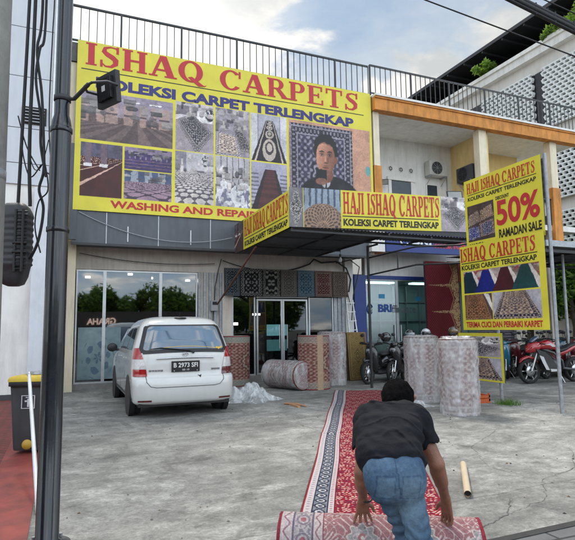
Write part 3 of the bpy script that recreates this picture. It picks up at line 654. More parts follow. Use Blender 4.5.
# next unit: red fascia, green door, grey shutters
MB().box((12.05,14.3,3.0),(13.3,14.36,3.7)).build('red_fascia', mat('fascia_red', (.22,.025,.03), .5, var=.15), Bd)
MB().box((12.1,14.4,.1),(12.5,14.45,3.0)).box((12.9,14.4,.1),(13.3,14.45,3.0)).build('green_door', mat('door_green', (.015,.06,.05), .5, var=.2), Bd)
MB().box((14.3,16.5,0),(17.2,16.6,5.0)).box((13.3,14.6,3.0),(17.2,14.8,5.0)).build('back_wall', mat('back_wall_grey', (.12,.11,.12), .8, var=.2), Bd)
st = MB()
for i in range(30): st.tube([(13.4,14.65+.0*i,.1+i*.098),(15.2,14.65,.1+i*.098)], .05, 6)
st.build('roller_shutter', mat('shutter_paint', (.13,.12,.14), .5, metal=.3, var=.15), Bd)
for x in (15.2,17.0): MB().box((x,14.5,0),(x+.25,14.8,5.0)).build('pillar', M_beige, Bd)

# ------------------------------------------------------------------ left building
Lb = thing('tiled_building', 'white building with big grey wall panels at the left edge of the photo', 'building', (-.5,13.2,0))
MB().box((-12,13.25,0),(-.45,20,14)).build('wall', M_white, Lb)
tp = MB(); zs = [4.86,5.36,6.2,7.45,8.67,9.9,11.1,12.3]
for i in range(len(zs)-1):
    for x1, x0 in ((-.44,-1.72),(-1.735,-3.0),(-3.015,-4.3)): tp.box((x0,13.2,zs[i]+.008),(x1,13.25,zs[i+1]-.008), bev=.004)
tp.build('wall_panel', M_tile, Lb)
v = MB().box((-1.06,13.16,6.31),(-.54,13.2,6.72), 1)
for i in range(5): v.box((-1.02,13.12,6.345+i*.075),(-.58,13.17,6.365+i*.075), 0)
v.build('vent_grille', [mat('vent_grey', (.35,.36,.38), .5), M_dark], Lb)
MB().box((-.72,12.95,0),(-.36,13.2,4.76), bev=.01).build('pillar', mat('pillar_white', (.66,.68,.72), .7, var=.05, dirt=.12), Lb)
MB().tube([(-.40,13.17,12),(-.40,13.15,6.5),(-.36,13.12,5.6),(-.30,13.1,5.0)], .028, 8).build('conduit', M_alu, Lb)
MB().box((-3.5,13.23,0),(-.73,13.245,.12)).build('skirting', M_dgrey, Lb)
bk = thing('cable_box', 'slim black cable box hanging beside the white pillar', 'cable box', (-.3,12.9,3.5))
MB().lathe([(.001,0),(.09,.05),(.11,.2),(.11,.8),(.07,1.0),(.001,1.05)], (-.27,13.05,3.35), 14).lathe([(.001,0),(.07,.03),(.09,.15),(.09,.5),(.001,.6)], (-.2,13.02,2.7), 14).build('case', M_black, bk)
MB().tube([(-.22,12.95,4.7),(-.2,12.93,3.9),(-.15,12.95,3.2),(-.13,12.97,2.9)], .03, 8).build('bracket', M_galv, bk)
tag(MB().box((-.17,13.2,3.95),(-.02,13.3,4.5), bev=.004).build('small_sign', mat('small_sign_yellow', (.75,.6,.03), .5, var=.1)), 'small yellow sign edge between white pillar and black lamp post', 'sign')

# ------------------------------------------------------------------ breeze block building
Br = thing('breeze_block_building', 'tall pale building with white breeze block screens and dark roof at upper right', 'building', (22,14,0))
MB().box((22.1,13.5,0),(36,60,15.2)).build('wall', mat('pale_render', (.68,.65,.60), .85, var=.06, scale=1, dirt=.15), Br)
MB().box((21.75,13.2,15.15),(36.2,60.2,15.75)).box((21.65,13.1,15.55),(36.3,60.3,15.75)).build('parapet', M_white, Br)
MB().box((21.7,12.5,17.25),(37,62,17.45)).build('roof', mat('roof_dark', (.03,.032,.04), .6, var=.2), Br)
rb = MB()
for y in np.arange(13,61,1.5): rb.box((21.75,y,17.13),(36.5,y+.08,17.25))
for y in (18,26,36,48): rb.box((23.0,y,15.7),(23.15,y+.15,17.3))
rb.build('roof_beam', mat('roof_steel', (.05,.055,.065), .6), Br)
def screen(y0, y1, z0, z1):
    b = MB(); cw, ch = .30, .19; ny = int((y1-y0)/cw); nz = int((z1-z0)/ch)
    for j in range(nz+1): 
        z = z0+(z1-z0)*j/nz; b.box((21.80,y0,z-.028),(21.98,y1,z+.028))
    for j in range(nz):
        for i in range(ny+1):
            y = y0+(y1-y0)*(i+(.5 if j%2 else 0))/ny
            if y > y1+.01: continue
            z = z0+(z1-z0)*j/nz; h = (z1-z0)/nz
            b.add([(21.81,y-.03,z+.03),(21.97,y-.03,z+.03),(21.97,y+.03,z+.03),(21.81,y+.03,z+.03),(21.77,y-.055,z+h-.03),(21.97,y-.055,z+h-.03),(21.97,y+.055,z+h-.03),(21.77,y+.055,z+h-.03)],
                  [(0,1,5,4),(1,2,6,5),(2,3,7,6),(3,0,4,7)], 0)
    return b
Mscr = mat('screen_white', (.80,.82,.81), .7, var=.06)
for z0, z1 in ((11.3,14.35),(7.6,10.6),(4.0,6.9)):
    for y0, y1 in ((14.0,18.2),(18.85,22.4),(24.0,27.5),(29.2,32.6),(34.5,38)):
        if y0 > 23 and z0 < 11: continue
        o = screen(y0, y1, z0, z1).build('block_screen', Mscr, Br)
        MB().box((22.0,y0,z0),(22.09,y1,z1)).build('screen_opening', M_dark, o)
    for y0 in (18.28,22.5,27.6): MB().box((22.0,y0,z0),(22.08,y0+.5 if y0<20 else y0+1.3,z1)).build('window', mat('dark_window', (.03,.032,.036), .2), Br)

# ------------------------------------------------------------------ canopy
M_cangrey = mat('canopy_sheet', (.10,.105,.11), .5, metal=.2, var=.3, dirt=.3)
Cn = thing('canopy', 'dark corrugated metal canopy on steel posts over the carpet shop entrance', 'canopy', (6,12,0))
def corrugated(x0, x1, y0, y1, z0, z1, par, m, st=.09, name='roof_sheet'):
    n = int((x1-x0)/st); b = MB(); vs = []
    for i in range(n*2+1):
        x = x0+(x1-x0)*i/(2*n); h = .022*(i%2); vs += [(x,y0,z0+h),(x,y1,z1+h)]
    b.add(vs, [(2*i,2*i+2,2*i+3,2*i+1) for i in range(2*n)])
    return b.build(name, m, par)
corrugated(4.32, 6.86, 10.05, 13.86, 3.64, 3.6, Cn, M_cangrey); corrugated(6.88, 9.2, 10.05, 10.95, 3.64, 3.63, Cn, M_cangrey)
fr = MB()
for x, y1 in ((4.36,13.9),(5.6,13.9),(6.8,13.9),(8.0,10.95),(9.15,10.95)): fr.box((x,10.05,3.58),(x+.04,y1,3.62))
fr.box((4.36,10.06,3.54),(9.2,10.1,3.58)).box((4.36,10.9,3.54),(9.2,10.94,3.58)).box((4.36,12.4,3.54),(6.84,12.44,3.58)).box((7.02,10.9,3.5),(7.06,11.37,3.54))
fr.build('frame', M_rail, Cn)
MB().tube([(7.04,11.35,0),(7.04,11.35,3.55)], .035, 10).build('post', M_black, Cn)
MB().tube([(7.06,11.35,3.24),(7.06,9.4,3.24),(7.86,8.9,3.24),(7.86,7.9,3.24)], .02, 8).tube([(7.06,11.35,2.8),(7.06,9.4,2.84),(7.86,8.9,2.85),(7.86,7.9,2.86)], .02, 8).tube([(7.06,10.1,2.82),(7.06,10.1,3.24)], .016, 8).build('tie_bar', M_black, Cn)
MB().tube([(4.3,12.1,3.5),(3.95,14.5,2.15)], .025, 8).build('brace', M_rust, Cn)
C2 = thing('canopy', 'grey corrugated parking canopy over the red motorcycle, on a thin pale post', 'canopy', (14,11,0))
corrugated(11.6, 18.4, 10.0, 13.9, 3.6, 3.75, C2, mat('sheet_grey', (.16,.165,.17), .6, var=.2, dirt=.3))
fr = MB()
for x in np.arange(11.7,18.3,1.7): fr.box((x,10.02,3.5),(x+.05,13.9,3.58))
for y in (10.02,11.4,12.8): fr.box((11.6,y,3.42),(18.4,y+.05,3.5))
fr.build('frame', M_rail, C2)
MB().box((11.6,9.9,3.56),(18.4,10.0,3.72)).build('gutter', M_galv, C2)
for p in ((13.15,10.71),(18.3,10.7),): MB().tube([(*p,0),(*p,3.5)], .04, 10).build('post', M_galv, C2)

# grit and litter on the forecourt
rnd = random.Random(31); b = MB()
for k in range(420):
    x = rnd.uniform(-.1,9); y = rnd.uniform(3.1,12.5); r = rnd.choice((.004,.006,.008,.014)); z0 = .003
    b.add([(x+r*math.cos(a)*rnd.uniform(.6,1.3), y+r*math.sin(a)*rnd.uniform(.6,1.3), z0) for a in (0,1.3,2.6,3.9,5.2)]+[(x,y,z0+r*.7)], [(0,1,5),(1,2,5),(2,3,5),(3,4,5),(4,0,5)], rnd.choice((0,0,1,2)))
struct(b.build('gravel', [mat('grit_grey', (.16,.15,.14), .9), mat('grit_dark', (.04,.035,.03), .9), mat('grit_leaf', (.16,.10,.04), .9)]), 'stuff', 'scattered grit and small litter on the concrete')

# cracks in the slab near the pavement edging
def crack(pts, w, seed):
    rn = random.Random(seed); b = MB(); P = []
    for i in range(len(pts)-1):
        for t in np.linspace(0,1,12,endpoint=False): P.append((pts[i][0]+(pts[i+1][0]-pts[i][0])*t+rn.uniform(-.02,.02), pts[i][1]+(pts[i+1][1]-pts[i][1])*t+rn.uniform(-.02,.02)))
    vs = []
    for i, p in enumerate(P):
        q = P[min(i+1,len(P)-1)]; o = P[max(i-1,0)]; dx, dy = q[0]-o[0], q[1]-o[1]; l = math.hypot(dx,dy)+1e-9; ww = w*rn.uniform(.2,1)*min(1,.2+i*.2,(len(P)-i)*.2); vs += [(p[0]-dy/l*ww,p[1]+dx/l*ww,.0045),(p[0]+dy/l*ww,p[1]-dx/l*ww,.0045)]
    b.add(vs, [(2*i+1,2*i+3,2*i+2,2*i) for i in range(len(P)-1)]); return struct(b.build('crack', M_crack))
M_crack = mat('crack_dark', (.11,.105,.098), .95, var=.3)
crack([(2.45,3.12),(2.9,3.22),(3.3,3.35),(3.7,3.7)], .006, 1); crack([(3.3,3.35),(3.9,3.5),(4.3,3.9),(5.0,4.1),(5.9,4.9)], .004, 2); crack([(4.3,3.9),(4.2,4.5),(4.7,5.3),(6.1,6.2)], .003, 3)
crack([(.1,5.2),(.9,5.6),(1.4,6.4)], .002, 4); crack([(5.9,4.9),(6.8,5.0),(8,5.6)], .003, 5); crack([(2.6,8.2),(3.4,7.5),(3.8,6.9),(4.0,6.0)], .002, 6)
# ------------------------------------------------------------------ printed signs
M_vinyl = mat('banner_vinyl', attr=True, rough=.42, var=.12, scale=1.4, bump=.7, bscale=2.2, detail=9)
M_lred = mat('letter_red', (.50,.022,.03), .5, var=.08); M_lnavy = mat('letter_navy', (.035,.03,.17), .5, var=.08); M_lblk = mat('letter_black', (.015,.014,.012), .5)
YEL = (.72,.63,.05)
# main banner
O = (.1,13.84,4.5); sg = thing('banner', 'huge yellow carpet shop banner with photos and a man in a suit', 'banner', (4.4,13.84,4.5))
Cv = Canvas(8.76, 4.46, 700, 350, YEL); ox, oz = O[0], O[2]
def P_(x0,z0,x1,z1,f): Cv.photo(x0-ox,z0-oz,x1-ox,z1-oz,f)
P_(.22,6.34,2.55,7.64,ph_hall); P_(.24,4.86,1.26,6.26,ph_rows((.10,.02,.02),(.14,.13,.2))); P_(1.31,5.66,2.53,6.26,ph_bluehall); P_(1.31,4.87,2.53,5.64,ph_diamond)
P_(2.62,6.34,3.69,7.72,ph_room); P_(3.73,6.34,4.75,7.72,ph_lobby); P_(2.62,4.88,3.69,6.31,ph_hex); P_(3.73,4.88,4.75,6.31,ph_bed)
P_(4.79,6.3,5.9,7.72,ph_runner); P_(4.79,4.88,5.9,6.27,ph_redstair); P_(5.96,4.95,8.78,7.7,ph_man)
b = MB(); Cv.put(b, O, (1,0,0), (0,0,1))
L3 = ((1,0,0),(0,0,1),(0,-1,0))
letters(b, 'ISHAQ', (0,O[1],0), *L3, .30, 8.33, 3.48, 8.93, 1, 'serif'); letters(b, 'CARPETS', (0,O[1],0), *L3, 3.86, 8.30, 8.36, 8.88, 1, 'serif')
b.box((.2,O[1]-.003,8.19),(8.58,O[1]-.001,8.215), 3)
letters(b, 'KOLEKSI CARPET TERLENGKAP', (0,O[1],0), *L3, .56, 7.74, 8.2, 8.04, 2, bold=.05)
letters(b, 'WASHING AND REPAIRING', (0,O[1],0), *L3, .98, 4.6, 5.6, 4.8, 1, bold=.035)
b.build('banner_face', [M_vinyl, M_lred, M_lnavy, M_lblk], sg)
MB().box((.1,13.845,4.5),(8.86,13.87,8.96)).build('backing_frame', M_rail, sg)
# canopy fascia banner (front and side)
sg = thing('banner', 'long yellow banner wrapped round the canopy edge, with dome and carpet pictures', 'banner', (6,10,3.6))
def sheared(b, Cw, P00, PU, PV): Cw.put(b, P00, PU, PV)
W1, H1 = 4.9, .86; Cv = Canvas(W1, H1, 380, 64, YEL)
Cv.photo(0,0,.33,H1,ph_greyrug); Cv.photo(.34,0,1.24,H1,ph_dome); Cv.photo(3.98,0,4.9,H1,ph_livroom)
O = (4.3,10.0,3.62); U = (1,0,.035); V = (0,0,1.0)
b = MB(); Cv.put(b, O, U, V); N = (0,-1,0)
letters(b, 'HAJI ISHAQ CARPETS', O, U, V, N, 1.30, .33, 3.93, .82, 1, 'serif'); letters(b, 'KOLEKSI CARPET TERLENGKAP', O, U, V, N, 1.30, .06, 3.9, .22, 3, bold=.04)
b.add([Vector(O)+Vector(U)*x+Vector(V)*z+Vector((0,-.004,0)) for x, z in ((1.28,.265),(3.9,.265),(3.9,.285),(1.28,.285))], [(0,1,2,3)], 3)
b.build('front_face', [M_vinyl, M_lred, M_lnavy, M_lblk], sg)
Cv = Canvas(3.86, .88, 200, 60, YEL); Cv.photo(0,0,.78,.88,ph_rows((.12,.08,.08),(.1,.1,.13)))
O = (4.3,13.87,3.56); U = (0,-1,.012); V = (0,0,.92); N = (-1,0,0); b = MB(); Cv.put(b, O, U, V, N=N)
letters(b, 'HAJI ISHAQ CARPETS', O, U, V, N, .86, .36, 3.8, .82, 1, 'serif'); letters(b, 'KOLEKSI CARPET TERLENGKAP', O, U, V, N, .9, .07, 3.78, .22, 3, bold=.04)
b.add([Vector(O)+Vector(U)*x+Vector(V)*z+Vector((-.004,0,0)) for x, z in ((.86,.28),(3.8,.28),(3.8,.30),(.86,.30))], [(3,2,1,0)], 3)
b.build('side_face', [M_vinyl, M_lred, M_lnavy, M_lblk], sg)
MB().box((4.32,10.02,3.66),(9.18,10.05,4.4)).box((4.31,10.02,3.66),(4.34,13.85,4.3)).build('backing_frame', M_rail, sg)
# pylon sign
sg = thing('pylon_sign', 'tall two-board yellow sign on steel posts offering 50% ramadan sale', 'sign', (7.75,7.6,0))
N = (-1,0,0); U = (0,-1,0); V = (0,0,1)
O = (7.73,8.56,3.06); Cv = Canvas(1.96,1.47,200,150,YEL); Cv.photo(.06,.16,.80,.92,ph_pile); b = MB(); Cv.put(b, O, U, V, N=N)
letters(b, 'HAJI ISHAQ CARPETS', O, U, V, N, .08, 1.18, 1.82, 1.40, 1, 'serif'); letters(b, 'KOLEKSI CARPET TERLENGKAP', O, U, V, N, .1, 1.02, 1.84, 1.10, 3, bold=.03)
letters(b, 'DISCOUNT', O, U, V, N, .86, .88, 1.2, .95, 3, bold=.035); letters(b, '50%', O, U, V, N, .86, .36, 1.88, .86, 1, bold=.028); letters(b, 'RAMADAN SALE', O, U, V, N, .9, .12, 1.9, .29, 3, bold=.035)
letters(b, 'HARGA', O, U, V, N, .1, .05, .5, .12, 3, bold=.035)
for z in (1.14,): b.add([(O[0]-.004,O[1]-x,O[2]+zz) for x, zz in ((.1,z),(1.85,z),(1.85,z+.012),(.1,z+.012))], [(3,2,1,0)], 3)
b.build('upper_board', [M_vinyl, M_lred, M_lnavy, M_lblk], sg)
O = (7.69,8.74,1.41); Cv = Canvas(2.14,1.74,220,180,YEL); Cv.photo(.08,.75,2.0,1.20,ph_four); Cv.photo(.08,.21,.84,.72,ph_brownrug); Cv.photo(.86,.21,2.0,.72,ph_navyrug); b = MB(); Cv.put(b, O, U, V, N=N)
letters(b, 'ISHAQ CARPETS', O, U, V, N, .02, 1.41, 1.94, 1.69, 1, 'serif'); letters(b, 'KOLEKSI CARPET TERLENGKAP', O, U, V, N, .04, 1.24, 1.96, 1.34, 3, bold=.03)
letters(b, 'TERIMA CUCI DAN PERBAIKI KARPET', O, U, V, N, .1, .05, 2.0, .165, 1, bold=.035)
b.add([(O[0]-.004,O[1]-x,O[2]+zz) for x, zz in ((.04,1.37),(1.98,1.37),(1.98,1.385),(.04,1.385))], [(3,2,1,0)], 3)
b.build('lower_board', [M_vinyl, M_lred, M_lnavy, M_lblk], sg)
b = MB(); b.box((7.735,6.62,3.07),(7.755,8.55,4.52)); b.box((7.695,6.62,1.42),(7.715,8.73,3.14)); b.build('board_backing', M_rail, sg)
for y in (6.57,7.9): MB().tube([(7.80,y,0),(7.80,y,4.54)], .032, 12).build('post', M_galv, sg)

# small poster below
sg = thing('poster_board', 'small carpet poster in a yellow frame under the tall sale sign', 'poster', (7.75,8.2,.4))
O = (7.73,8.95,.40); Cv = Canvas(1.22,.95,110,90,YEL); Cv.photo(.04,.48,1.16,.88,ph_room); Cv.photo(.04,.04,1.16,.46,ph_navyrug)
b = MB(); Cv.put(b, O, U, V, N=N); b.box((7.735,7.73,.4),(7.755,8.95,1.35), 1); b.build('poster_face', [M_vinyl, M_rail], sg)
# finance office sign
sg = thing('shop_sign', 'blue fascia sign with white and red letters, half hidden by the yellow banner', 'sign', (10.8,13.7,3.84))
MB().box((9.16,13.7,3.84),(12.5,13.86,5.2)).build('sign_box', M_blue, sg)
MB().box((8.66,13.72,3.82),(9.14,13.9,5.1)).build('white_box', M_white, sg)
b = MB(); letters(b, 'BRI', (0,13.698,0), *L3, 10.15, 4.08, 10.9, 4.42, 0, bold=.035); letters(b, 'finance', (0,13.698,0), *L3, 11.0, 4.02, 12.3, 4.4, 1, bold=.03)
letters(b, 'BRI finance', (0,13.698,0), *L3, 9.5, 4.7, 11.9, 5.05, 0, bold=.03)
b.tube([(9.85+.16*math.cos(a),13.69,4.22+.16*math.sin(a)) for a in np.linspace(.5,5.6,14)], .03, 6, 0)
b.build('lettering', [mat('sign_white', (.75,.77,.8), .5), mat('sign_red', (.45,.03,.05), .5)], sg)
# carpets hung above the shop door
xs = [4.14,4.63,5.3,5.87,6.42,7.0,7.6,8.16]
pal = [dict(field=C(.05,.07,.09), light=C(.25,.27,.27), dark=C(.02,.02,.03), border=C(.04,.05,.07), scale=6),
 dict(field=C(.035,.032,.035), light=C(.42,.41,.38), dark=C(.02,.02,.02), border=C(.06,.06,.06), scale=5, medal=False),
 dict(field=C(.03,.032,.036), light=C(.45,.43,.38), dark=C(.02,.02,.02), border=C(.03,.03,.03), scale=3, medal=False, seed=4),
 dict(field=C(.17,.15,.14), light=C(.33,.30,.27), dark=C(.06,.06,.06), border=C(.13,.12,.11), scale=6),
 dict(field=C(.08,.16,.22), light=C(.27,.34,.38), dark=C(.04,.07,.1), border=C(.10,.15,.18), scale=5),
 dict(field=C(.16,.05,.05), light=C(.36,.27,.22), dark=C(.04,.03,.03), border=C(.2,.12,.1), scale=7, medal=False),
 dict(field=C(.13,.10,.08), light=C(.32,.28,.22), dark=C(.05,.04,.03), border=C(.09,.06,.05), scale=8)]
labs = ['dark blue grey sample carpet at the left end of the row above the door','black sample carpet with dense white scrolls above the shop window','black sample carpet with loose pale vines above the shop door',
 'grey brown sample carpet with centre medallion above the shop door','light blue sample carpet above the shop door','dark red sample carpet in the row above the shop door','brown sample carpet at the right end of the row above the door']
M_pile = mat('carpet_pile', attr=True, rough=.95, var=.15, scale=60, spec=.1, bump=.3, bscale=200)
for i in range(7):
    x0, x1 = xs[i]+.01, xs[i+1]-.01; w = x1-x0
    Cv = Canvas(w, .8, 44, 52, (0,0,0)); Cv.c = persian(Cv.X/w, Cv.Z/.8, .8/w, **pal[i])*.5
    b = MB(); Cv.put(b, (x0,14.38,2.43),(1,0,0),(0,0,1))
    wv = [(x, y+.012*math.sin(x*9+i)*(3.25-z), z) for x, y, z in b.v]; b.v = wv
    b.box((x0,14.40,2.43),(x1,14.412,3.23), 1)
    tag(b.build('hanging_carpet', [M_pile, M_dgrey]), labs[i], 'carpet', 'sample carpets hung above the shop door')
# maroon prayer carpet
def maroon(Cw):
    X, Z = Cw.X, Cw.Z; c = B((.085,.012,.016), X); c = mix(c, C(.13,.03,.03), (np.sin(X*70)*np.sin(Z*70) > .45)*.6); r = Cw.w-X
    pit = .86; zz = np.mod(Z-.25, pit)/pit
    edge = .18+.17*np.abs(zz-.5)*2*(1.0); g = (r < edge)&(fbm(X*40,Z*40,3) > .42)
    c = mix(c, C(.36,.25,.13), g*.85); c = mix(c, C(.04,.008,.01), (r < .03)*1.)
    arm = (np.abs(np.mod(zz+.5,1)-.5) < .075*(1.25-r)); c = mix(c, C(.34,.23,.12), (arm&(r < 1.25)&(fbm(X*45,Z*45,7) > .47))*.8)
    c = mix(c, C(.30,.2,.1), ((np.abs(r-edge-.05) < .012))*.9); return c*(.9+.2*fbm(X*6,Z*6,2)[...,None])
Cv = Canvas(1.35, 2.75, 90, 180, (0,0,0)); Cv.c = maroon(Cv); b = MB(); Cv.put(b, (10.68,13.8,.85),(1,0,0),(0,0,1)); b.v = [(x, y+.03*math.sin(x*5+1.2)*(3.7-z)*.4, z) for x, y, z in b.v]
b.box((10.68,13.85,.85),(12.03,13.87,3.6), 1)
tag(b.build('hanging_carpet', [M_pile, M_dgrey]), 'tall maroon prayer carpet with gold arches hanging beside the glass office', 'carpet')
# ------------------------------------------------------------------ smooth bodies from distance fields
class Field:
    def __init__(s, lo, hi, res):
        s.lo = np.array(lo,float); s.res = res; s.n = np.ceil((np.array(hi)-s.lo)/res).astype(int)+1; s.f = np.full(s.n, 1.0, np.float32)
    def _sub(s, lo, hi):
        i0 = np.clip(np.floor((lo-s.lo)/s.res).astype(int), 0, s.n-1); i1 = np.clip(np.ceil((hi-s.lo)/s.res).astype(int)+1, 1, s.n)
        ax = [s.lo[k]+np.arange(i0[k],i1[k])*s.res for k in range(3)]; return tuple(slice(i0[k],i1[k]) for k in range(3)), np.meshgrid(*ax, indexing='ij')
    def cap(s, a, b, ra, rb=None, k=.03, sc=None, cut=False):
        rb = ra if rb is None else rb; a = np.array(a,float); b = np.array(b,float); m = max(ra,rb)+k+.06
        sl, G = s._sub(np.minimum(a,b)-m, np.maximum(a,b)+m); ab = b-a; L = ab@ab+1e-12
        d = [G[i]-a[i] for i in range(3)]; t = np.clip((d[0]*ab[0]+d[1]*ab[1]+d[2]*ab[2])/L, 0, 1)
        e = [d[i]-t*ab[i] for i in range(3)]
        if sc is not None: e = [e[i]/sc[i] for i in range(3)]
        dist = np.sqrt(e[0]**2+e[1]**2+e[2]**2)-(ra+(rb-ra)*t)
        if sc is not None: dist = dist*min(sc)
        f = s.f[sl]
        if cut:
            dist = -dist; h = np.maximum(k-np.abs(f-dist),0)/k; s.f[sl] = np.maximum(f,dist)+h*h*k*.25; return s
        h = np.maximum(k-np.abs(f-dist),0)/k; s.f[sl] = (np.minimum(f,dist)-h*h*k*.25).astype(np.float32); return s
    def chain(s, pts, rs, k=.03):
        for i in range(len(pts)-1): s.cap(pts[i], pts[i+1], rs[i], rs[i+1], k)
        return s
    def warp(s, fn, band=.04):
        m = np.abs(s.f) < band; I = np.argwhere(m); P = s.lo+I*s.res; s.f[m] += fn(P[:,0],P[:,1],P[:,2]).astype(np.float32); return s
    def plane(s, fn): # keep where fn<0
        ax = [s.lo[k]+np.arange(s.n[k])*s.res for k in range(3)]; G = np.meshgrid(*ax, indexing='ij', sparse=True); s.f = np.maximum(s.f, fn(*G).astype(np.float32)); return s
    def mesh(s):
        f = s.f; nx, ny, nz = f.shape; ins = f < 0
        acc = np.zeros((nx-1,ny-1,nz-1,3), np.float32); cnt = np.zeros((nx-1,ny-1,nz-1), np.float32)
        cs = [(0,0,0),(1,0,0),(0,1,0),(1,1,0),(0,0,1),(1,0,1),(0,1,1),(1,1,1)]
        any_in = np.zeros(cnt.shape, bool); all_in = np.ones(cnt.shape, bool)
        def C8(c, arr): return arr[c[0]:nx-1+c[0], c[1]:ny-1+c[1], c[2]:nz-1+c[2]]
        for c in cs: q = C8(c, ins); any_in |= q; all_in &= q
        act = any_in & ~all_in; I = np.argwhere(act)
        pos = np.zeros((len(I),3)); num = np.zeros(len(I))
        for i in range(8):
            for j in range(i+1,8):
                if sum(abs(cs[i][k]-cs[j][k]) for k in range(3)) != 1: continue
                a = f[I[:,0]+cs[i][0], I[:,1]+cs[i][1], I[:,2]+cs[i][2]]; b = f[I[:,0]+cs[j][0], I[:,1]+cs[j][1], I[:,2]+cs[j][2]]
                m = (a < 0) != (b < 0); t = np.where(m, a/np.where(m, a-b, 1), 0)
                p = np.array(cs[i])[None]+t[:,None]*(np.array(cs[j])-np.array(cs[i]))[None]; pos[m] += p[m]; num[m] += 1
        pos = (I+pos/num[:,None])*s.res+s.lo
        idx = np.full(act.shape, -1, np.int64); idx[act] = np.arange(len(I)); F = []
        for ax in range(3):
            o1, o2 = [(1,2),(2,0),(0,1)][ax]
            sl0 = [slice(1,-1)]*3; sl0[ax] = slice(0,-1); sl1 = list(sl0); sl1[ax] = slice(1,None)
            A_ = ins[tuple(sl0)]; B_ = ins[tuple(sl1)]; E = np.argwhere(A_ != B_); off = np.array([1,1,1]); off[ax] = 0; E = E+off
            if not len(E): continue
            def g(d1, d2):
                q = E.copy(); q[:,o1] -= d1; q[:,o2] -= d2; return idx[q[:,0],q[:,1],q[:,2]]
            Q = np.stack([g(1,1),g(0,1),g(0,0),g(1,0)], 1); flip = B_[tuple((E-off).T)]
            Q[flip] = Q[flip][:,::-1]; F.append(Q)
        F = np.concatenate(F); F = F[(F >= 0).all(1)]
        return pos, F
def from_field(fd, name, m, parent, colf=None, T=None):
    v, F = fd.mesh(); b = MB(); cols = None
    if colf is not None: cols = [tuple(c) for c in colf(v)]
    P = v if T is None else T(v)
    b.add([tuple(p) for p in P], [tuple(int(i) for i in f) for f in F], 0, True, cols)
    return b.build(name, m, parent)
def TW(v):
    s, c = math.sin(YAW), math.cos(YAW); v = v-np.array([.02,0,0]); return np.stack([s*v[:,1]+c*v[:,0], c*v[:,1]-s*v[:,0], v[:,2]], 1)

# ------------------------------------------------------------------ the man unrolling the carpet
pc = W(.58,2.74,0); man = thing('person', 'man in black t-shirt and blue jeans bending over the carpet roll, seen from behind', 'person', pc)
PV = (.53,2.73,.79); CH = (.605,3.07,.965); MID = (.555,2.9,.90)
SL, SR = (.465,3.12,.955), (.745,3.06,.955); EL, ER = (.418,3.03,.69), (.826,2.99,.745); WL, WR = (.437,3.15,.515), (.903,3.12,.522)
HL, HR = (.475,2.72,.77), (.590,2.72,.77); KL, KR = (.612,2.86,.45), (.648,2.66,.44); AL, AR = (.60,2.84,.10), (.675,2.48,.10)
HD = (.69,3.31,1.065); NK = (.635,3.16,1.0)
fd = Field((.28,2.25,0),(1.08,3.52,1.26), .0052)
fd.chain([PV,MID,CH], [.08,.078,.085], .03); fd.cap((.49,2.74,.79),(.58,2.74,.79),.08,.08,.03).cap((.53,3.09,.95),(.68,3.06,.95),.075,.075,.03).cap((.50,2.88,.87),(.62,2.88,.87),.06,.06,.03)
fd.cap(CH,NK,.07,.052,.04).cap(NK,HD,.05,.06,.03)
fd.cap(HD,(.70,3.345,1.055),.088,.082,.02).cap((.70,3.36,1.03),(.712,3.41,.985),.068,.045,.03)
fd.cap((.712,3.445,1.03),(.716,3.462,1.012),.012,.013,.012)                      # nose
for dx in (-.03,.03): fd.cap((.71+dx,3.428,1.055),(.71+dx,3.43,1.053),.014,.014,.012)
fd.cap((.69,3.44,.985),(.735,3.44,.985),.008,.008,.012)                         # lips
for ex in (-1,1): fd.cap((.695+ex*.086,3.33,1.04),(.697+ex*.094,3.315,1.065),.012,.016,.012)
fd.chain([SL,EL,WL], [.052,.038,.024], .02).chain([SR,ER,WR], [.054,.040,.025], .02)
fd.cap((.42,3.045,.64),(.43,3.09,.59),.040,.033,.02).cap((.836,3.01,.70),(.865,3.05,.63),.041,.034,.02)
def hand(wr, ctr, dirv, across, side, lens, spread, curl):
    wr, ctr, dv, ac = (np.array(x,float) for x in (wr,ctr,dirv,across)); dv /= np.linalg.norm(dv); ac /= np.linalg.norm(ac); nrm = np.cross(dv, ac)
    fd.cap(wr, ctr-dv*.02, .024, .02, .02)
    for o in (-.026,-.009,.009,.026): fd.cap(ctr-dv*.03+ac*o*.7, ctr+dv*.028+ac*o, .015, .0125, .012)
    for i, o in enumerate((-.029,-.0098,.0098,.029)):
        p = ctr+dv*.035+ac*o; d = dv+ac*spread*(i-1.5)/1.5*.55; d /= np.linalg.norm(d); L_ = lens[i]
        q = p+d*L_*.45; d2 = d+nrm*curl; d2 /= np.linalg.norm(d2); r = q+d2*L_*.3; d3 = d2+nrm*curl*1.3; d3 /= np.linalg.norm(d3); t = r+d3*L_*.25
        fd.cap(p, q, .0098, .0090, .005).cap(q, r, .0090, .0082, .004).cap(r, t, .0082, .0070, .004)
    p = ctr-dv*.022+ac*side*.024; d = dv*.6+ac*side*.9+nrm*.25; d /= np.linalg.norm(d); q = p+d*.035; d2 = dv*.9+ac*side*.35+nrm*.3; d2 /= np.linalg.norm(d2)
    fd.cap(p, q, .0145, .0115, .012).cap(q, q+d2*.03, .0108, .0085, .005)
hand(WL, (.440,3.19,.462), (.02,.28,-.95), (1,.0,.03), 1, (.066,.078,.074,.058), .75, .22)
hand(WR, (.913,3.14,.468), (.10,.22,-.97), (.55,-.80,.0), -1, (.070,.082,.078,.060), .25, .35)
fd.chain([HL,KL,AL], [.070,.045,.034], .02).chain([HR,KR,AR], [.07,.045,.034], .02)
for (x,y,z), d in ((AL,(.02,.16)),(AR,(.03,.16))): fd.cap((x,y-.03,.05),(x+d[0],y+d[1],.035),.036,.028,.02)
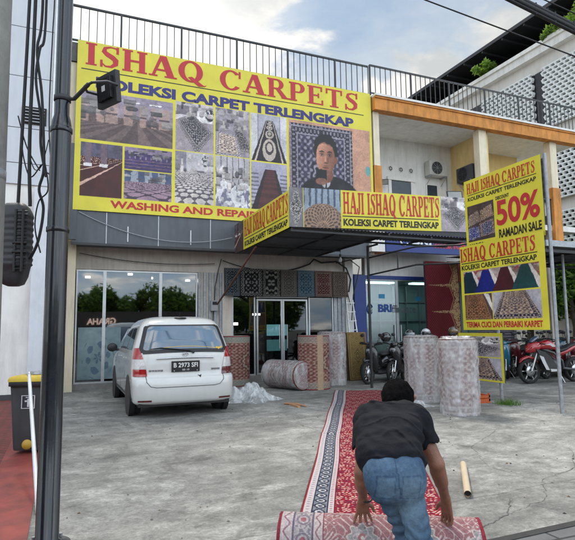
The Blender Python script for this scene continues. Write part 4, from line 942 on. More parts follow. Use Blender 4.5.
M_skin = mat('skin', (.25,.105,.062), .5, var=.25, scale=9, bump=.25, bscale=160)
from_field(fd, 'body', M_skin, man, None, TW)
# t-shirt
fs = Field((.28,2.5,.6),(1.0,3.4,1.2), .0065)
fs.cap((.484,2.755,.825),(.590,2.755,.825),.110,.110,.04).cap((.475,2.83,.87),(.60,2.83,.87),.108,.108,.05).cap((.475,2.95,.93),(.64,2.92,.93),.105,.105,.06).cap((.52,3.10,.965),(.70,3.05,.97),.108,.108,.06).cap((.475,3.12,.965),(.74,3.06,.97),.072,.072,.05)
fs.cap((.595,2.79,.82),(.655,2.78,.80),.08,.06,.05).cap((.46,2.81,.83),(.50,2.81,.83),.085,.08,.05)
fs.cap((.60,3.10,.97),(.632,3.155,1.0),.072,.064,.04)
fs.cap(SL,(.44,3.075,.83),.073,.070,.04).cap((.74,3.06,.955),(.787,3.02,.86),.074,.068,.04)
fs.cap((.437,3.065,.80),(.425,3.04,.73),.062,.066,.006,cut=True).cap((.800,3.015,.825),(.82,3.0,.76),.060,.066,.006,cut=True)
fs.cap((.64,3.19,1.02),(.67,3.28,1.06),.062,.07,.01,cut=True)
def hem(x, y, z): # cut the shirt at the waist: keep what lies up the back
    return (( (x-.53)*.30 + (2.66-y)*.62 + (.875-z)*.9 )-.115)*.8
fs.plane(lambda x, y, z: (.62*(2.60-y)+.78*(.752-z)+.0*(x)-.03*np.clip((x-.53)*8,-1,1)*.6)*1.0)
def folds(x, y, z):
    a = -.009*np.clip(1-np.abs(np.sin((x*.5+y*.9+z*.7)*26+5*vnoise(x*7,y*6,3)))*3.2,0,1)*np.clip(vnoise(x*9,y*9+z*5,12)*2-.6,0,1)+.0018*np.sin((y*1.0+z*1.4)*55+6*vnoise(x*9,y*7,3))*np.clip((3.02-y)*6,0,1)
    return a+.016*(fbm(x*11+y*5,z*14+y*9,5)-.5)+.006*np.abs(np.sin(x*24+y*17-z*9+4*vnoise(x*6,y*6,9)))+.004*np.sin(x*70+z*60+y*20)*vnoise(x*12,y*12,4)
fs.warp(lambda x, y, z: folds(x, y, z)*np.clip((z-.80)*0+1-np.clip((np.abs(x-.6)-.16)*12,0,1)*.75,0,1))
M_shirt = mat('black_cotton', (.010,.0105,.014), .9, var=.3, scale=30, spec=.2, bump=.9, bscale=17)
from_field(fs, 'shirt', M_shirt, man, None, TW)
# jeans
fj = Field((.30,2.25,.0),(.85,3.05,1.0), .0065)
fj.cap((.488,2.73,.79),(.588,2.73,.79),.098,.098,.04).cap((.490,2.69,.755),(.586,2.69,.755),.090,.090,.05).cap((.483,2.685,.75),(.490,2.69,.71),.080,.080,.05).cap((.594,2.680,.75),(.598,2.69,.71),.080,.080,.05)
fj.cap((.485,2.77,.82),(.59,2.77,.82),.090,.090,.04)
fj.chain([HL,KL,(.60,2.84,.07)], [.080,.055,.05], .012).chain([HR,KR,(.675,2.48,.07)], [.082,.055,.052], .012)
fj.plane(lambda x, y, z: (.62*(y-2.75)+.78*(z-.86)+.0*x-.015)*1.0)
fj.plane(lambda x, y, z: (.07-z)+0*x+0*y)
def jf(x, y, z):
    kb = np.exp(-((z-.46)/.09)**2); lo = np.exp(-((z-.12)/.12)**2)
    return (.007*kb+.009*lo)*np.sin(z*110+8*vnoise(x*14,y*14,1))+.008*(fbm(x*14+y*6,z*14,2)-.5)+.004*np.sin((x*.6-z)*75+y*20)*np.clip((.75-z)*4,0,1)*np.clip((z-.45)*5,0,1)+.002*np.exp(-((x-.54)/.010)**2)*(y<2.72)*(z<.86)*(z>.68)
fj.warp(jf)
def jcol(v):
    x, y, z = v.T; base = B((.045,.085,.145), x); w = np.clip(fbm(x*9,z*7+y*3,6)*1.5-.35, 0, 1); c = mix(base, C(.13,.20,.28), w*.75)
    c = mix(c, C(.20,.28,.35), np.exp(-((z-.66)/.12)**2)*np.exp(-((x-.60)/.10)**2)*.55); c = mix(c, C(.02,.04,.09), np.clip((fbm(x*22,z*9,9)-.6)*6,0,1)*.55)
    c = mix(c, C(.03,.055,.10), (np.abs(.62*(y-2.75)+.78*(z-.86)+.03) < .0035)*.8)
    for cx in (.474,.596):   # back pockets
        e = np.maximum(np.abs(x-cx-(z-.735)*.12)/.044, np.abs(z-.735)/.052); c = mix(c, C(.02,.04,.08), ((np.abs(e-1) < .06)&(y < 2.68))*.45); c = mix(c, C(.16,.22,.28), ((e < .9)&(y < 2.68))*.25)
    c = mix(c, C(.03,.05,.09), ((np.abs(x-.535-(.79-z)*.1) < .0035)&(y < 2.7)&(z > .7))*.7); return c
from_field(fj, 'jeans', mat('denim', attr=True, rough=.9, var=.2, scale=60, spec=.15, bump=.8, bscale=24), man, jcol, TW)
bl = MB(); pts = []
for t in np.linspace(0, 2*PI, 30, endpoint=False): pts.append(W(.535+.152*math.cos(t), 2.775+.085*math.sin(t), .868-.068*math.sin(t)))
fh = Field((.54,3.15,.93),(.84,3.48,1.22), .005)
fh.cap((.685,3.29,1.085),(.70,3.345,1.08),.097,.090,.02).cap((.665,3.24,1.06),(.68,3.27,1.07),.078,.085,.03)
fh.plane(lambda x, y, z: (.9*(y-3.385)-.35*(z-1.10)+0*x)); fh.cap((.71,3.43,1.0),(.712,3.44,.95),.085,.085,.01,cut=True)
fh.cap((.785,3.315,1.035),(.80,3.31,1.05),.03,.028,.008,cut=True).cap((.595,3.315,1.035),(.585,3.31,1.05),.03,.028,.008,cut=True)
fh.warp(lambda x, y, z: .016*(fbm(x*75+z*20,y*22,3)-.5)+.012*(fbm(x*26,y*22+z*22,8)-.5))
from_field(fh, 'hair', mat('black_hair', (.005,.0045,.005), .85, spec=.05, var=.5, scale=60, bump=1, bscale=240), man, None, TW)
sb = Field((.5,2.2,-.02),(.8,3.15,.14), .007)
for (x,y,z), d in ((AL,(.02,.17)),(AR,(.03,.17))): sb.cap((x,y-.035,.045),(x+d[0],y+d[1],.035),.046,.036,.02)
sb.plane(lambda x, y, z: (.004-z)+0*x+0*y); from_field(sb, 'shoes', mat('dark_shoe', (.03,.03,.03), .6), man, None, TW)
br = MB(); c0 = Vector(W(*WL)); ax = (Vector(W(*WL))-Vector(W(*EL))).normalized(); x_ = ax.orthogonal().normalized(); y_ = ax.cross(x_)
br.tube([c0-ax*.012+x_*.031*math.cos(t)+y_*.031*math.sin(t) for t in np.linspace(0,2*PI,17)], .006, 6).build('bracelet', M_black, man)

# ------------------------------------------------------------------ carpet being unrolled
cd = Vector((.5,.866,0)); cx_ = Vector((.866,-.5,0)); rc = Vector((1.75,2.8,0)); WID, RAD = 1.17, .185
cp = thing('carpet_runner', 'long red patterned carpet with a pale border, half unrolled across the forecourt', 'carpet', rc)
def rug_colors(x, y):
    "x metres from the left edge, y metres along"
    tx = np.asarray(x,float); ty = np.asarray(y,float); c = B((.22,.012,.02), tx)
    # red field: dense small vines and blossoms
    q = fbm(tx*9,ty*9,5); m = np.sin(tx*96+2.4*np.sin(ty*31))*np.sin(ty*74+2.4*np.sin(tx*43))+.6*(vnoise(tx*120,ty*95,2)-.5)*2
    c = mix(c, C(.50,.38,.33), np.clip((m-.36)*4,0,1)*.85); c = mix(c, C(.05,.02,.06), np.clip((-m-.62)*6,0,1)*.85)
    r = np.hypot(np.mod(tx-.28+.12*np.sin(ty*2.1),.3)-.15, np.mod(ty,.38)-.19); c = mix(c, C(.10,.012,.03), (np.abs(r-.06-.01*np.sin(tx*40)) < .012)*.6); c = mix(c, C(.46,.34,.28), (r < .02)*.7)
    W1 = C(.44,.39,.39); NV = C(.018,.02,.045); GR = C(.19,.20,.22)
    def band(a, b, col_, k=1.): 
        nonlocal c; c = mix(c, col_, ((tx >= a)&(tx < b))*k)
    band(0,.014,C(.22,.015,.02)); band(.014,.078,W1); band(.078,.09,NV); band(.09,.20,GR); band(.20,.212,NV); band(.212,.262,W1); band(.262,.27,C(.12,.01,.02))
    s1 = np.sin(ty*95)*np.cos((tx-.046)*80); c = mix(c, C(.20,.16,.2), ((tx>.02)&(tx<.074)&(s1>.35))*.75)
    s3 = np.sin(ty*120); c = mix(c, C(.30,.08,.10), ((tx>.222)&(tx<.256)&(s3>.3)&(np.abs(tx-.238)<.010))*.8)
    u = np.mod(ty,.15)/.15; w = np.abs(tx-.145); fl = np.hypot((u-.5)*.15, w); c = mix(c, NV, ((tx>.09)&(tx<.2)&(np.abs(np.sin(u*PI)*.045-w)<.009))*.9)
    c = mix(c, C(.46,.44,.43), ((tx>.09)&(tx<.2)&(fl<.036)&(fl>.022))); c = mix(c, C(.03,.03,.06), ((tx>.09)&(tx<.2)&(fl<.016)))
    c = mix(c, NV, ((tx>.095)&(tx<.195)&(vnoise(tx*110,ty*110,7)>.66))*.75)
    c = mix(c, C(.2,.012,.02), (tx > WID-.015)*1.)
    return c*(.9+.2*fbm(tx*3,ty*1.2,4)[...,None])
Lr = 9.45; nx_, ny_ = 200, 1500
def Pr(u, v):
    x = u*WID; y = v*Lr; x = x+.012*np.sin(y*.9+.4)+.006*np.sin(y*2.7); z = .014+.005*np.sin(y*2.3+x*3)+.03*np.clip(vnoise(x*2.2,y*1.6,5)-.62,0,1)+.018*np.exp(-((y-4.3-.25*x)/.05)**2)+.014*np.exp(-((y-7.2+.3*x)/.06)**2)
    return np.stack([rc.x+(x-WID/2)*cx_.x+y*cd.x, rc.y+(x-WID/2)*cx_.y+y*cd.y, z], 1)
b = MB(); b.grid(Pr, nx_, ny_, 0, True, lambda u, v: rug_colors(u*WID, v*Lr+.3))
e0 = [rc+cx_*(s*WID/2)+cd*t for s, t in ((-1,0),(1,0),(1,Lr),(-1,Lr))]
b.add([(p.x,p.y,.001) for p in e0]+[(p.x,p.y,.010) for p in e0], [(0,1,5,4),(1,2,6,5),(2,3,7,6),(3,0,4,7)], 1)
b.build('runner', [M_pile, mat('carpet_edge', (.16,.015,.02), .9)], cp)
def back_colors(x, s):
    "paler woven underside on the roll; x from the left end, s along the wrap"
    tx = np.asarray(x,float); ty = np.asarray(s,float); c = B((.33,.15,.155), tx)
    r0 = np.hypot(np.mod(tx+.02,.34)-.17, (np.mod(ty+.05,.42)-.21))*1.45; a0 = np.arctan2(np.mod(ty+.05,.42)-.21, np.mod(tx+.02,.34)-.17)
    c = mix(c, C(.33,.30,.30), (r0 < .115+.018*np.cos(a0*8))*1.); c = mix(c, C(.58,.50,.46), (np.abs(r0-.112-.018*np.cos(a0*8)) < .007)*.9)
    c = mix(c, C(.5,.44,.42), (np.abs(r0-.065-.012*np.cos(a0*6)) < .006)*.9); c = mix(c, C(.40,.14,.15), (r0 < .035)*.9); c = mix(c, C(.62,.56,.52), (r0 < .014)*1.)
    v = np.sin(tx*62+2.4*np.sin(ty*29))*np.sin(ty*55+2.4*np.sin(tx*31)); c = mix(c, C(.56,.47,.44), ((np.abs(v) < .10)&(r0 > .13))*.8); c = mix(c, C(.58,.5,.48), ((v > .86))*.9); c = mix(c, C(.28,.14,.16), (v < -.84)*.8)
    def band(a, b_, col_): 
        nonlocal c; c = mix(c, C(*col_), ((tx >= a)&(tx < b_))*1.)
    band(.0,.018,(.22,.02,.03)); band(.018,.085,(.50,.42,.41)); band(.085,.097,(.15,.12,.16)); band(.097,.20,(.42,.37,.37)); band(.20,.212,(.15,.12,.16)); band(.212,.262,(.52,.43,.42)); band(.262,.27,(.2,.05,.07))
    z1 = np.sin(ty*60); c = mix(c, C(.26,.12,.15), ((tx>.025)&(tx<.08)&(np.abs((tx-.052)-.016*z1)<.006))*.9); c = mix(c, C(.26,.12,.15), ((tx>.218)&(tx<.256)&(np.abs((tx-.237)-.012*z1)<.005))*.9)
    u = np.mod(ty,.13)/.13; fl = np.hypot((u-.5)*.13, tx-.148); c = mix(c, C(.2,.16,.2), ((tx>.097)&(tx<.2)&(np.abs(fl-.036)<.006))*.9); c = mix(c, C(.34,.12,.14), ((tx>.097)&(tx<.2)&(fl<.018)))
    c = mix(c, C(.14,.12,.16), ((tx>.10)&(tx<.197)&(fl>.045)&(vnoise(tx*90,ty*90,3)>.55))*.7)
    c = mix(c, C(.24,.02,.03), (tx > WID-.02)*1.)
    return np.clip((c*.78+C(.012,.014,.018))*(.78+.44*vnoise(tx*170,ty*170,1)[...,None]), 0, 1)
b = MB()
def Pc(u, v):
    a = v*2*PI; x = (u-.5)*WID; r = RAD+.004*np.sin(a*2+1)+.003*(vnoise(u*6,v*5,2)-.5)
    return np.stack([rc.x+x*cx_.x+r*np.sin(a)*cd.x, rc.y+x*cx_.y+r*np.sin(a)*cd.y, RAD+.008+r*np.cos(a)], 1)
b.grid(Pc, 380, 360, 0, True, lambda u, v: back_colors(u*WID, v*2*PI*RAD)); b.f = [f[::-1] for f in b.f]
o = b.build('roll', M_pile, cp)
for s in (-1,1):    # spiral ends
    b = MB(); pts = []
    for t in np.linspace(0, 1, 240):
        r = RAD-.004-t*(RAD-.03); a = t*2*PI*11; p = rc+cx_*(s*WID/2)+cd*(math.sin(a)*r); pts.append((p.x,p.y,RAD+.008+math.cos(a)*r))
    b.tube(pts, .0062, 5); e = rc+cx_*(s*(WID/2-.006)); b.tube([(e.x,e.y,RAD+.008),(e.x-cx_.x*s*.01,e.y-cx_.y*s*.01,RAD+.008)], RAD-.003, 32, 1)
    b.build('roll_end', [mat('edge_binding', (.24,.02,.03), .9, var=.3, scale=60), mat('roll_core', (.13,.03,.035), .95, var=.4, scale=50)], o)
# ------------------------------------------------------------------ white people carrier
CY, CXX = 9.15, 1.97
car = thing('parked_car', 'white family van parked nose-in at the left glass shopfront', 'car', (CXX,CY,0))
ZS = [.235,.27,.32,.42,.55,.64,.685,.70,.73,.80,.90,.97,1.02,1.08,1.12,1.2,1.3,1.4,1.5,1.57,1.63,1.68,1.715,1.735,1.745]
def itp(z, tab): return float(np.interp(z, [t[0] for t in tab], [t[1] for t in tab]))
YR = [(.235,.10),(.27,.03),(.34,0),(.5,-.01),(.62,0),(.675,.03),(.70,.085),(.74,.095),(.9,.10),(1.05,.12),(1.12,.15),(1.3,.21),(1.5,.30),(1.57,.345),(1.63,.41),(1.68,.50),(1.715,.62),(1.735,.8),(1.745,1.1)]
HW = [(.235,.82),(.27,.86),(.34,.875),(.62,.888),(.8,.888),(1.0,.875),(1.12,.855),(1.3,.80),(1.5,.735),(1.57,.71),(1.63,.675),(1.68,.62),(1.715,.53),(1.735,.42),(1.745,.3)]
YF = [(.235,4.3),(.3,4.5),(.5,4.56),(.7,4.53),(.85,4.45),(.95,4.2),(1.02,3.75),(1.08,3.45),(1.2,3.22),(1.4,2.9),(1.5,2.72),(1.6,2.5),(1.68,2.2),(1.72,1.95),(1.745,1.6)]
def nn(z): return 4.2 if z < .7 else (3.6 if z < 1.1 else 3.4)
def rear(x, z, off=0):
    hw = itp(z,HW); n = nn(z); q = min(abs(x)/hw, .9999); d = .32*(1-(1-q**n)**(1/n)); return itp(z,YR)+d-off
def section(z, N=26):
    hw = itp(z,HW); yr = itp(z,YR); yf = itp(z,YF); n = nn(z); P = []
    for i in range(N+1):
        t = -PI/2+PI*i/N; s = abs(math.sin(t))**(2/n)*math.copysign(1,math.sin(t)); c = max(0,math.cos(t))**(2/n); P.append((hw*s, yr+.32*(1-c), z))
    K = 14; yf0 = yf-.6
    for i in range(1,K): P.append((hw*(1-.0*i), yr+.32+(yf0-yr-.32)*i/K, z))
    for i in range(N+1):
        t = PI/2-PI*i/N; s = abs(math.sin(t))**(2/2.6)*math.copysign(1,math.sin(t)); c = max(0,math.cos(t))**(2/2.6); P.append((hw*s, yf0+.6*c, z))
    for i in range(1,K): P.append((-hw, yf0+(yr+.32-yf0)*i/K, z))
    return [(x+CXX, y+CY, z_) for x, y, z_ in P]
zz = sorted(set(ZS+[.29,.48,.6,.66,1.15,1.25,1.35,1.45,1.54,1.6,1.66,1.7,1.725]))
b = MB(); b.loft([section(z) for z in zz], 0, True)
M_car = mat('car_white', (.60,.60,.585), .22, var=.03, scale=3, coat=.8, dirt=.06)
body = b.build('body', M_car, car)
def onside(y, z, s, off=.003): return (CXX+s*(itp(z,HW)+off), CY+y, z)
def onrear(x, z, off=.003): return (CXX+x, CY+rear(x,z,off), z)
def patch_rear(L, R, z0, z1, m, nz=14, nx=24, off=.004, b=None):
    b = b or MB(); vs = []
    for j in range(nz+1):
        z = z0+(z1-z0)*j/nz; a, c = L(z), R(z)
        for i in range(nx+1): vs.append(onrear(a+(c-a)*i/nx, z, off))
    b.add(vs, [(j*(nx+1)+i, j*(nx+1)+i+1, (j+1)*(nx+1)+i+1, (j+1)*(nx+1)+i) for j in range(nz) for i in range(nx)], m, True); return b
def patch_side(Y0, Y1, z0, z1, s, m, nz=10, ny=10, off=.004, b=None):
    b = b or MB(); vs = []
    for j in range(nz+1):
        z = z0+(z1-z0)*j/nz; a, c = Y0(z), Y1(z)
        for i in range(ny+1): vs.append(onside(a+(c-a)*i/ny, z, s, off))
    fs = [(j*(ny+1)+i, j*(ny+1)+i+1, (j+1)*(ny+1)+i+1, (j+1)*(ny+1)+i) for j in range(nz) for i in range(ny)]
    if s < 0: fs = [f[::-1] for f in fs]
    b.add(vs, fs, m, True); return b
M_cgl = mat('car_glass', (.05,.095,.15), .05, spec=1, coat=1, var=.1); M_trim = mat('black_trim', (.012,.012,.014), .5)
def rndw(z, z0, z1, w0, w1, r=.06):
    w = w0+(w1-w0)*(z-z0)/(z1-z0); d = min(z-z0, z1-z, r); return w-(r-math.sqrt(max(r*r-(r-d)**2,0)))
g = patch_rear(lambda z: -rndw(z,1.10,1.585,.795,.665), lambda z: rndw(z,1.10,1.585,.795,.665), 1.10, 1.585, 0, 22, 30, .004)
rw = g.build('rear_window_frame', M_trim, body)
g = patch_rear(lambda z: -rndw(z,1.14,1.56,.72,.61), lambda z: rndw(z,1.14,1.56,.72,.61), 1.14, 1.56, 0, 20, 26, .008); g.build('rear_window', M_cgl, body)
M_yst = mat('sticker_gold', (.65,.42,.05), .5)
g = MB()
def ribbon_rear(pts, w, m, off, b):
    for i in range(len(pts)-1):
        (x0,z0),(x1,z1) = pts[i],pts[i+1]; dx,dz = x1-x0,z1-z0; l = math.hypot(dx,dz); nx_,nz_ = -dz/l*w/2,dx/l*w/2
        b.add([onrear(x0-nx_,z0-nz_,off),onrear(x1-nx_,z1-nz_,off),onrear(x1+nx_,z1+nz_,off),onrear(x0+nx_,z0+nz_,off)], [(0,1,2,3)], m)
ribbon_rear([(x,1.155+.05*(1-(x/.62)**2)) for x in np.linspace(-.60,.62,20)], .008, 0, .011, g)
ribbon_rear([(.56,1.175),(.64,1.165)], .03, 0, .012, g); ribbon_rear([(.6,1.15),(.68,1.185)], .03, 0, .013, g)
g.build('window_sticker', M_yst, rw)
# lower rear glass sits behind a black garnish strip
g = MB(); ribbon_rear([(x,1.115+.02*(1-(x/.7)**2)) for x in np.linspace(-.72,.72,20)], .06, 0, .012, g); g.tube([onrear(.14,1.10,.03),onrear(.08,1.135,.035),onrear(-.42,1.185,.03),onrear(-.60,1.165,.02)], [.012,.014,.009,.005], 8)
g.sphere(onrear(.14,1.10,.03), .022, 10); g.build('rear_wiper', M_trim, body)
# tail lights
M_red = mat('lens_red', (.33,.008,.010), .12, coat=1, var=.05); M_clear = mat('lens_clear', (.55,.52,.52), .12, coat=1, var=.2, scale=40); M_dred = mat('lens_dark_red', (.10,.008,.01), .12, coat=1)
for s in (-1,1):
    def xi(z): return .70-.0*(z) + (z-.92)*-.02 - .035*math.cos((z-.72)/.46*PI)*-1
    def lamp(z0, z1, m, inn, out):
        b = MB(); vs = []; nz, nx = 8, 10
        for j in range(nz+1):
            z = z0+(z1-z0)*j/nz; a = inn(z)*s; hw = itp(z,HW); c = (hw*out(z))*s
            for i in range(nx+1):
                x = a+(c-a)*i/nx; vs.append(onrear(x, z, .012))
        fs = [(j*(nx+1)+i, j*(nx+1)+i+1, (j+1)*(nx+1)+i+1, (j+1)*(nx+1)+i) for j in range(nz) for i in range(nx)]
        if s < 0: fs = [f[::-1] for f in fs]
        b.add(vs, fs, 0, True); return b, m
    inn = lambda z: .655+.115*max(0,(z-.74)/.44)**1.3; o1 = lambda z: .9985
    parts = [(.71,.83, M_red if s < 0 else M_dred),(.83,1.0, M_clear),(1.0,1.19, M_red)]
    root = None
    for z0, z1, m_ in parts:
        bb_, _ = lamp(z0, z1-.002, m_, inn, o1)
        root_ = bb_.build('tail_light' if root is None else 'lens', m_, body if root is None else root)
        if root is None: root = root_
# plate
g = MB(); yP = CY+rear(0,.86)-.028; g.box((CXX-.245,yP,.77),(CXX+.245,yP+.02,.955), 0, bev=.004)
LP = ((1,0,0),(0,0,1),(0,-1,0)); letters(g, 'B 2973 SFI', (CXX,yP,0), *LP, -.21, .845, .21, .925, 1, bold=.02, lift=.003); letters(g, '03 19', (CXX,yP,0), *LP, -.06, .79, .06, .82, 1, bold=.01, lift=.003)
for x in (-.2,.2): g.sphere((CXX+x,yP,.79), .008, 8, 1)
g.build('number_plate', [mat('plate_black', (.015,.015,.018), .4), mat('plate_white', (.7,.7,.7), .5)], body)
g = MB(); g.tube([(CXX+x, CY+rear(x,1.0,.022), 1.0+.012*(1-(x/.52)**2)) for x in np.linspace(-.5,.5,15)], .014, 8, squash=1); g.build('chrome_strip', mat('chrome', (.6,.6,.62), .15, metal=.9), body)
g = MB(); cy_ = rear(0,1.065,.008); ring = lambda rx, rz: [(CXX+rx*math.cos(t), CY+cy_, 1.065+rz*math.sin(t)) for t in np.linspace(0,2*PI,25)]
g.tube(ring(.05,.033), .005, 6).tube(ring(.02,.03), .0045, 6).tube([(CXX+.033*math.cos(t), CY+cy_, 1.078+.012*math.sin(t)) for t in np.linspace(0,2*PI,19)], .0045, 6); g.build('badge', mat('badge_chrome', (.6,.6,.6), .2, metal=.8), body)
g = MB(); 
for k, (x0,x1) in enumerate(((-.62,-.38),(.46,.62))):
    for q in range(5): 
        xa = x0+(x1-x0)*q/5; g.box((CXX+xa,CY+rear(xa,.80,.008),.785+.004*(q%2)),(CXX+xa+(x1-x0)/6,CY+rear(xa,.80,.0),.815), 0)
g.build('model_lettering', mat('grey_chrome', (.25,.25,.26), .3, metal=.6), body)
g = MB(); g.add([onrear(.21,.71,.006),onrear(.25,.665,.006),onrear(.28,.715,.006),onrear(.25,.70,.006)], [(0,1,2,3)]); g.build('sticker', M_trim, body)
# tailgate seam, bumper crease, reflectors
g = MB(); seam = [(-.675,.74),(-.665,.62),(-.60,.545),(-.50,.525),(.50,.525),(.60,.545),(.665,.62),(.675,.74)]
sp = []
for i in range(len(seam)-1):
    for t in np.linspace(0,1,8,endpoint=False): sp.append((seam[i][0]+(seam[i+1][0]-seam[i][0])*t, seam[i][1]+(seam[i+1][1]-seam[i][1])*t))
g.tube([onrear(x,z,-.001) for x, z in sp], .006, 6).build('tailgate_seam', mat('seam_dark', (.10,.10,.10), .8), body)
for s in (-1,1):
    g = MB(); ribbon_rear([(s*x,.305) for x in np.linspace(.58,.80,12)], .03, 0, .006, g); g.build('bumper_reflector', mat('reflector_maroon', (.12,.02,.02), .3), body)
# side glass, handles, mirrors, arches, wheels
for s in (-1,1):
    for y0, y1, k in ((.62,1.35,0),(1.42,2.22,1),(2.28,3.0,2)):
        f1 = (lambda z, a=y0, k=k: a+(.28*(z-1.14)/.4 if k == 0 else .02)); f2 = (lambda z, a=y1, k=k: a-(.62*(z-1.14)/.4 if k == 2 else -.0))
        patch_side(f1, f2, 1.14, 1.53, s, 0, off=.004).build('side_window', M_cgl, body)
    for y in (1.5,2.42): MB().tube([onside(y,.98,s,.02),onside(y+.16,.985,s,.02)], .013, 8).build('door_handle', M_car, body)
    g = MB()
    for y in (1.38,2.25,3.15): g.tube([onside(y,.36,s,.0),onside(y,.7,s,0),onside(y,1.1,s,0)], .0035, 5)
    g.tube([onside(1.38,.36,s,0),onside(3.15,.36,s,0)], .0035, 5); g.build('door_seam', M_dgrey, body)
    mx, my, mz = CXX+s*.99, CY+3.0, 1.13
    MB().sphere((mx,my,mz), .11, 14, 0, (1.0,.55,.85)).tube([(CXX+s*.84,my,1.08),(mx,my,1.08)], .025, 8).build('wing_mirror', M_trim, body)
    for y in (.80,3.55):
        g = MB().cyl((CXX+s*.80,CY+y,.33),(CXX+s*.8925,CY+y,.33), .375, 32); g.build('wheel_arch', M_trim, body)
        w = MB(); w.lathe([(.20,-.1),(.31,-.1),(.322,-.07),(.325,0),(.322,.07),(.31,.1),(.20,.1)], (CXX+s*.785,CY+y,.325), 36, 0, axis=(s,0,0)); w = w.build('wheel', mat('tyre', (.02,.02,.021), .85, bump=.4, bscale=60), car)
        r_ = MB(); r_.lathe([(.21,.06),(.205,.095),(.19,.07),(.05,.085),(.0001,.09)], (CXX+s*.775,CY+y,.325), 24, 0, axis=(s,0,0))
        for k in range(5):
            a = k*2*PI/5; r_.tube([(CXX+s*.862,CY+y+.04*math.cos(a),.325+.04*math.sin(a)),(CXX+s*.862,CY+y+.19*math.cos(a),.325+.19*math.sin(a))], .022, 6)
        r_.build('rim', mat('alloy', (.45,.46,.47), .35, metal=.8), w)
    # front lamps
    MB().sphere((CXX+s*.66,CY+4.36,.78), .16, 12, 0, (1,.7,.5)).build('headlight', M_clear, body)
g = MB().box((CXX-.78,CY+.12,.20),(CXX+.78,CY+4.3,.42)); g.build('underside', M_trim, car)
g = MB().tube([(CXX-.75,CY+.8,.33),(CXX+.75,CY+.8,.33)], .05, 10).sphere((CXX+.1,CY+.8,.33), .13, 12).tube([(CXX+.48,CY+.16,.235),(CXX+.46,CY+1.5,.28)], .032, 10).box((CXX+.25,CY+.25,.22),(CXX+.7,CY+.6,.36)); g.build('rear_axle', M_dgrey, car)
MB().lathe([(.12,0),(.1,.02),(.0001,.03)], (CXX,CY+.6,1.70), 14).tube([(CXX,CY+.72,1.71),(CXX,CY+.62,1.80)], .005, 5).build('aerial', M_trim, body)
g = patch_side(lambda z: .3, lambda z: 3.9, .30, .345, -1, 0, 2, 20, .003); g = patch_side(lambda z: .3, lambda z: 3.9, .30, .345, 1, 0, 2, 20, .003, g); g.build('sill_trim', M_dgrey, body)
# windscreen
g = MB(); vs = []
for j in range(9):
    z = 1.12+(1.6-1.12)*j/8; y = itp(z,YF)
    for i in range(13):
        x = (-.62+1.24*i/12)*(itp(z,HW)/.86); q = abs(x)/itp(z,HW); vs.append((CXX+x, CY+y-.6+.6*(1-q**2.6)**(1/2.6)+.012, z+.004))
g.add(vs, [(j*13+i+1, j*13+i, (j+1)*13+i, (j+1)*13+i+1) for j in range(8) for i in range(12)], 0, True).build('windscreen', M_cgl, body)
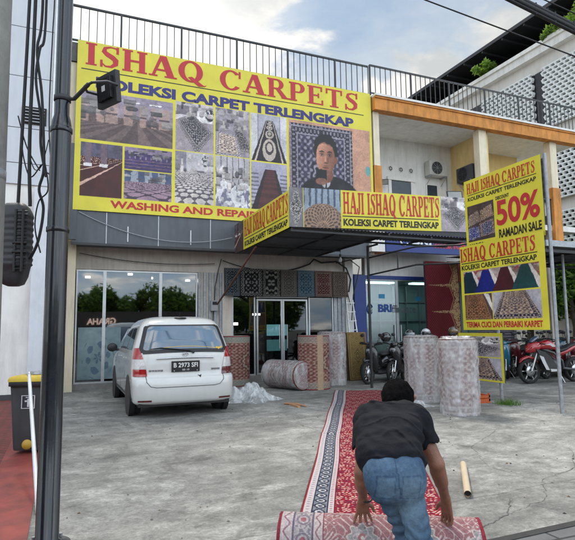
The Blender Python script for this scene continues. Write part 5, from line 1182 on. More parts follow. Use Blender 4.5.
# ------------------------------------------------------------------ carpet rolls
M_film = plastic_film('clear_wrap', (.74,.74,.75), .38, 5.0); M_film2 = plastic_film('thin_wrap', (.7,.72,.74), .26, 5)
M_core = mat('roll_end_core', (.20,.06,.06), .95, var=.4, scale=40)
def roll(loc, r, h, kw, name, label, group=None, wrap=None, lean=(0,0), lying=None, band=True, strip=None, seed=0):
    t = thing(name, label, 'carpet roll', loc, group); rnd = random.Random(seed)
    if lying is None: Z = Vector((lean[0],lean[1],1)).normalized()
    else: Z = Vector((math.cos(lying),math.sin(lying),0))
    X = Z.orthogonal().normalized() if lying is None else Vector((0,0,1)); Yv = Z.cross(X); base = Vector(loc)+(Vector((0,0,r+.01)) if lying is not None else Vector((0,0,.004)))
    zn, an = int(h*70), 96; Zv, Xv, Yw = np.array(Z), np.array(X), np.array(Yv); ph = rnd.random()*6
    def P(u, v):
        a = v*2*PI; rr = r*(1+.02*np.sin(2*a+ph)+.012*np.sin(3*a+u*4)); return np.array(base)+Zv*(u*h)[:,None]+Xv*(rr*np.cos(a))[:,None]+Yw*(rr*np.sin(a))[:,None]
    def cf(u, v):
        c = persian(np.mod(v*2+.0,1)*.7+.15, u, 1.2, medal=True, seed=seed, **kw)
        if band:
            e = np.minimum(u,1-u)*h; bc = mix(B(kw['border'], u), kw['light'], (np.sin(v*2*PI*r*70)*np.sin(e*70) > .1)*.8); c = np.where((e < .17)[...,None], bc, c); c = mix(c, kw['light'], (np.abs(e-.17) < .008)); c = mix(c, C(.2,.02,.03), e < .022)
        if strip is not None: c = mix(c, C(.42,.30,.20), (np.abs(v-strip) < .03)*1.)
        return c*(.85+.3*vnoise(u*h*80, v*90, 3)[...,None])
    b = MB(); b.grid(P, zn, an, 0, True, cf); b.build('carpet', M_pile, t)
    for e in (0,1):
        b = MB(); pts = []
        for q in np.linspace(0,1,160):
            rr = r*.99-q*(r*.99-.02); a = q*2*PI*9; pts.append(base+Z*(e*h)+X*(rr*math.cos(a))+Yv*(rr*math.sin(a)))
        b.tube(pts, .007, 5); p = base+Z*(e*h); b.tube([p, p+Z*(-.01 if e else .01)], r*.98, 28, 1); b.build('roll_end', [mat('pile_edge', tuple(x*.8+.05 for x in kw['light']), .9, var=.4, scale=60), M_core], t)
    if wrap:
        def Q(u, v):
            a = v*2*PI; n = vnoise(u*h*9+seed*7, v*26, 5); n2 = vnoise(u*h*22, v*60+seed, 8); hh = -.015+u*(h+.035)
            rr = r*(1+.02*np.sin(2*a+ph))+.008+wrap*(.6*np.abs(n-.5)*2+.35*np.abs(n2-.5)*2)
            cl = np.clip(np.minimum(u,1-u)*14,0,1)**.5; rr = rr*(1 if lying is None else 1)*np.where(u > .5, cl*.2+.8, 1); return np.array(base)+Zv*hh[:,None]+Xv*(rr*np.cos(a))[:,None]+Yw*(rr*np.sin(a))[:,None]
        b = MB(); b.grid(Q, 60, 110, 0, True)
        for e in (1,0) if lying is not None else (1,):
            def D(u, v):
                a = v*2*PI; rr = u*r*(.86 if e else 1.0); n = vnoise(u*6+3, v*22, 4); return np.array(base)+Zv*((h+.02 if e else -.015)+((1 if e else -1)*wrap*(n-.3)*1.4))[:,None]+Xv*(rr*np.cos(a))[:,None]+Yw*(rr*np.sin(a))[:,None]
            b.grid(D, 12, 90, 0, False)
        b.build('plastic_wrap', M_film if wrap > .012 else M_film2, t)
    return t
PINK = dict(field=C(.27,.15,.14), light=C(.46,.39,.35), dark=C(.10,.05,.07), border=C(.26,.20,.20), scale=11)
GRYP = dict(field=C(.27,.15,.14), light=C(.47,.42,.40), dark=C(.10,.07,.08), border=C(.22,.2,.2), scale=13)
RBR = dict(field=C(.235,.10,.085), light=C(.37,.28,.22), dark=C(.09,.04,.04), border=C(.23,.20,.18), scale=12)
GOLD = dict(field=C(.22,.14,.05), light=C(.36,.28,.13), dark=C(.06,.04,.02), border=C(.14,.07,.03), scale=12)
RG = 'carpet rolls standing on the forecourt'
roll((6.75,8.95,0), .35, 1.29, GRYP, 'carpet_roll', 'tall upright carpet roll wrapped in plastic, plastic scrap at its foot', RG, .014, seed=1, band=False)
roll((6.33,7.38,0), .315, 1.27, PINK, 'carpet_roll', 'nearest upright roll, wrapped loosely in cloudy plastic, beside the tall sign', RG, .036, seed=2, band=False)
roll((5.75,11.95,0), .40, 1.30, RBR, 'carpet_roll', 'bare red brown upright roll with a tan strip, at the carpet head', RG, None, seed=3, strip=.62)
roll((6.6,12.6,0), .38, 1.36, GRYP, 'carpet_roll', 'plastic wrapped upright roll behind the bare red brown roll', RG, .016, seed=4, band=False)
roll((4.25,13.6,0), .36, 1.30, dict(RBR, border=C(.20,.24,.22)), 'carpet_roll', 'red and green patterned upright carpet roll next to the white van', RG, None, seed=5)
roll((4.95,12.75,0), .345, 1.15, PINK, 'carpet_roll', 'plastic wrapped carpet roll lying on its side by the shop door', None, .016, lying=math.radians(-70), seed=6)
# flat folded gold carpet leaning on the wall
t = thing('folded_carpet', 'gold and brown folded carpet standing below the small ladder', 'carpet', (7.75,13.2,0))
Cv = Canvas(.62,1.35,60,120,(0,0,0)); Cv.c = persian(Cv.X/.62, Cv.Z/1.35, 2.1, **GOLD); b = MB(); Cv.put(b, (7.42,13.1,.02), (1,0,0),(0,.09,.99)); b.box((7.42,13.245,.0),(8.04,13.42,1.34), 1); b.build('carpet', [M_pile, mat('gold_backing', (.14,.10,.05), .9)], t)
# crumpled plastic
def heap(name, label, c, rx, ry, h, seed, m):
    rn = np.random.RandomState(seed); lob = [(rn.uniform(-.6,.6), rn.uniform(-.6,.6), rn.uniform(.2,.5), rn.uniform(.5,1)) for _ in range(7)]
    def P(u, v):
        r = u**.8; a = v*2*PI; x = r*np.cos(a); y = r*np.sin(a); z = np.zeros_like(x)
        for lx, ly, s, hh in lob: z = np.maximum(z, hh*np.exp(-((x-lx)**2+(y-ly)**2)/s**2))
        rd = 1-np.abs(vnoise(x*2.6+9, y*2.6+seed, 2)*2-1); rd2 = 1-np.abs(vnoise(x*5+y*3, y*6, 5)*2-1); rd3 = fbm(x*10, y*10, 3, 2); z = z*(1-r**2.5)*(.80+.22*rd**2)+.09*rd2**2*(1-r**5)+.05*rd3*(1-r**8)
        e = 1+.22*vnoise(v*9+seed, v*3, 1)*0+.2*np.sin(a*5+seed)*r; return np.stack([c[0]+x*rx*e+.03*rd2, c[1]+y*ry*e, .006+z*h], 1)
    b = MB(); b.grid(P, 70, 130, 0, True); return b.build(name, m)
M_heap = plastic_film('white_plastic_sheet', (.84,.86,.88), .46, 6)
tag(heap('plastic_sheet', '', (3.6,10.65), .62, .48, .50, 3, M_heap), 'crumpled white plastic sheet heaped behind the right rear wheel of the van', 'plastic')
tag(heap('plastic_sheet', '', (6.15,8.35), .30, .24, .16, 5, M_heap), 'small scrap of clear plastic at the foot of the wrapped rolls', 'plastic')
# cardboard tube, stick, crate
t = thing('cardboard_tube', 'pale cardboard tube lying on the concrete to the right of the man', 'tube', (3.67,4.25,0))
p0, p1 = Vector((3.30,3.80,.032)), Vector((3.97,4.62,.032)); d = (p1-p0).normalized()
MB().tube([p0,p1], .031, 18, 0, False).tube([p0+d*.002,p1-d*.002], .026, 18, 0, False).build('tube', mat('cardboard', (.50,.40,.28), .85, var=.08), t)
MB().tube([p0+d*.03,p0+d*.034], .0255, 16).build('tube_hollow', M_dark, t)
tag(MB().tube([(4.05,9.8,.02),(4.2,9.5,.03),(4.28,9.25,.02)], [.02,.025,.012], 7).box((4.1,9.25,.0),(4.16,9.65,.03)).build('wood_scrap', mat('raw_wood', (.42,.22,.12), .8, var=.2)), 'small reddish wood scrap on the concrete left of the carpet', 'wood')
tg = thing('crate', 'small orange plastic crate behind the nearest wrapped roll', 'crate', (7.55,8.2,0))
b = MB().box((7.4,8.1,0),(7.7,8.4,.03)); 
for z in (.03,.10): b.box((7.4,8.1,z),(7.7,8.12,z+.05)).box((7.4,8.38,z),(7.7,8.4,z+.05)).box((7.4,8.12,z),(7.42,8.38,z+.05)).box((7.68,8.12,z),(7.7,8.38,z+.05))
for x, y in ((7.4,8.1),(7.67,8.1),(7.4,8.37),(7.67,8.37)): b.box((x,y,.03),(x+.03,y+.03,.18))
b.build('crate_body', mat('orange_plastic', (.55,.11,.03), .5, var=.1), tg)
# ladder
t = thing('ladder', 'short aluminium step ladder standing against the shop pillar', 'ladder', (8.1,14.1,0))
b = MB()
for s in (-1,1): b.tube([(8.22+s*.17,14.0,.0),(8.22+s*.11,14.42,2.35)], .025, 8)
b.build('rail', M_alu, t); b = MB()
for k in range(8): z = .28+k*.28; y = 14.0+.42*z/2.35; MB().box((8.22-.15,y-.03,z),(8.22+.15,y+.03,z+.025)).build('rung', M_alu, t)
# electric box and wall cables
t = thing('meter_box', 'small grey electric box on the fluted column between the two shopfronts', 'electric box', (3.85,14.5,2.1))
MB().box((3.78,14.42,2.0),(3.98,14.55,2.3), bev=.01).box((3.82,14.40,2.18),(3.94,14.43,2.26), 1).build('case', [mat('box_grey', (.30,.31,.32), .5), M_dark], t)
MB().tube([(3.9,14.5,2.3),(3.92,14.52,2.7),(4.02,14.53,3.2),(4.1,14.5,3.5)], .012, 6).tube([(3.86,14.5,2.0),(3.84,14.52,1.2),(3.86,14.53,.3)], .012, 6).build('cable', M_wire, t)
wl = MB()
def sag(a, b_, d, n=14): return [(a[0]+(b_[0]-a[0])*t, a[1]+(b_[1]-a[1])*t, a[2]+(b_[2]-a[2])*t-4*d*t*(1-t)) for t in np.linspace(0,1,n)]
wl.tube(sag((5.6,14.55,3.2),(6.9,14.5,3.45),.08), .022, 7).tube([(6.9,14.5,3.45),(7.05,14.5,3.6),(7.3,14.5,3.5),(7.8,14.45,3.55),(8.15,14.45,3.35),(8.3,14.45,3.0),(8.22,14.45,2.6)], .025, 7)
wl.tube([(7.8,14.45,3.5),(8.3,14.45,3.62),(8.6,14.4,3.4),(8.5,14.4,3.0),(8.35,14.4,2.5),(8.3,14.45,1.7)], .016, 6).tube(sag((4.14,14.5,3.45),(5.6,14.55,3.2),.06), .012, 6).tube([(8.05,14.5,3.6),(8.1,14.48,2.9),(8.3,14.5,2.2)], .012, 6)
tag(wl.build('wall_cable', M_wire), 'black cables looping along the beige wall above the shop door', 'cable')
tag(MB().tube(sag((.3,14.5,3.5),(3.9,14.5,3.35),.12), .010, 6).build('wall_cable', M_wire), 'thin cable along the beige band above the left glass shopfront', 'cable')
tag(MB().tube(sag((.25,13.85,4.45),(4.2,13.8,4.0),.38,20), .010, 6).build('sagging_wire', mat('wire_grey', (.35,.36,.38), .5)), 'pale wire sagging across the grey awning', 'cable')
# bulb
t = thing('light_bulb', 'bare light bulb hanging under the dark canopy', 'light bulb', (6.6,12.0,3.3))
MB().lathe([(.0001,-.09),(.03,-.085),(.045,-.05),(.04,-.01),(.022,.03),(.02,.05)], (6.6,12.0,3.28), 18).build('bulb', mat('bulb_glass', (.55,.56,.55), .1), t)
MB().cyl((6.6,12,3.32),(6.6,12,3.40), .03, 12).tube([(6.6,12,3.4),(6.6,12,3.56)], .006, 6).build('socket', M_dgrey, t)
# air conditioners
def aircon(O, U, N, label, dark=False):
    U, N = Vector(U), Vector(N); O = Vector(O); Z = Vector((0,0,1)); t = thing('air_conditioner', label, 'air conditioner', O)
    def bx(u0,n0,z0,u1,n1,z1,b,m=0):
        q = [O+U*u+N*n+Z*z for z in (z0,z1) for u, n in ((u0,n0),(u1,n0),(u1,n1),(u0,n1))]; b.add(q, [(0,1,2,3),(7,6,5,4),(0,4,5,1),(1,5,6,2),(2,6,7,3),(3,7,4,0)], m)
    b = MB(); bx(-.42,.06,-.28,.42,.36,.28,b); b.build('case', mat('aircon_case', (.06,.06,.065) if dark else (.55,.54,.50), .5, var=.1, dirt=.3), t, bevel=.02)
    b = MB(); c = O+U*-.08+N*.363; b.lathe([(.0001,0),(.225,0),(.24,.012),(.245,0)], c, 28, 1, axis=N)
    for r in (.06,.12,.18,.235): b.tube([c+N*.016+U*r*math.cos(a)+Z*r*math.sin(a) for a in np.linspace(0,2*PI,25)], .006, 5)
    for k in range(4): a = k*PI/4; b.tube([c+N*.016-U*.235*math.cos(a)-Z*.235*math.sin(a), c+N*.016+U*.235*math.cos(a)+Z*.235*math.sin(a)], .006, 5)
    b.build('fan_grille', [M_dgrey if dark else M_galv, M_dark], t)
    b = MB(); bx(-.36,.0,-.33,-.32,.40,-.285,b); bx(.32,.0,-.33,.36,.40,-.285,b); b.tube([O+U*-.34+N*.02+Z*-.6, O+U*-.34+N*.36+Z*-.31], .015, 6).tube([O+U*.34+N*.02+Z*-.6, O+U*.34+N*.36+Z*-.31], .015, 6)
    b.tube([O+U*.42+N*.2+Z*0, O+U*.55+N*.12+Z*.05, O+U*.62+N*.05+Z*-.3, O+U*.62+N*.04+Z*-1.1], .018, 6); b.build('bracket', M_galv, t)
aircon((12.83,15.85,7.42), (1,0,0), (0,-1,0), 'cream air conditioner unit on the white balcony wall')
aircon((13.72,14.75,7.05), (0,-1,0), (-1,0,0), 'dark air conditioner unit on the yellow side wall', True)
# floodlights
def flood(O, d, w, h, label, arm, m=None):
    d = Vector(d).normalized(); O = Vector(O); s = d.cross(Vector((0,0,1))).normalized(); u = s.cross(d); t = thing('floodlight', label, 'floodlight', O)
    def bx(b, du, w_, h_, d0, d1, mi=0):
        q = [O+s*x+u*z+d*y for y in (d0,d1) for x, z in ((-w_,-h_),(w_,-h_),(w_,h_),(-w_,h_))]; b.add(q, [(3,2,1,0),(4,5,6,7),(0,1,5,4),(1,2,6,5),(2,3,7,6),(3,0,4,7)], mi)
    b = MB(); bx(b,0,w/2,h/2,-.01,.03); 
    for k in range(9): x = -.8+k*.2; q = [O+s*(x*w/2*.8+dx)+u*z*h/2*.7+d*y for y in (-.035,-.01) for dx, z in ((-.004,-1),(.004,-1),(.004,1),(-.004,1))]; b.add(q, [(3,2,1,0),(4,5,6,7),(0,1,5,4),(1,2,6,5),(2,3,7,6),(3,0,4,7)], 0)
    b.build('housing', M_black, t); b = MB(); bx(b,0,w*.44,h*.42,.031,.034); b.build('lens', mat('flood_lens', (.30,.30,.27), .15), t)
    b = MB(); bx(b,0,.022,.022,-.0375,-.036); b.build('label_plate', mat('plate_silver', (.6,.6,.6), .4), t)
    b = MB()
    for x in (-1,1): b.tube([O+s*(x*w*.53), O+s*(x*w*.53)-d*.09, O+s*(x*w*.2)-d*.16], .010, 6)
    b.tube([O-d*.16-s*w*.2, O-d*.16+s*w*.2], .010, 6).tube([O-d*.16]+[Vector(a) for a in arm], .016, 8); b.build('bracket', M_dgrey, t); return t
flood((8.85+1.6,15.6,6.68), (-.5,-1,-.4), .28, .2, 'small black spotlight on the balcony wall left of the door', [(10.5,15.85,6.68)])
flood((9.6,11.0,4.95), (-.35,-1,.25), .42, .34, 'black floodlight standing above the yellow canopy banner', [(9.6,11.2,4.6),(9.6,11.2,3.6)])
# ------------------------------------------------------------------ lamp post, utility pole, cables
LPx = W(-1.71,3.86,0)
t = thing('lamp_post', 'tall black lamp post with a stepped lower sleeve, near the left edge', 'lamp post', LPx)
b = MB(); b.lathe([(.0001,.0),(.155,0),(.155,.02),(.095,.03),(.078,.05),(.076,1.2),(.073,3.05),(.066,3.1),(.054,3.14),(.052,5.2),(.050,8),(.0001,8.02)], LPx, 32)
for z in (2.25,3.02): b.lathe([(.078,z-.02),(.081,z-.015),(.081,z+.015),(.078,z+.02)], LPx, 32)
b.build('pole', mat('pole_black_paint', (.009,.012,.018), .26, var=.3, scale=5, coat=.5, bump=.08, bscale=14), t)
b = MB()
for k in range(4): a = PI/4+k*PI/2; b.cyl(LPx+Vector((math.cos(a)*.125,math.sin(a)*.125,.018)), LPx+Vector((math.cos(a)*.125,math.sin(a)*.125,.05)), .014, 6)
b.build('anchor_bolt', M_galv, t)
for z in (3.27,):
    MB().lathe([(.056,-.02),(.062,-.02),(.062,.02),(.056,.02)], LPx+Vector((0,0,z)), 20).build('clamp', M_dgrey, t)
FL = W(-1.36,3.84,3.33); fdv = (W(.62,.8,0)+Vector((0,0,.10)))
flood(FL, fdv, .25, .24, 'black floodlight clamped to the lamp post, seen from behind', [W(-1.62,3.86,3.27), W(-1.66,3.86,3.27)])
UP = W(-1.97,3.25,0)
t = thing('utility_pole', 'round grey concrete utility pole cut by the left edge of the photo', 'utility pole', UP)
MB().lathe([(.0001,0),(.19,0),(.155,3.5),(.13,9),(.0001,9)], UP, 36).build('pole', mat('pole_concrete', (.27,.27,.25), .85, var=.2, scale=5, bump=.4, bscale=30, dirt=.3), t)
for z in (2.5,5,8): MB().lathe([(.16,-.03),(.168,-.03),(.168,.03),(.16,.03)], UP+Vector((0,0,z)), 24).build('band', M_galv, t)
# cable closure
cc = W(-2.11,4.02,0); cl = thing('cable_closure', 'black ribbed plastic cable closure hanging beside the concrete pole', 'cable closure', (cc.x,cc.y,1.85))
b = MB(); rx = W(1,0,0); ry = W(0,1,0); rings = []
prof = [(1.845,.04),(1.86,.075),(1.92,.10),(2.0,.115)]+[(2.0+.012*i, .122+(.006 if i%4 < 2 else 0)) for i in range(1,34)]+[(2.42,.12),(2.46,.10),(2.49,.07),(2.50,.02)]
for z, r in prof:
    sh = -.012*(z-2.15); rings.append([cc+rx*(sh+r*.98*math.copysign(abs(math.cos(a))**.6,math.cos(a)))+ry*(r*.7*math.copysign(abs(math.sin(a))**.6,math.sin(a)))+Vector((0,0,z)) for a in np.linspace(0,2*PI,36,endpoint=False)])
b.loft(rings); b.build('shell', mat('closure_plastic', (.035,.037,.042), .5, var=.25, scale=10, bump=.2), cl)
b = MB(); 
for o in (.045,.10): b.tube([cc+rx*o-ry*.085+Vector((0,0,1.95)), cc+rx*o-ry*.09+Vector((0,0,2.43))], .011, 6)
for k in range(18): b.tube([cc+rx*.05-ry*.088+Vector((0,0,1.97+k*.026)), cc+rx*.125-ry*.07+Vector((0,0,1.975+k*.026))], .005, 5)
for z in (2.1,2.17): b.tube([cc+rx*.03-ry*.092+Vector((0,0,z)), cc+rx*.13-ry*.075+Vector((0,0,z))], .012, 6)
b.build('clamp', M_black, cl)
def wcable(pts, r, label, extra=(), m=None):
    b = MB()
    def smooth(ps):
        ps = [W(*p) for p in ps]; out = []
        for i in range(len(ps)-1):
            p0, p1, p2, p3 = ps[max(i-1,0)], ps[i], ps[i+1], ps[min(i+2,len(ps)-1)]
            for t_ in np.linspace(0,1,7,endpoint=False): out.append(.5*((2*p1)+(p2-p0)*t_+(2*p0-5*p1+4*p2-p3)*t_*t_+(3*p1-p0-3*p2+p3)*t_**3))
        return out+[ps[-1]]
    b.tube(smooth(pts), r, 7)
    for e in extra: b.tube(smooth(e[0]), e[1], 6)
    return tag(b.build('cable', m or M_wire), label, 'cable')
wcable([(-2.06,4.0,5.5),(-2.07,4.0,4.0),(-2.08,4.0,3.2),(-2.10,4.02,2.48)], .013, 'straight thick black cable running down into the ribbed cable closure')
wcable([(-2.02,4.0,5.5),(-2.02,4.0,4.0),(-2.02,4.0,3.0),(-2.0,4.01,2.47)], .014, 'second straight black cable, just right of the first above the closure')
wcable([(-1.98,4.0,5.5),(-1.97,4.02,4.1),(-1.99,4.0,3.75),(-1.95,4.02,3.4),(-1.91,4.0,3.0),(-1.90,4.0,2.75),(-1.93,4.0,2.6),(-1.90,4.02,2.45),(-1.92,4.0,2.2),(-1.98,4.0,2.05)], .011,
   'twisted pair of black cables winding down in front of the panelled wall', [([(-1.955,4.0,5.5),(-1.94,4.02,4.0),(-1.97,4.0,3.75),(-1.99,4.0,3.5),(-1.95,4.02,3.2),(-1.93,4.0,2.95),(-1.88,4.0,2.7)], .011), ([(-1.93,4.0,2.75),(-2.05,4.02,2.95),(-2.12,4.0,3.2)], .005), ([(-1.92,4.0,2.8),(-2.0,4.0,2.7),(-2.06,4.0,2.85),(-2.09,4.0,3.05)], .005),
    ([(-1.90,4.0,2.75),(-1.84,4.0,2.7),(-1.80,4.0,2.55),(-1.83,4.0,2.3)], .006), ([(-1.90,4.0,2.85),(-1.86,4.0,2.6),(-1.93,4.0,2.5),(-1.95,4.0,2.3),(-1.9,4.0,2.1)], .006)])
wcable([(-1.86,4.0,5.5),(-1.865,4.0,4.2),(-1.87,4.0,3.9),(-1.875,4.0,3.3),(-1.86,4.0,2.95),(-1.83,4.0,2.75)], .005, 'thin black wire hanging down the middle of the panelled wall', [([(-1.87,4.0,3.0),(-1.92,4.01,2.8),(-1.97,4.0,2.76),(-2.02,4.0,2.88)], .004)])
# wires crossing the sky
tag(MB().tube(sag((7.36-9.6,9.1+3.6,8.91+4.0),(10.56+9.6,7.9-3.6,7.59-4.0+.0),.0), .016, 6).build('overhead_wire', M_wire), 'single black wire sloping across the sky at upper right', 'cable')
bb2 = MB(); A0, A1 = Vector(W(1.7,6.0,6.2)), Vector(W(6.2,6.3,3.95))
A0 = Vector((4.45,4.22,5.30)); A1 = Vector((5.27,3.92,4.87)); dv = A1-A0
for o, rr in ((0,.034),(.045,.028),(-.04,.022)): bb2.tube([A0-dv*8+Vector((0,0,o)), A0+Vector((0,0,o)), A1+Vector((0,.02,o)), A1+dv*6+Vector((0,0,o))], rr, 8)
for k in range(9): p = A0+dv*(k*.25); bb2.tube([p+Vector((0,0,-.06)), p+Vector((0,0,.08))], .012, 5)
tag(bb2.build('cable_bundle', M_wire), 'thick bundle of black cables at the top right corner', 'cable')
dv2 = Vector((.32,-.12,-.16)); tag(MB().tube([Vector((4.95,4.02,5.19))-dv2*12, Vector((4.95,4.02,5.19)), Vector((5.27,3.9,5.03)), Vector((5.27,3.9,5.03))+dv2*9], .007, 6).build('overhead_wire', M_wire), 'thin black wire just above the thick cable bundle at top right', 'cable')
# ------------------------------------------------------------------ bin and white pipe
t = thing('wheelie_bin', 'grey wheeled rubbish bin with a yellow lid on the red pavement', 'rubbish bin', (-.30,7.55,0))
b = MB(); bx0, by0 = -.30, 7.55; rg = []
def rr_(cx, cy, w, d, z, r=.04):
    P = []
    for k, (sx, sy) in enumerate(((1,1),(-1,1),(-1,-1),(1,-1))):
        for a in np.linspace(0, PI/2, 5): aa = a+k*PI/2; P.append((cx+sx*(w-r)+r*math.cos(aa), cy+sy*(d-r)+r*math.sin(aa), z))
    return P
ca, sa = math.cos(YAW*.75), math.sin(-YAW*.75)
def rot_(P): return [(bx0+(x)*ca-(y)*sa, by0+x*sa+y*ca, z) for x, y, z in P]
b.loft([rot_(rr_(0,0,w,d,z)) for z, w, d in ((.05,.185,.20),(.08,.19,.21),(.5,.21,.24),(.80,.225,.262),(.83,.228,.265),(.83,.245,.285),(.88,.245,.285))])
b.build('bin_body', mat('bin_grey', (.045,.048,.052), .5, var=.15, dirt=.25), t)
b = MB(); b.loft([rot_(rr_(0,0,w,d,z)) for z, w, d in ((.885,.25,.29),(.92,.25,.29),(.945,.23,.27),(.955,.18,.2))]); b.tube(rot_([(-.2,.3,.9),(.2,.3,.9)]), .02, 8); b.build('lid', mat('lid_yellow', (.60,.42,.03), .5, var=.12, dirt=.25), t)
for s in (-1,1):
    w = MB(); p = Vector(rot_([(s*.2,.19,.1)])[0]); ax = Vector(rot_([(1,0,0)])[0])-Vector(rot_([(0,0,0)])[0]); w.lathe([(.03,-.025),(.095,-.025),(.1,0),(.095,.025),(.03,.025)], p, 24, 0, axis=ax); w.lathe([(.0001,.028),(.05,.028),(.055,.02)], p, 16, 1, axis=ax).lathe([(.0001,-.028),(.05,-.028),(.055,-.02)], p, 16, 1, axis=ax); w.build('wheel', [M_black, mat('hub_grey', (.10,.10,.10), .5)], t)
fr = lambda x, z, y=-.26: Vector(rot_([(x,y,z)])[0])
ux = Vector(rot_([(1,0,0)])[0])-Vector(rot_([(0,0,0)])[0]); fn = ux.cross(Vector((0,0,1)))
b = MB(); O_ = fr(0,0,-.268)
def lq(x0,z0,x1,z1,l,m): b.add([O_+ux*x0+Vector((0,0,z0))+fn*l, O_+ux*x1+Vector((0,0,z0))+fn*l, O_+ux*x1+Vector((0,0,z1))+fn*l, O_+ux*x0+Vector((0,0,z1))+fn*l], [(0,1,2,3)], m)
for x0,z0,x1,z1 in ((-.08,.56,-.07,.72),(.07,.56,.08,.72),(-.07,.56,.07,.568),(-.07,.712,.07,.72)): lq(x0,z0,x1,z1,.0,0)
for x0,z0,x1,z1 in ((-.01,.58,.012,.68),(-.04,.64,-.012,.66),(.014,.64,.04,.67),(-.03,.69,.03,.70)): lq(x0,z0,x1,z1,.0,0)
b.build('bin_label', mat('label_white', (.55,.55,.55), .5), t)
b = MB(); p = O_+ux*.0+Vector((0,0,.13)); b.lathe([(.0001,.02),(.055,.02),(.06,0)], p-fn*.02, 20, 0, axis=fn); b.build('foot_cap', mat('cap_yellow', (.45,.28,.03), .5), t)
p = fr(-.02,.965,0); tag(heap('rag', '', (bx0,by0), .14, .12, .05, 4, mat('rag_grey', (.30,.30,.30), .9, var=.3)), 'small grey rag lying on the yellow bin lid', 'rag').location.z = .955
t = thing('white_pipe', 'long thin white plastic pipe leaning on the yellow bin lid', 'pipe', (-.13,4.95,0))
MB().tube([(-.15,4.95,.015),(-.36,6.93,.99)], .019, 12).build('pipe', mat('pvc_white', (.62,.63,.66), .4, var=.1, dirt=.15), t); MB().tube([(-.36,6.93,.99),(-.363,6.96,1.005)], .024, 12).build('pipe_cap', M_alu, t)
# ------------------------------------------------------------------ motorcycles (built facing +x, standing at the origin)
M_tyre = mat('bike_tyre', (.018,.018,.018), .85, bump=.3, bscale=60); M_ch = mat('bike_chrome', (.5,.5,.5), .2, metal=.9); M_eng = mat('engine_grey', (.10,.10,.105), .5, metal=.5, var=.3); M_seat = mat('bike_seat', (.015,.015,.016), .6)
def wheel(x, r, w, par, n=10, disc=True):
    b = MB(); prof = [(r-.07,-w*.6),(r-.02,-w),(r,-w*.4),(r,w*.4),(r-.02,w),(r-.07,w*.6)]; b.lathe(prof, (x,0,r), 32, 0, axis=(0,1,0)); o = b.build('wheel', M_tyre, par)
    b = MB(); b.lathe([(r-.075,-w*.7),(r-.09,0),(r-.075,w*.7)], (x,0,r), 28, 0, axis=(0,1,0)).cyl((x,-.05,r),(x,.05,r), .035, 12)
    for k in range(n//2): a = k*2*PI/(n//2); b.tube([(x+.03*math.cos(a),0,r+.03*math.sin(a)),(x+(r-.08)*math.cos(a),0,r+(r-.08)*math.sin(a))], .016, 6)
    if disc: b.lathe([(.05,.055),(.13,.055),(.13,.062),(.05,.062)], (x,0,r), 24, 0, axis=(0,1,0))
    b.build('rim', M_ch if n > 11 else mat('rim_dark', (.08,.08,.085), .4, metal=.5), o); return o
def blob(b, secs, m=0, n=18, e=.75):
    rings = []
    for x, zc, hw, hh in secs: rings.append([(x, hw*math.copysign(abs(math.cos(a))**e, math.cos(a)), zc+hh*math.copysign(abs(math.sin(a))**e, math.sin(a))) for a in np.linspace(0,2*PI,n,endpoint=False)])
    return b.loft(rings, m)
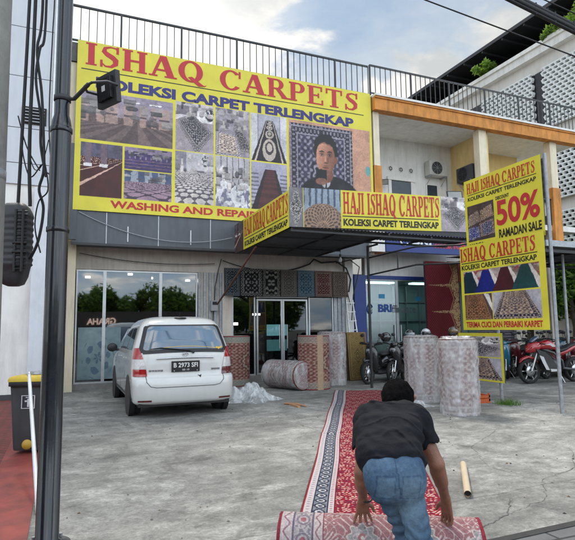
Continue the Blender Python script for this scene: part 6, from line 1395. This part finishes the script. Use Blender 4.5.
def scooter(label, main, group=None, seat=(.015,.015,.016), light=(.3,.3,.32)):
    t = thing('scooter', label, 'scooter', (0,0,0), group); mm = mat('scooter_paint', main, .25, coat=.7, var=.06); md = mat('scooter_plastic', (.02,.02,.022), .55)
    wheel(.62,.285,.045,t,14); wheel(-.62,.285,.05,t)
    b = MB(); b.tube([(.62,.07,.285),(.50,.07,.62),(.44,.0,.85),(.40,0,.98)], .022, 8).tube([(.62,-.07,.285),(.50,-.07,.62),(.44,0,.85)], .022, 8); b.build('fork', M_ch, t)
    b = MB(); blob(b, [(.80,.60,.02,.02),(.74,.62,.055,.03),(.62,.62,.065,.035),(.48,.58,.055,.04),(.36,.50,.05,.02)]); b.build('front_mudguard', mm, t)
    b = MB(); blob(b, [(.58,.78,.03,.05),(.54,.78,.12,.20),(.48,.74,.17,.30),(.40,.66,.19,.34),(.33,.58,.17,.30),(.27,.50,.12,.24)]); b.build('leg_shield', mm, t)
    b = MB(); blob(b, [(.56,1.0,.03,.03),(.53,1.0,.09,.06),(.46,1.01,.13,.075),(.38,1.02,.10,.06),(.33,1.02,.03,.03)]); b.tube([(.42,-.34,1.06),(.42,-.12,1.02),(.42,.12,1.02),(.42,.34,1.06)], .017, 8)
    o = b.build('handlebar', mm, t); MB().tube([(.42,-.36,1.06),(.42,-.24,1.05)], .024, 8).build('grip', M_seat, o); MB().tube([(.42,.24,1.05),(.42,.36,1.06)], .024, 8).build('grip', M_seat, o)
    g = MB(); blob(g, [(.57,.86,.02,.02),(.565,.86,.075,.055),(.55,.86,.085,.065)]); g.build('headlight', mat('scooter_lens', light, .1, coat=1), t)
    for s in (-1,1):
        g = MB(); g.tube([(.42,s*.22,1.05),(.40,s*.27,1.24)], .007, 6).sphere((.40,s*.30,1.27), .06, 12, 0, (.35,1,.75)); g.build('mirror', md, t)
    b = MB(); blob(b, [(.30,.30,.13,.05),(.1,.27,.14,.05),(-.12,.28,.15,.06),(-.3,.36,.15,.12)]); b.build('footboard', md, t)
    b = MB(); blob(b, [(-.02,.50,.05,.10),(-.12,.56,.13,.16),(-.3,.60,.16,.17),(-.55,.66,.16,.14),(-.78,.74,.12,.09),(-.92,.80,.05,.04)]); b.build('rear_body', mm, t)
    b = MB(); blob(b, [(.0,.74,.06,.03),(-.08,.76,.12,.05),(-.3,.77,.15,.055),(-.52,.81,.14,.055),(-.75,.86,.11,.04),(-.86,.87,.04,.02)]); b.build('seat', mat('scooter_seat', seat, .6), t)
    b = MB(); b.tube([(-.55,.12,.88),(-.8,.12,.94),(-.98,.08,.95),(-.98,-.08,.95),(-.8,-.12,.94),(-.55,-.12,.88)], .014, 8); b.build('grab_rail', M_ch, t)
    b = MB(); blob(b, [(-.25,.3,.09,.06),(-.45,.28,.12,.09),(-.66,.29,.10,.07)]); b.tube([(-.35,-.13,.25),(-.6,-.15,.27),(-.88,-.16,.36)], [.03,.045,.05], 12); b.build('engine', M_eng, t)
    b = MB(); blob(b, [(-.90,.79,.02,.02),(-.93,.78,.08,.045),(-.95,.77,.03,.02)]); b.build('tail_light', M_red, t)
    b = MB(); b.box((-.96,-.07,.52),(-.94,.07,.62)); b.tube([(-.95,0,.62),(-.9,0,.72)], .012, 6); b.build('number_plate', M_black, t)
    b = MB(); b.tube([(-.1,.12,.25),(-.12,.26,.02)], .012, 6); b.build('side_stand', M_ch, t); return t
def sportbike(label, main, acc):
    t = thing('motorcycle', label, 'motorcycle', (0,0,0)); mm = mat('bike_paint', main, .15, coat=1, var=.05); mw = mat('bike_accent', acc, .3, coat=.5)
    wheel(.70,.31,.055,t,12); wheel(-.66,.31,.07,t,12)
    b = MB()
    for s in (-1,1): b.tube([(.70,s*.09,.31),(.50,s*.09,.78),(.44,s*.09,.95)], [.03,.026,.024], 10)
    b.build('fork', M_ch, t)
    b = MB(); blob(b, [(.96,.52,.02,.01),(.9,.60,.06,.03),(.74,.66,.07,.035),(.58,.62,.06,.04),(.46,.52,.05,.02)]); b.build('front_mudguard', mm, t)
    b = MB(); blob(b, [(.76,.80,.02,.03),(.70,.84,.11,.09),(.60,.88,.16,.13),(.48,.92,.17,.12),(.40,.92,.12,.08)]); b.build('nose_fairing', mm, t)
    b = MB(); blob(b, [(.74,.85,.02,.02),(.72,.84,.08,.04),(.69,.84,.10,.05)]); b.build('headlight', M_clear, t)
    b = MB(); blob(b, [(.62,1.02,.05,.02),(.54,1.08,.10,.04),(.44,1.14,.08,.03)]); b.build('windscreen', M_cgl, t)
    for s in (-1,1):
        b = MB(); P = [(.60,.86),(.46,.62),(.36,.36),(.10,.30),(-.08,.38),(.06,.50),(.18,.66),(.34,.78)]; b.prism(P, s*.15, s*.18, 'y'); b.build('side_fairing', mat('fairing_black', (.02,.02,.022), .3, coat=.6), t)
        b = MB(); P = [(.52,.70),(.44,.52),(.34,.34),(.24,.33),(.34,.52),(.40,.66)]; b.prism(P, s*.182, s*.188, 'y'); P = [(.22,.36),(-.06,.34),(-.1,.30),(.2,.29)]; b.prism(P, s*.182, s*.188, 'y'); b.build('fairing_stripe', mw, t)
        b = MB(); b.tube([(.50,s*.14,1.04),(.46,s*.26,1.16)], .008, 6).sphere((.46,s*.30,1.17), .06, 12, 0, (.4,1,.6)); b.build('mirror', M_trim, t)
    b = MB(); blob(b, [(.40,.88,.05,.04),(.32,.92,.13,.09),(.18,.95,.16,.12),(.02,.92,.15,.11),(-.10,.86,.08,.06)]); tk = b.build('fuel_tank', mm, t)
    b = MB(); b.prism([(.30,.95),(.14,.99),(.0,.90),(.10,.90),(.16,.94)], -.150, -.162, 'y', 0).prism([(.30,.95),(.14,.99),(.0,.90),(.10,.90),(.16,.94)], .150, .162, 'y', 0); b.build('tank_decal', mw, tk)
    b = MB(); blob(b, [(-.05,.80,.08,.03),(-.2,.80,.14,.045),(-.38,.84,.13,.04),(-.50,.90,.11,.045),(-.75,.97,.09,.03),(-.82,.98,.03,.01)]); b.build('seat', M_seat, t)
    b = MB(); blob(b, [(-.15,.70,.06,.06),(-.35,.76,.12,.07),(-.6,.86,.11,.06),(-.85,.95,.07,.03),(-.95,.98,.03,.01)]); b.build('tail_fairing', mm, t)
    b = MB(); blob(b, [(.30,.42,.10,.10),(.12,.45,.14,.15),(-.08,.44,.14,.14),(-.2,.46,.08,.08)]); b.tube([(.2,-.1,.3),(-.2,-.14,.24),(-.45,-.16,.32),(-.75,-.17,.50)], [.03,.035,.055,.06], 12)
    b.tube([(.45,0,.9),(.05,.12,.75),(-.2,.12,.55),(-.25,.1,.35)], .03, 8).tube([(.45,0,.9),(.05,-.12,.75),(-.2,-.12,.55),(-.25,-.1,.35)], .03, 8).tube([(-.22,.1,.36),(-.66,.1,.31)], .03, 8).tube([(-.22,-.1,.36),(-.66,-.1,.31)], .03, 8); b.build('engine', M_eng, t)
    b = MB(); b.tube([(.46,-.34,.98),(.44,-.1,.98),(.44,.1,.98),(.46,.34,.98)], .014, 8); b.build('handlebar', M_black, t)
    b = MB(); b.box((-.98,-.08,.62),(-.96,.08,.74)); b.tube([(-.97,0,.74),(-.85,0,.90)], .014, 6); b.build('number_plate', M_black, t)
    b = MB(); b.tube([(-.05,.14,.3),(-.08,.30,.02)], .014, 6); b.build('side_stand', M_ch, t); return t
rb_ = sportbike('red sport motorcycle with white stripes parked side-on right of the tall sign', (.36,.012,.014), (.55,.55,.55)); rb_.location = (11.75,10.1,0); rb_.rotation_euler = (0,0,PI+math.radians(-8)); rb_.scale = (1.03,)*3
s0 = scooter('blue scooter parked between the poster board and the red motorcycle', (.015,.12,.20), 'motorbikes parked at the right'); s0.location = (11.35,11.35,0); s0.rotation_euler = (0,0,PI+.75)
s1 = scooter('black scooter nearest the blue pilaster, its helmet on the mirror', (.012,.012,.014), 'black scooters by the finance office'); s1.location = (7.95,12.35,0); s1.rotation_euler = (0,0,PI+math.radians(25))
s2 = dup(s1, (8.75,12.5,0), PI+math.radians(30), 'second black scooter, half hidden by the man, in front of the glass office', 'black scooters by the finance office')
s3 = dup(s1, (9.9,12.3,0), PI+math.radians(60), 'third black scooter behind the farther wrapped roll', 'black scooters by the finance office')
s4 = scooter('dark red scooter behind the blue scooter', (.10,.012,.015), 'motorbikes parked at the right'); s4.location = (12.6,12.0,0); s4.rotation_euler = (0,0,PI+.5)
G2 = 'motorbikes parked at the right'
dup(s1, (8.35,12.95,0), PI+math.radians(20), 'black scooter at the back, between the first and second black scooters', 'black scooters by the finance office')
dup(s1, (9.35,13.1,0), PI+math.radians(45), 'black scooter farthest back, against the office glass', 'black scooters by the finance office')
dup(s1, (10.6,11.9,0), PI+.65, 'black scooter half hidden by the small poster board', G2); dup(s1, (11.9,11.9,0), PI+.9, 'black scooter between the blue and the dark red scooters', G2)
for (x_, y_, a_, src, lb) in ((12.55,11.35,.5,s1,'black scooter just behind the front wheel of the red motorcycle'),(13.7,10.75,.3,s4,'dark red scooter nearest the pale canopy post'),(14.6,11.6,.5,s1,'black scooter third from the right edge under the parking canopy'),
    (15.3,11.3,.35,s4,'dark red scooter second from the right edge under the parking canopy'),(16.3,11.9,.6,s1,'black scooter at the far right end of the back row'),(12.9,12.8,.8,s1,'black scooter against the grey roller shutter'),(14.3,12.9,.7,s4,'dark red scooter against the grey wall at the back of the parking'),(11.0,12.6,.8,s1,'black scooter hidden behind the poster board posts')):
    dup(src, (x_,y_,0), PI+a_, lb, G2)
dup(s4, (13.0,11.0,0), PI+.2, 'dark red scooter right behind the red sport motorcycle', G2); dup(s1, (14.1,11.2,0), PI+.4, 'black scooter behind the pale canopy post', G2)
dup(s1, (13.5,11.9,0), PI+.55, 'black scooter behind the red sport motorcycle', G2); dup(s0, (14.6,12.2,0), PI+.7, 'blue scooter behind the tail of the red motorcycle', G2); dup(s4, (15.0,10.6,0), PI-.1, 'red scooter at the right edge of the photo', G2)
dup(s1, (15.9,12.8,0), PI+.6, 'farthest black scooter under the parking canopy', G2)
# helmets
def helmet(loc, colr, rz, label, vis=(.02,.02,.022)):
    t = thing('helmet', label, 'helmet', loc, 'helmets on the scooters'); r = .135; b = MB(); rings = []
    for i in range(15):
        th = PI*(.02+.80*i/14); z = math.cos(th)*r*1.02; rr = math.sin(th)*r; rings.append([(rr*math.cos(a)*1.12, rr*math.sin(a), z) for a in np.linspace(0,2*PI,28,endpoint=False)])
    b.loft(rings); sh = b.build('shell', mat('helmet_paint', colr, .2, coat=1), t, world=False)
    b = MB(); vs = []
    for i in range(9):
        z = -.05+.10*i/8; rr = math.sqrt(max(r*r-z*z/1.04,0))+.004
        for j in range(17): a = -1.15+2.3*j/16; vs.append((rr*math.cos(a)*1.12+.003, rr*math.sin(a), z))
    b.add(vs, [(i*17+j, i*17+j+1, (i+1)*17+j+1, (i+1)*17+j) for i in range(8) for j in range(16)], 0, True); b.build('visor', mat('visor', vis, .05, coat=1), t, world=False); t.rotation_euler = (0,0,rz); return t
helmet((7.92,12.0,1.22), (.012,.012,.014), -2.6, 'black helmet on the mirror of the left scooter'); helmet((8.85,12.2,1.28), (.012,.012,.014), -2.2, 'glossy black helmet with pale visor on the middle scooter', (.25,.27,.3))
helmet((9.35,12.15,1.30), (.62,.63,.65), -2.0, 'white helmet beside the top of the farther wrapped roll'); helmet((10.35,12.2,1.35), (.10,.08,.06), -2.0, 'dark helmet with amber visor showing above the nearest wrapped roll', (.2,.13,.06))
# ------------------------------------------------------------------ vegetation
def leafmat(name, c): 
    m = mat(name, c, .6, var=.45, scale=1.3, spec=.3); nt = m.node_tree; b = nt.nodes['Principled BSDF']; oi = nd(nt,'ShaderNodeObjectInfo')
    o = nt.nodes['Material Output']; tl = nd(nt,'ShaderNodeBsdfTranslucent'); tl.inputs[0].default_value = (c[0]*1.8,c[1]*1.9,c[2]*1.2,1); mx = nd(nt,'ShaderNodeMixShader'); mx.inputs[0].default_value = .4
    nt.links.new(b.outputs[0], mx.inputs[1]); nt.links.new(tl.outputs[0], mx.inputs[2]); nt.links.new(mx.outputs[0], o.inputs[0]); return m
M_leaf = [leafmat('leaf_green', (.10,.19,.03)), leafmat('leaf_bright', (.17,.27,.045)), leafmat('leaf_dark', (.045,.09,.022))]; M_bark = mat('bark', (.10,.075,.05), .95, var=.3, bump=.6, bscale=25)
def crown_mesh(rnd, c, R, n, leaf, squash=.8, clumps=26):
    b = MB(); cl = []
    for _ in range(clumps):
        d = Vector((rnd.gauss(0,1),rnd.gauss(0,1),rnd.gauss(0,1))).normalized()*R*(rnd.random()**.4)*.8; d.z *= squash; cl.append((Vector(c)+d, R*rnd.uniform(.2,.42)))
    for i in range(n):
        p0, r = cl[rnd.randrange(len(cl))]; d = Vector((rnd.gauss(0,1),rnd.gauss(0,1),rnd.gauss(0,1))).normalized(); p = p0+d*r*(rnd.random()**.35); l = leaf*rnd.uniform(.6,1.4)
        u = Vector((rnd.gauss(0,1),rnd.gauss(0,1),rnd.gauss(0,.6))).normalized(); v = (u.cross(d)+Vector((0,0,.01))).normalized(); q = u.cross(v)*.15*l
        m = 2 if rnd.random() < .3 else (1 if rnd.random() < .4 else 0); b.add([p-u*l, p+v*l*.42+q, p+u*l, p-v*l*.42+q], [(0,1,2,3)], m)
    return b
def tree(label, loc, h, R, seed, group, leaf=.13, n=9000, cat='tree', name='tree'):
    rnd = random.Random(seed); t = thing(name, label, cat, loc, group); x, y, _ = loc; b = MB()
    b.tube([(x,y,0),(x+.1,y,h*.3),(x-.05,y+.1,h*.55),(x,y,h*.8)], [.18,.14,.11,.05], 10)
    for k in range(7): a = rnd.random()*6.28; z = h*rnd.uniform(.35,.65); b.tube([(x,y,z),(x+math.cos(a)*R*.35,y+math.sin(a)*R*.35,z+R*.3),(x+math.cos(a)*R*.7,y+math.sin(a)*R*.7,z+R*.65)], [.07,.05,.02], 7)
    b.build('trunk', M_bark, t); crown_mesh(rnd, (x,y,h-R*.75), R, n, leaf).build('crown', M_leaf, t); return t
TG = 'trees beyond the parking canopy'
tree('leafy tree right of the tall sign, under the parking canopy edge', (19.6,15.6,0), 4.6, 1.9, 1, TG, .12, 9000)
tree('lower tree beyond the pale canopy post at the right edge', (21.0,15.2,0), 4.2, 1.7, 2, TG, .12, 7000)
tree('broad tree farther back between the shop corner and the pale building', (20.3,18.6,0), 5.2, 2.2, 3, TG, .14, 9000)
def bush(label, loc, R, seed, n=900, leaf=.12, bright=True):
    rnd = random.Random(seed); b = crown_mesh(rnd, (loc[0],loc[1],loc[2]+R*.6), R, n, leaf, .7, 10); b.tube([(loc[0],loc[1],loc[2]-.1),(loc[0],loc[1],loc[2]+R*.8)], .03, 5, 0); return tag(b.build('shrub', [M_leaf[1] if bright else M_leaf[0], M_leaf[1], M_leaf[0]]), label, 'shrub', 'shrubs on the roof terrace')
bush('small green shrub on the pale roof edge, in the middle of its length', (21.85,21.9,15.6), .75, 5); 
for k, y in enumerate((17.6,16.9,16.2)): bush(['bright shrub where the planting on the roof edge begins','bright yellow green shrub on the roof edge between its two neighbours','bright shrub on the roof edge touching the right side of the photo'][k], (21.85,y,15.55), .55+.1*k, 8+k, 800)
rnd = random.Random(4); b = MB()
for k in range(260):
    x, y = 7.8+rnd.gauss(0,.10), 7.75+rnd.gauss(0,.10); a = rnd.random()*6.28; hh = rnd.uniform(.04,.14); b.add([(x-.006,y,0),(x+.006,y,0),(x+math.cos(a)*.04,y+math.sin(a)*.04,hh)], [(0,1,2)], 0)
struct(b.build('grass', M_leaf[0]), 'stuff', 'tuft of grass at the foot of the sign post')
# ------------------------------------------------------------------ across the road, behind the photographer (seen in the glass)
rnd = random.Random(11); t0 = tree('street tree across the road, mirrored in the left shop window', (-8,-27,0), 6.0, 2.9, 21, 'trees across the road', .24, 6000)
for k, x in enumerate((-24,-20,-16,-12,-4.5,-2,0.5,3,5.5,8,10.5,13,15.5,18,21,24)): 
    d = dup(t0, (x+rnd.uniform(-1,1),-27+rnd.uniform(-2,2),0), rnd.random()*6, 'street tree across the road, mirrored in the left shop window', 'trees across the road', rnd.uniform(.75,1.15))
t = thing('utility_pole', 'utility pole across the road, mirrored in the left shop window', 'utility pole', (-3.2,-11.5,0)); MB().lathe([(.14,0),(.10,9),(.0001,9)], (-3.2,-11.5,0), 14).box((-4.0,-11.55,8.2),(-2.4,-11.45,8.35)).build('pole', mat('pole_far', (.2,.19,.17), .9), t)
b = MB()
for z in (7.2,7.5,8.3,8.4): b.tube(sag((-40,-11.5,z),(-3.2,-11.5,z),.7,24), .03, 5).tube(sag((-3.2,-11.5,z),(35,-11.5,z),.8,24), .03, 5)
tag(b.build('overhead_wire', M_wire), 'wires strung along the far side of the road, mirrored in the shop window', 'cable')
t = thing('shop_building', 'low dark shop across the road with pale lettering, mirrored in the glass', 'building', (-2,-16,0)); MB().box((-16,-22,0),(12.0,-16,3.0)).build('wall', mat('far_wall', (.07,.07,.075), .8, var=.2), t)
b = MB(); letters(b, 'GRAHA', (0,-15.9,0), (-1,0,0), (0,0,1), (0,1,0), -3.9, 1.95, -1.6, 2.45, 0, bold=.03); b.build('lettering', emis('far_letters', (.85,.6,.5), 1.1), t); b = MB(); letters(b, 'KLOT', (0,-15.9,0), (-1,0,0), (0,0,1), (0,1,0), -7.6, 2.0, -6.3, 2.4, 0, bold=.02)
b.build('lettering', emis('far_letters_dim', (.85,.6,.5), .8), t)
# ------------------------------------------------------------------ sky and light
w = bpy.data.worlds.new('World'); scene.world = w; w.use_nodes = True; nt = w.node_tree; L = nt.links.new; bg = nt.nodes['Background']
SUN_EL, SUN_AZ = math.radians(58), math.radians(-6)
sky = nd(nt, 'ShaderNodeTexSky', sky_type='NISHITA'); sky.sun_disc = False; sky.sun_elevation = SUN_EL; sky.sun_rotation = SUN_AZ; sky.air_density = 1.2; sky.dust_density = 2.0
tc = nd(nt, 'ShaderNodeTexCoord'); G = tc.outputs['Generated']
sp = nd(nt, 'ShaderNodeSeparateXYZ'); L(G, sp.inputs[0])
mz = nd(nt, 'ShaderNodeMath', operation='MAXIMUM'); L(sp.outputs['Z'], mz.inputs[0]); mz.inputs[1].default_value = 0; az = nd(nt, 'ShaderNodeMath', operation='ADD'); L(mz.outputs[0], az.inputs[0]); az.inputs[1].default_value = .25
dv_ = nd(nt, 'ShaderNodeVectorMath', operation='DIVIDE'); cb_ = nd(nt, 'ShaderNodeCombineXYZ'); [L(az.outputs[0], cb_.inputs[i]) for i in range(3)]; L(G, dv_.inputs[0]); L(cb_.outputs[0], dv_.inputs[1])
def cl(scale, det, a, b_, seed, rough=.55):
    mp = nd(nt, 'ShaderNodeMapping'); mp.inputs['Location'].default_value = (seed, seed*.7, 0); L(dv_.outputs[0], mp.inputs[0])
    n = nd(nt, 'ShaderNodeTexNoise', Scale=scale, Detail=det, Roughness=rough, Distortion=.25); L(mp.outputs[0], n.inputs['Vector'])
    r = nd(nt, 'ShaderNodeMapRange', interpolation_type='SMOOTHSTEP'); r.inputs['From Min'].default_value = a; r.inputs['From Max'].default_value = b_; L(n.outputs['Fac'], r.inputs['Value']); return r.outputs[0], n.outputs['Fac']
SEED = 9.7
c1, f1 = cl(2.3, 10, .50, .58, SEED); c2, _ = cl(1.3, 8, .35, .62, 8.1, .6)
haze = nd(nt, 'ShaderNodeMix', data_type='RGBA'); haze.inputs[6].default_value = (1.45,2.2,3.3,1); haze.inputs[7].default_value = (2.9,3.35,3.85,1); L(c2, haze.inputs[0])
base = nd(nt, 'ShaderNodeMix', data_type='RGBA'); base.inputs[0].default_value = .85; L(sky.outputs[0], base.inputs[6]); L(haze.outputs[2], base.inputs[7])
shade = nd(nt, 'ShaderNodeMix', data_type='RGBA'); c3, _ = cl(3.6, 9, .36, .60, 5.7); shade.inputs[6].default_value = (3.0,3.3,3.6,1); shade.inputs[7].default_value = (5.2,5.25,5.3,1); L(c3, shade.inputs[0])
mx = nd(nt, 'ShaderNodeMix', data_type='RGBA'); L(c1, mx.inputs[0]); L(base.outputs[2], mx.inputs[6]); L(shade.outputs[2], mx.inputs[7])
# glare of the veiled sun
sd = Vector((math.sin(SUN_AZ)*math.cos(SUN_EL), math.cos(SUN_AZ)*math.cos(SUN_EL), math.sin(SUN_EL)))
gd = Vector((math.sin(math.radians(6))*math.cos(math.radians(34)), math.cos(math.radians(6))*math.cos(math.radians(34)), math.sin(math.radians(34))))
nrm = nd(nt, 'ShaderNodeVectorMath', operation='NORMALIZE'); L(G, nrm.inputs[0]); dt = nd(nt, 'ShaderNodeVectorMath', operation='DOT_PRODUCT'); L(nrm.outputs[0], dt.inputs[0]); dt.inputs[1].default_value = gd
pw = nd(nt, 'ShaderNodeMath', operation='POWER'); mxd = nd(nt, 'ShaderNodeMath', operation='MAXIMUM'); L(dt.outputs['Value'], mxd.inputs[0]); mxd.inputs[1].default_value = 0; L(mxd.outputs[0], pw.inputs[0]); pw.inputs[1].default_value = 55
ad = nd(nt, 'ShaderNodeMix', data_type='RGBA', blend_type='ADD'); L(pw.outputs[0], ad.inputs[0]); L(mx.outputs[2], ad.inputs[6]); ad.inputs[7].default_value = (2.6,2.6,2.5,1)
# sky behind the photographer is scaled up, added fill for the shaded facade
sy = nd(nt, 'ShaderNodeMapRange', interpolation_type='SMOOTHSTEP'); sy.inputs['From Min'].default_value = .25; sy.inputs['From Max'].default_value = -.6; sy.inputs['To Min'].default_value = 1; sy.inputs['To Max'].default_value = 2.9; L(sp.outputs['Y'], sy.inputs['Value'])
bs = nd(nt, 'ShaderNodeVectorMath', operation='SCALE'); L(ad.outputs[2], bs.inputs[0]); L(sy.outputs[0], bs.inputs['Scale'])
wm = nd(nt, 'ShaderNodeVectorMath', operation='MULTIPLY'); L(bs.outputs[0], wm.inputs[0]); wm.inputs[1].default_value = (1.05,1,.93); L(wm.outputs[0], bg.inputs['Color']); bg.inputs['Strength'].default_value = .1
sl = bpy.data.lights.new('sun', 'SUN'); sl.energy = 1.5; sl.angle = math.radians(14); sl.color = (1,.94,.85); so = bpy.data.objects.new('sun', sl); scene.collection.objects.link(so); so.rotation_euler = (-sd).to_track_quat('-Z','Y').to_euler()
scene.view_settings.view_transform = 'Standard'; scene.view_settings.look = 'None'; scene.view_settings.exposure = 1.02; scene.view_settings.gamma = 1; scene.view_settings.use_curve_mapping = False
scene.cycles.max_bounces = 8; scene.cycles.transparent_max_bounces = 24; scene.cycles.caustics_reflective = False; scene.cycles.caustics_refractive = False; scene.cycles.use_denoising = True
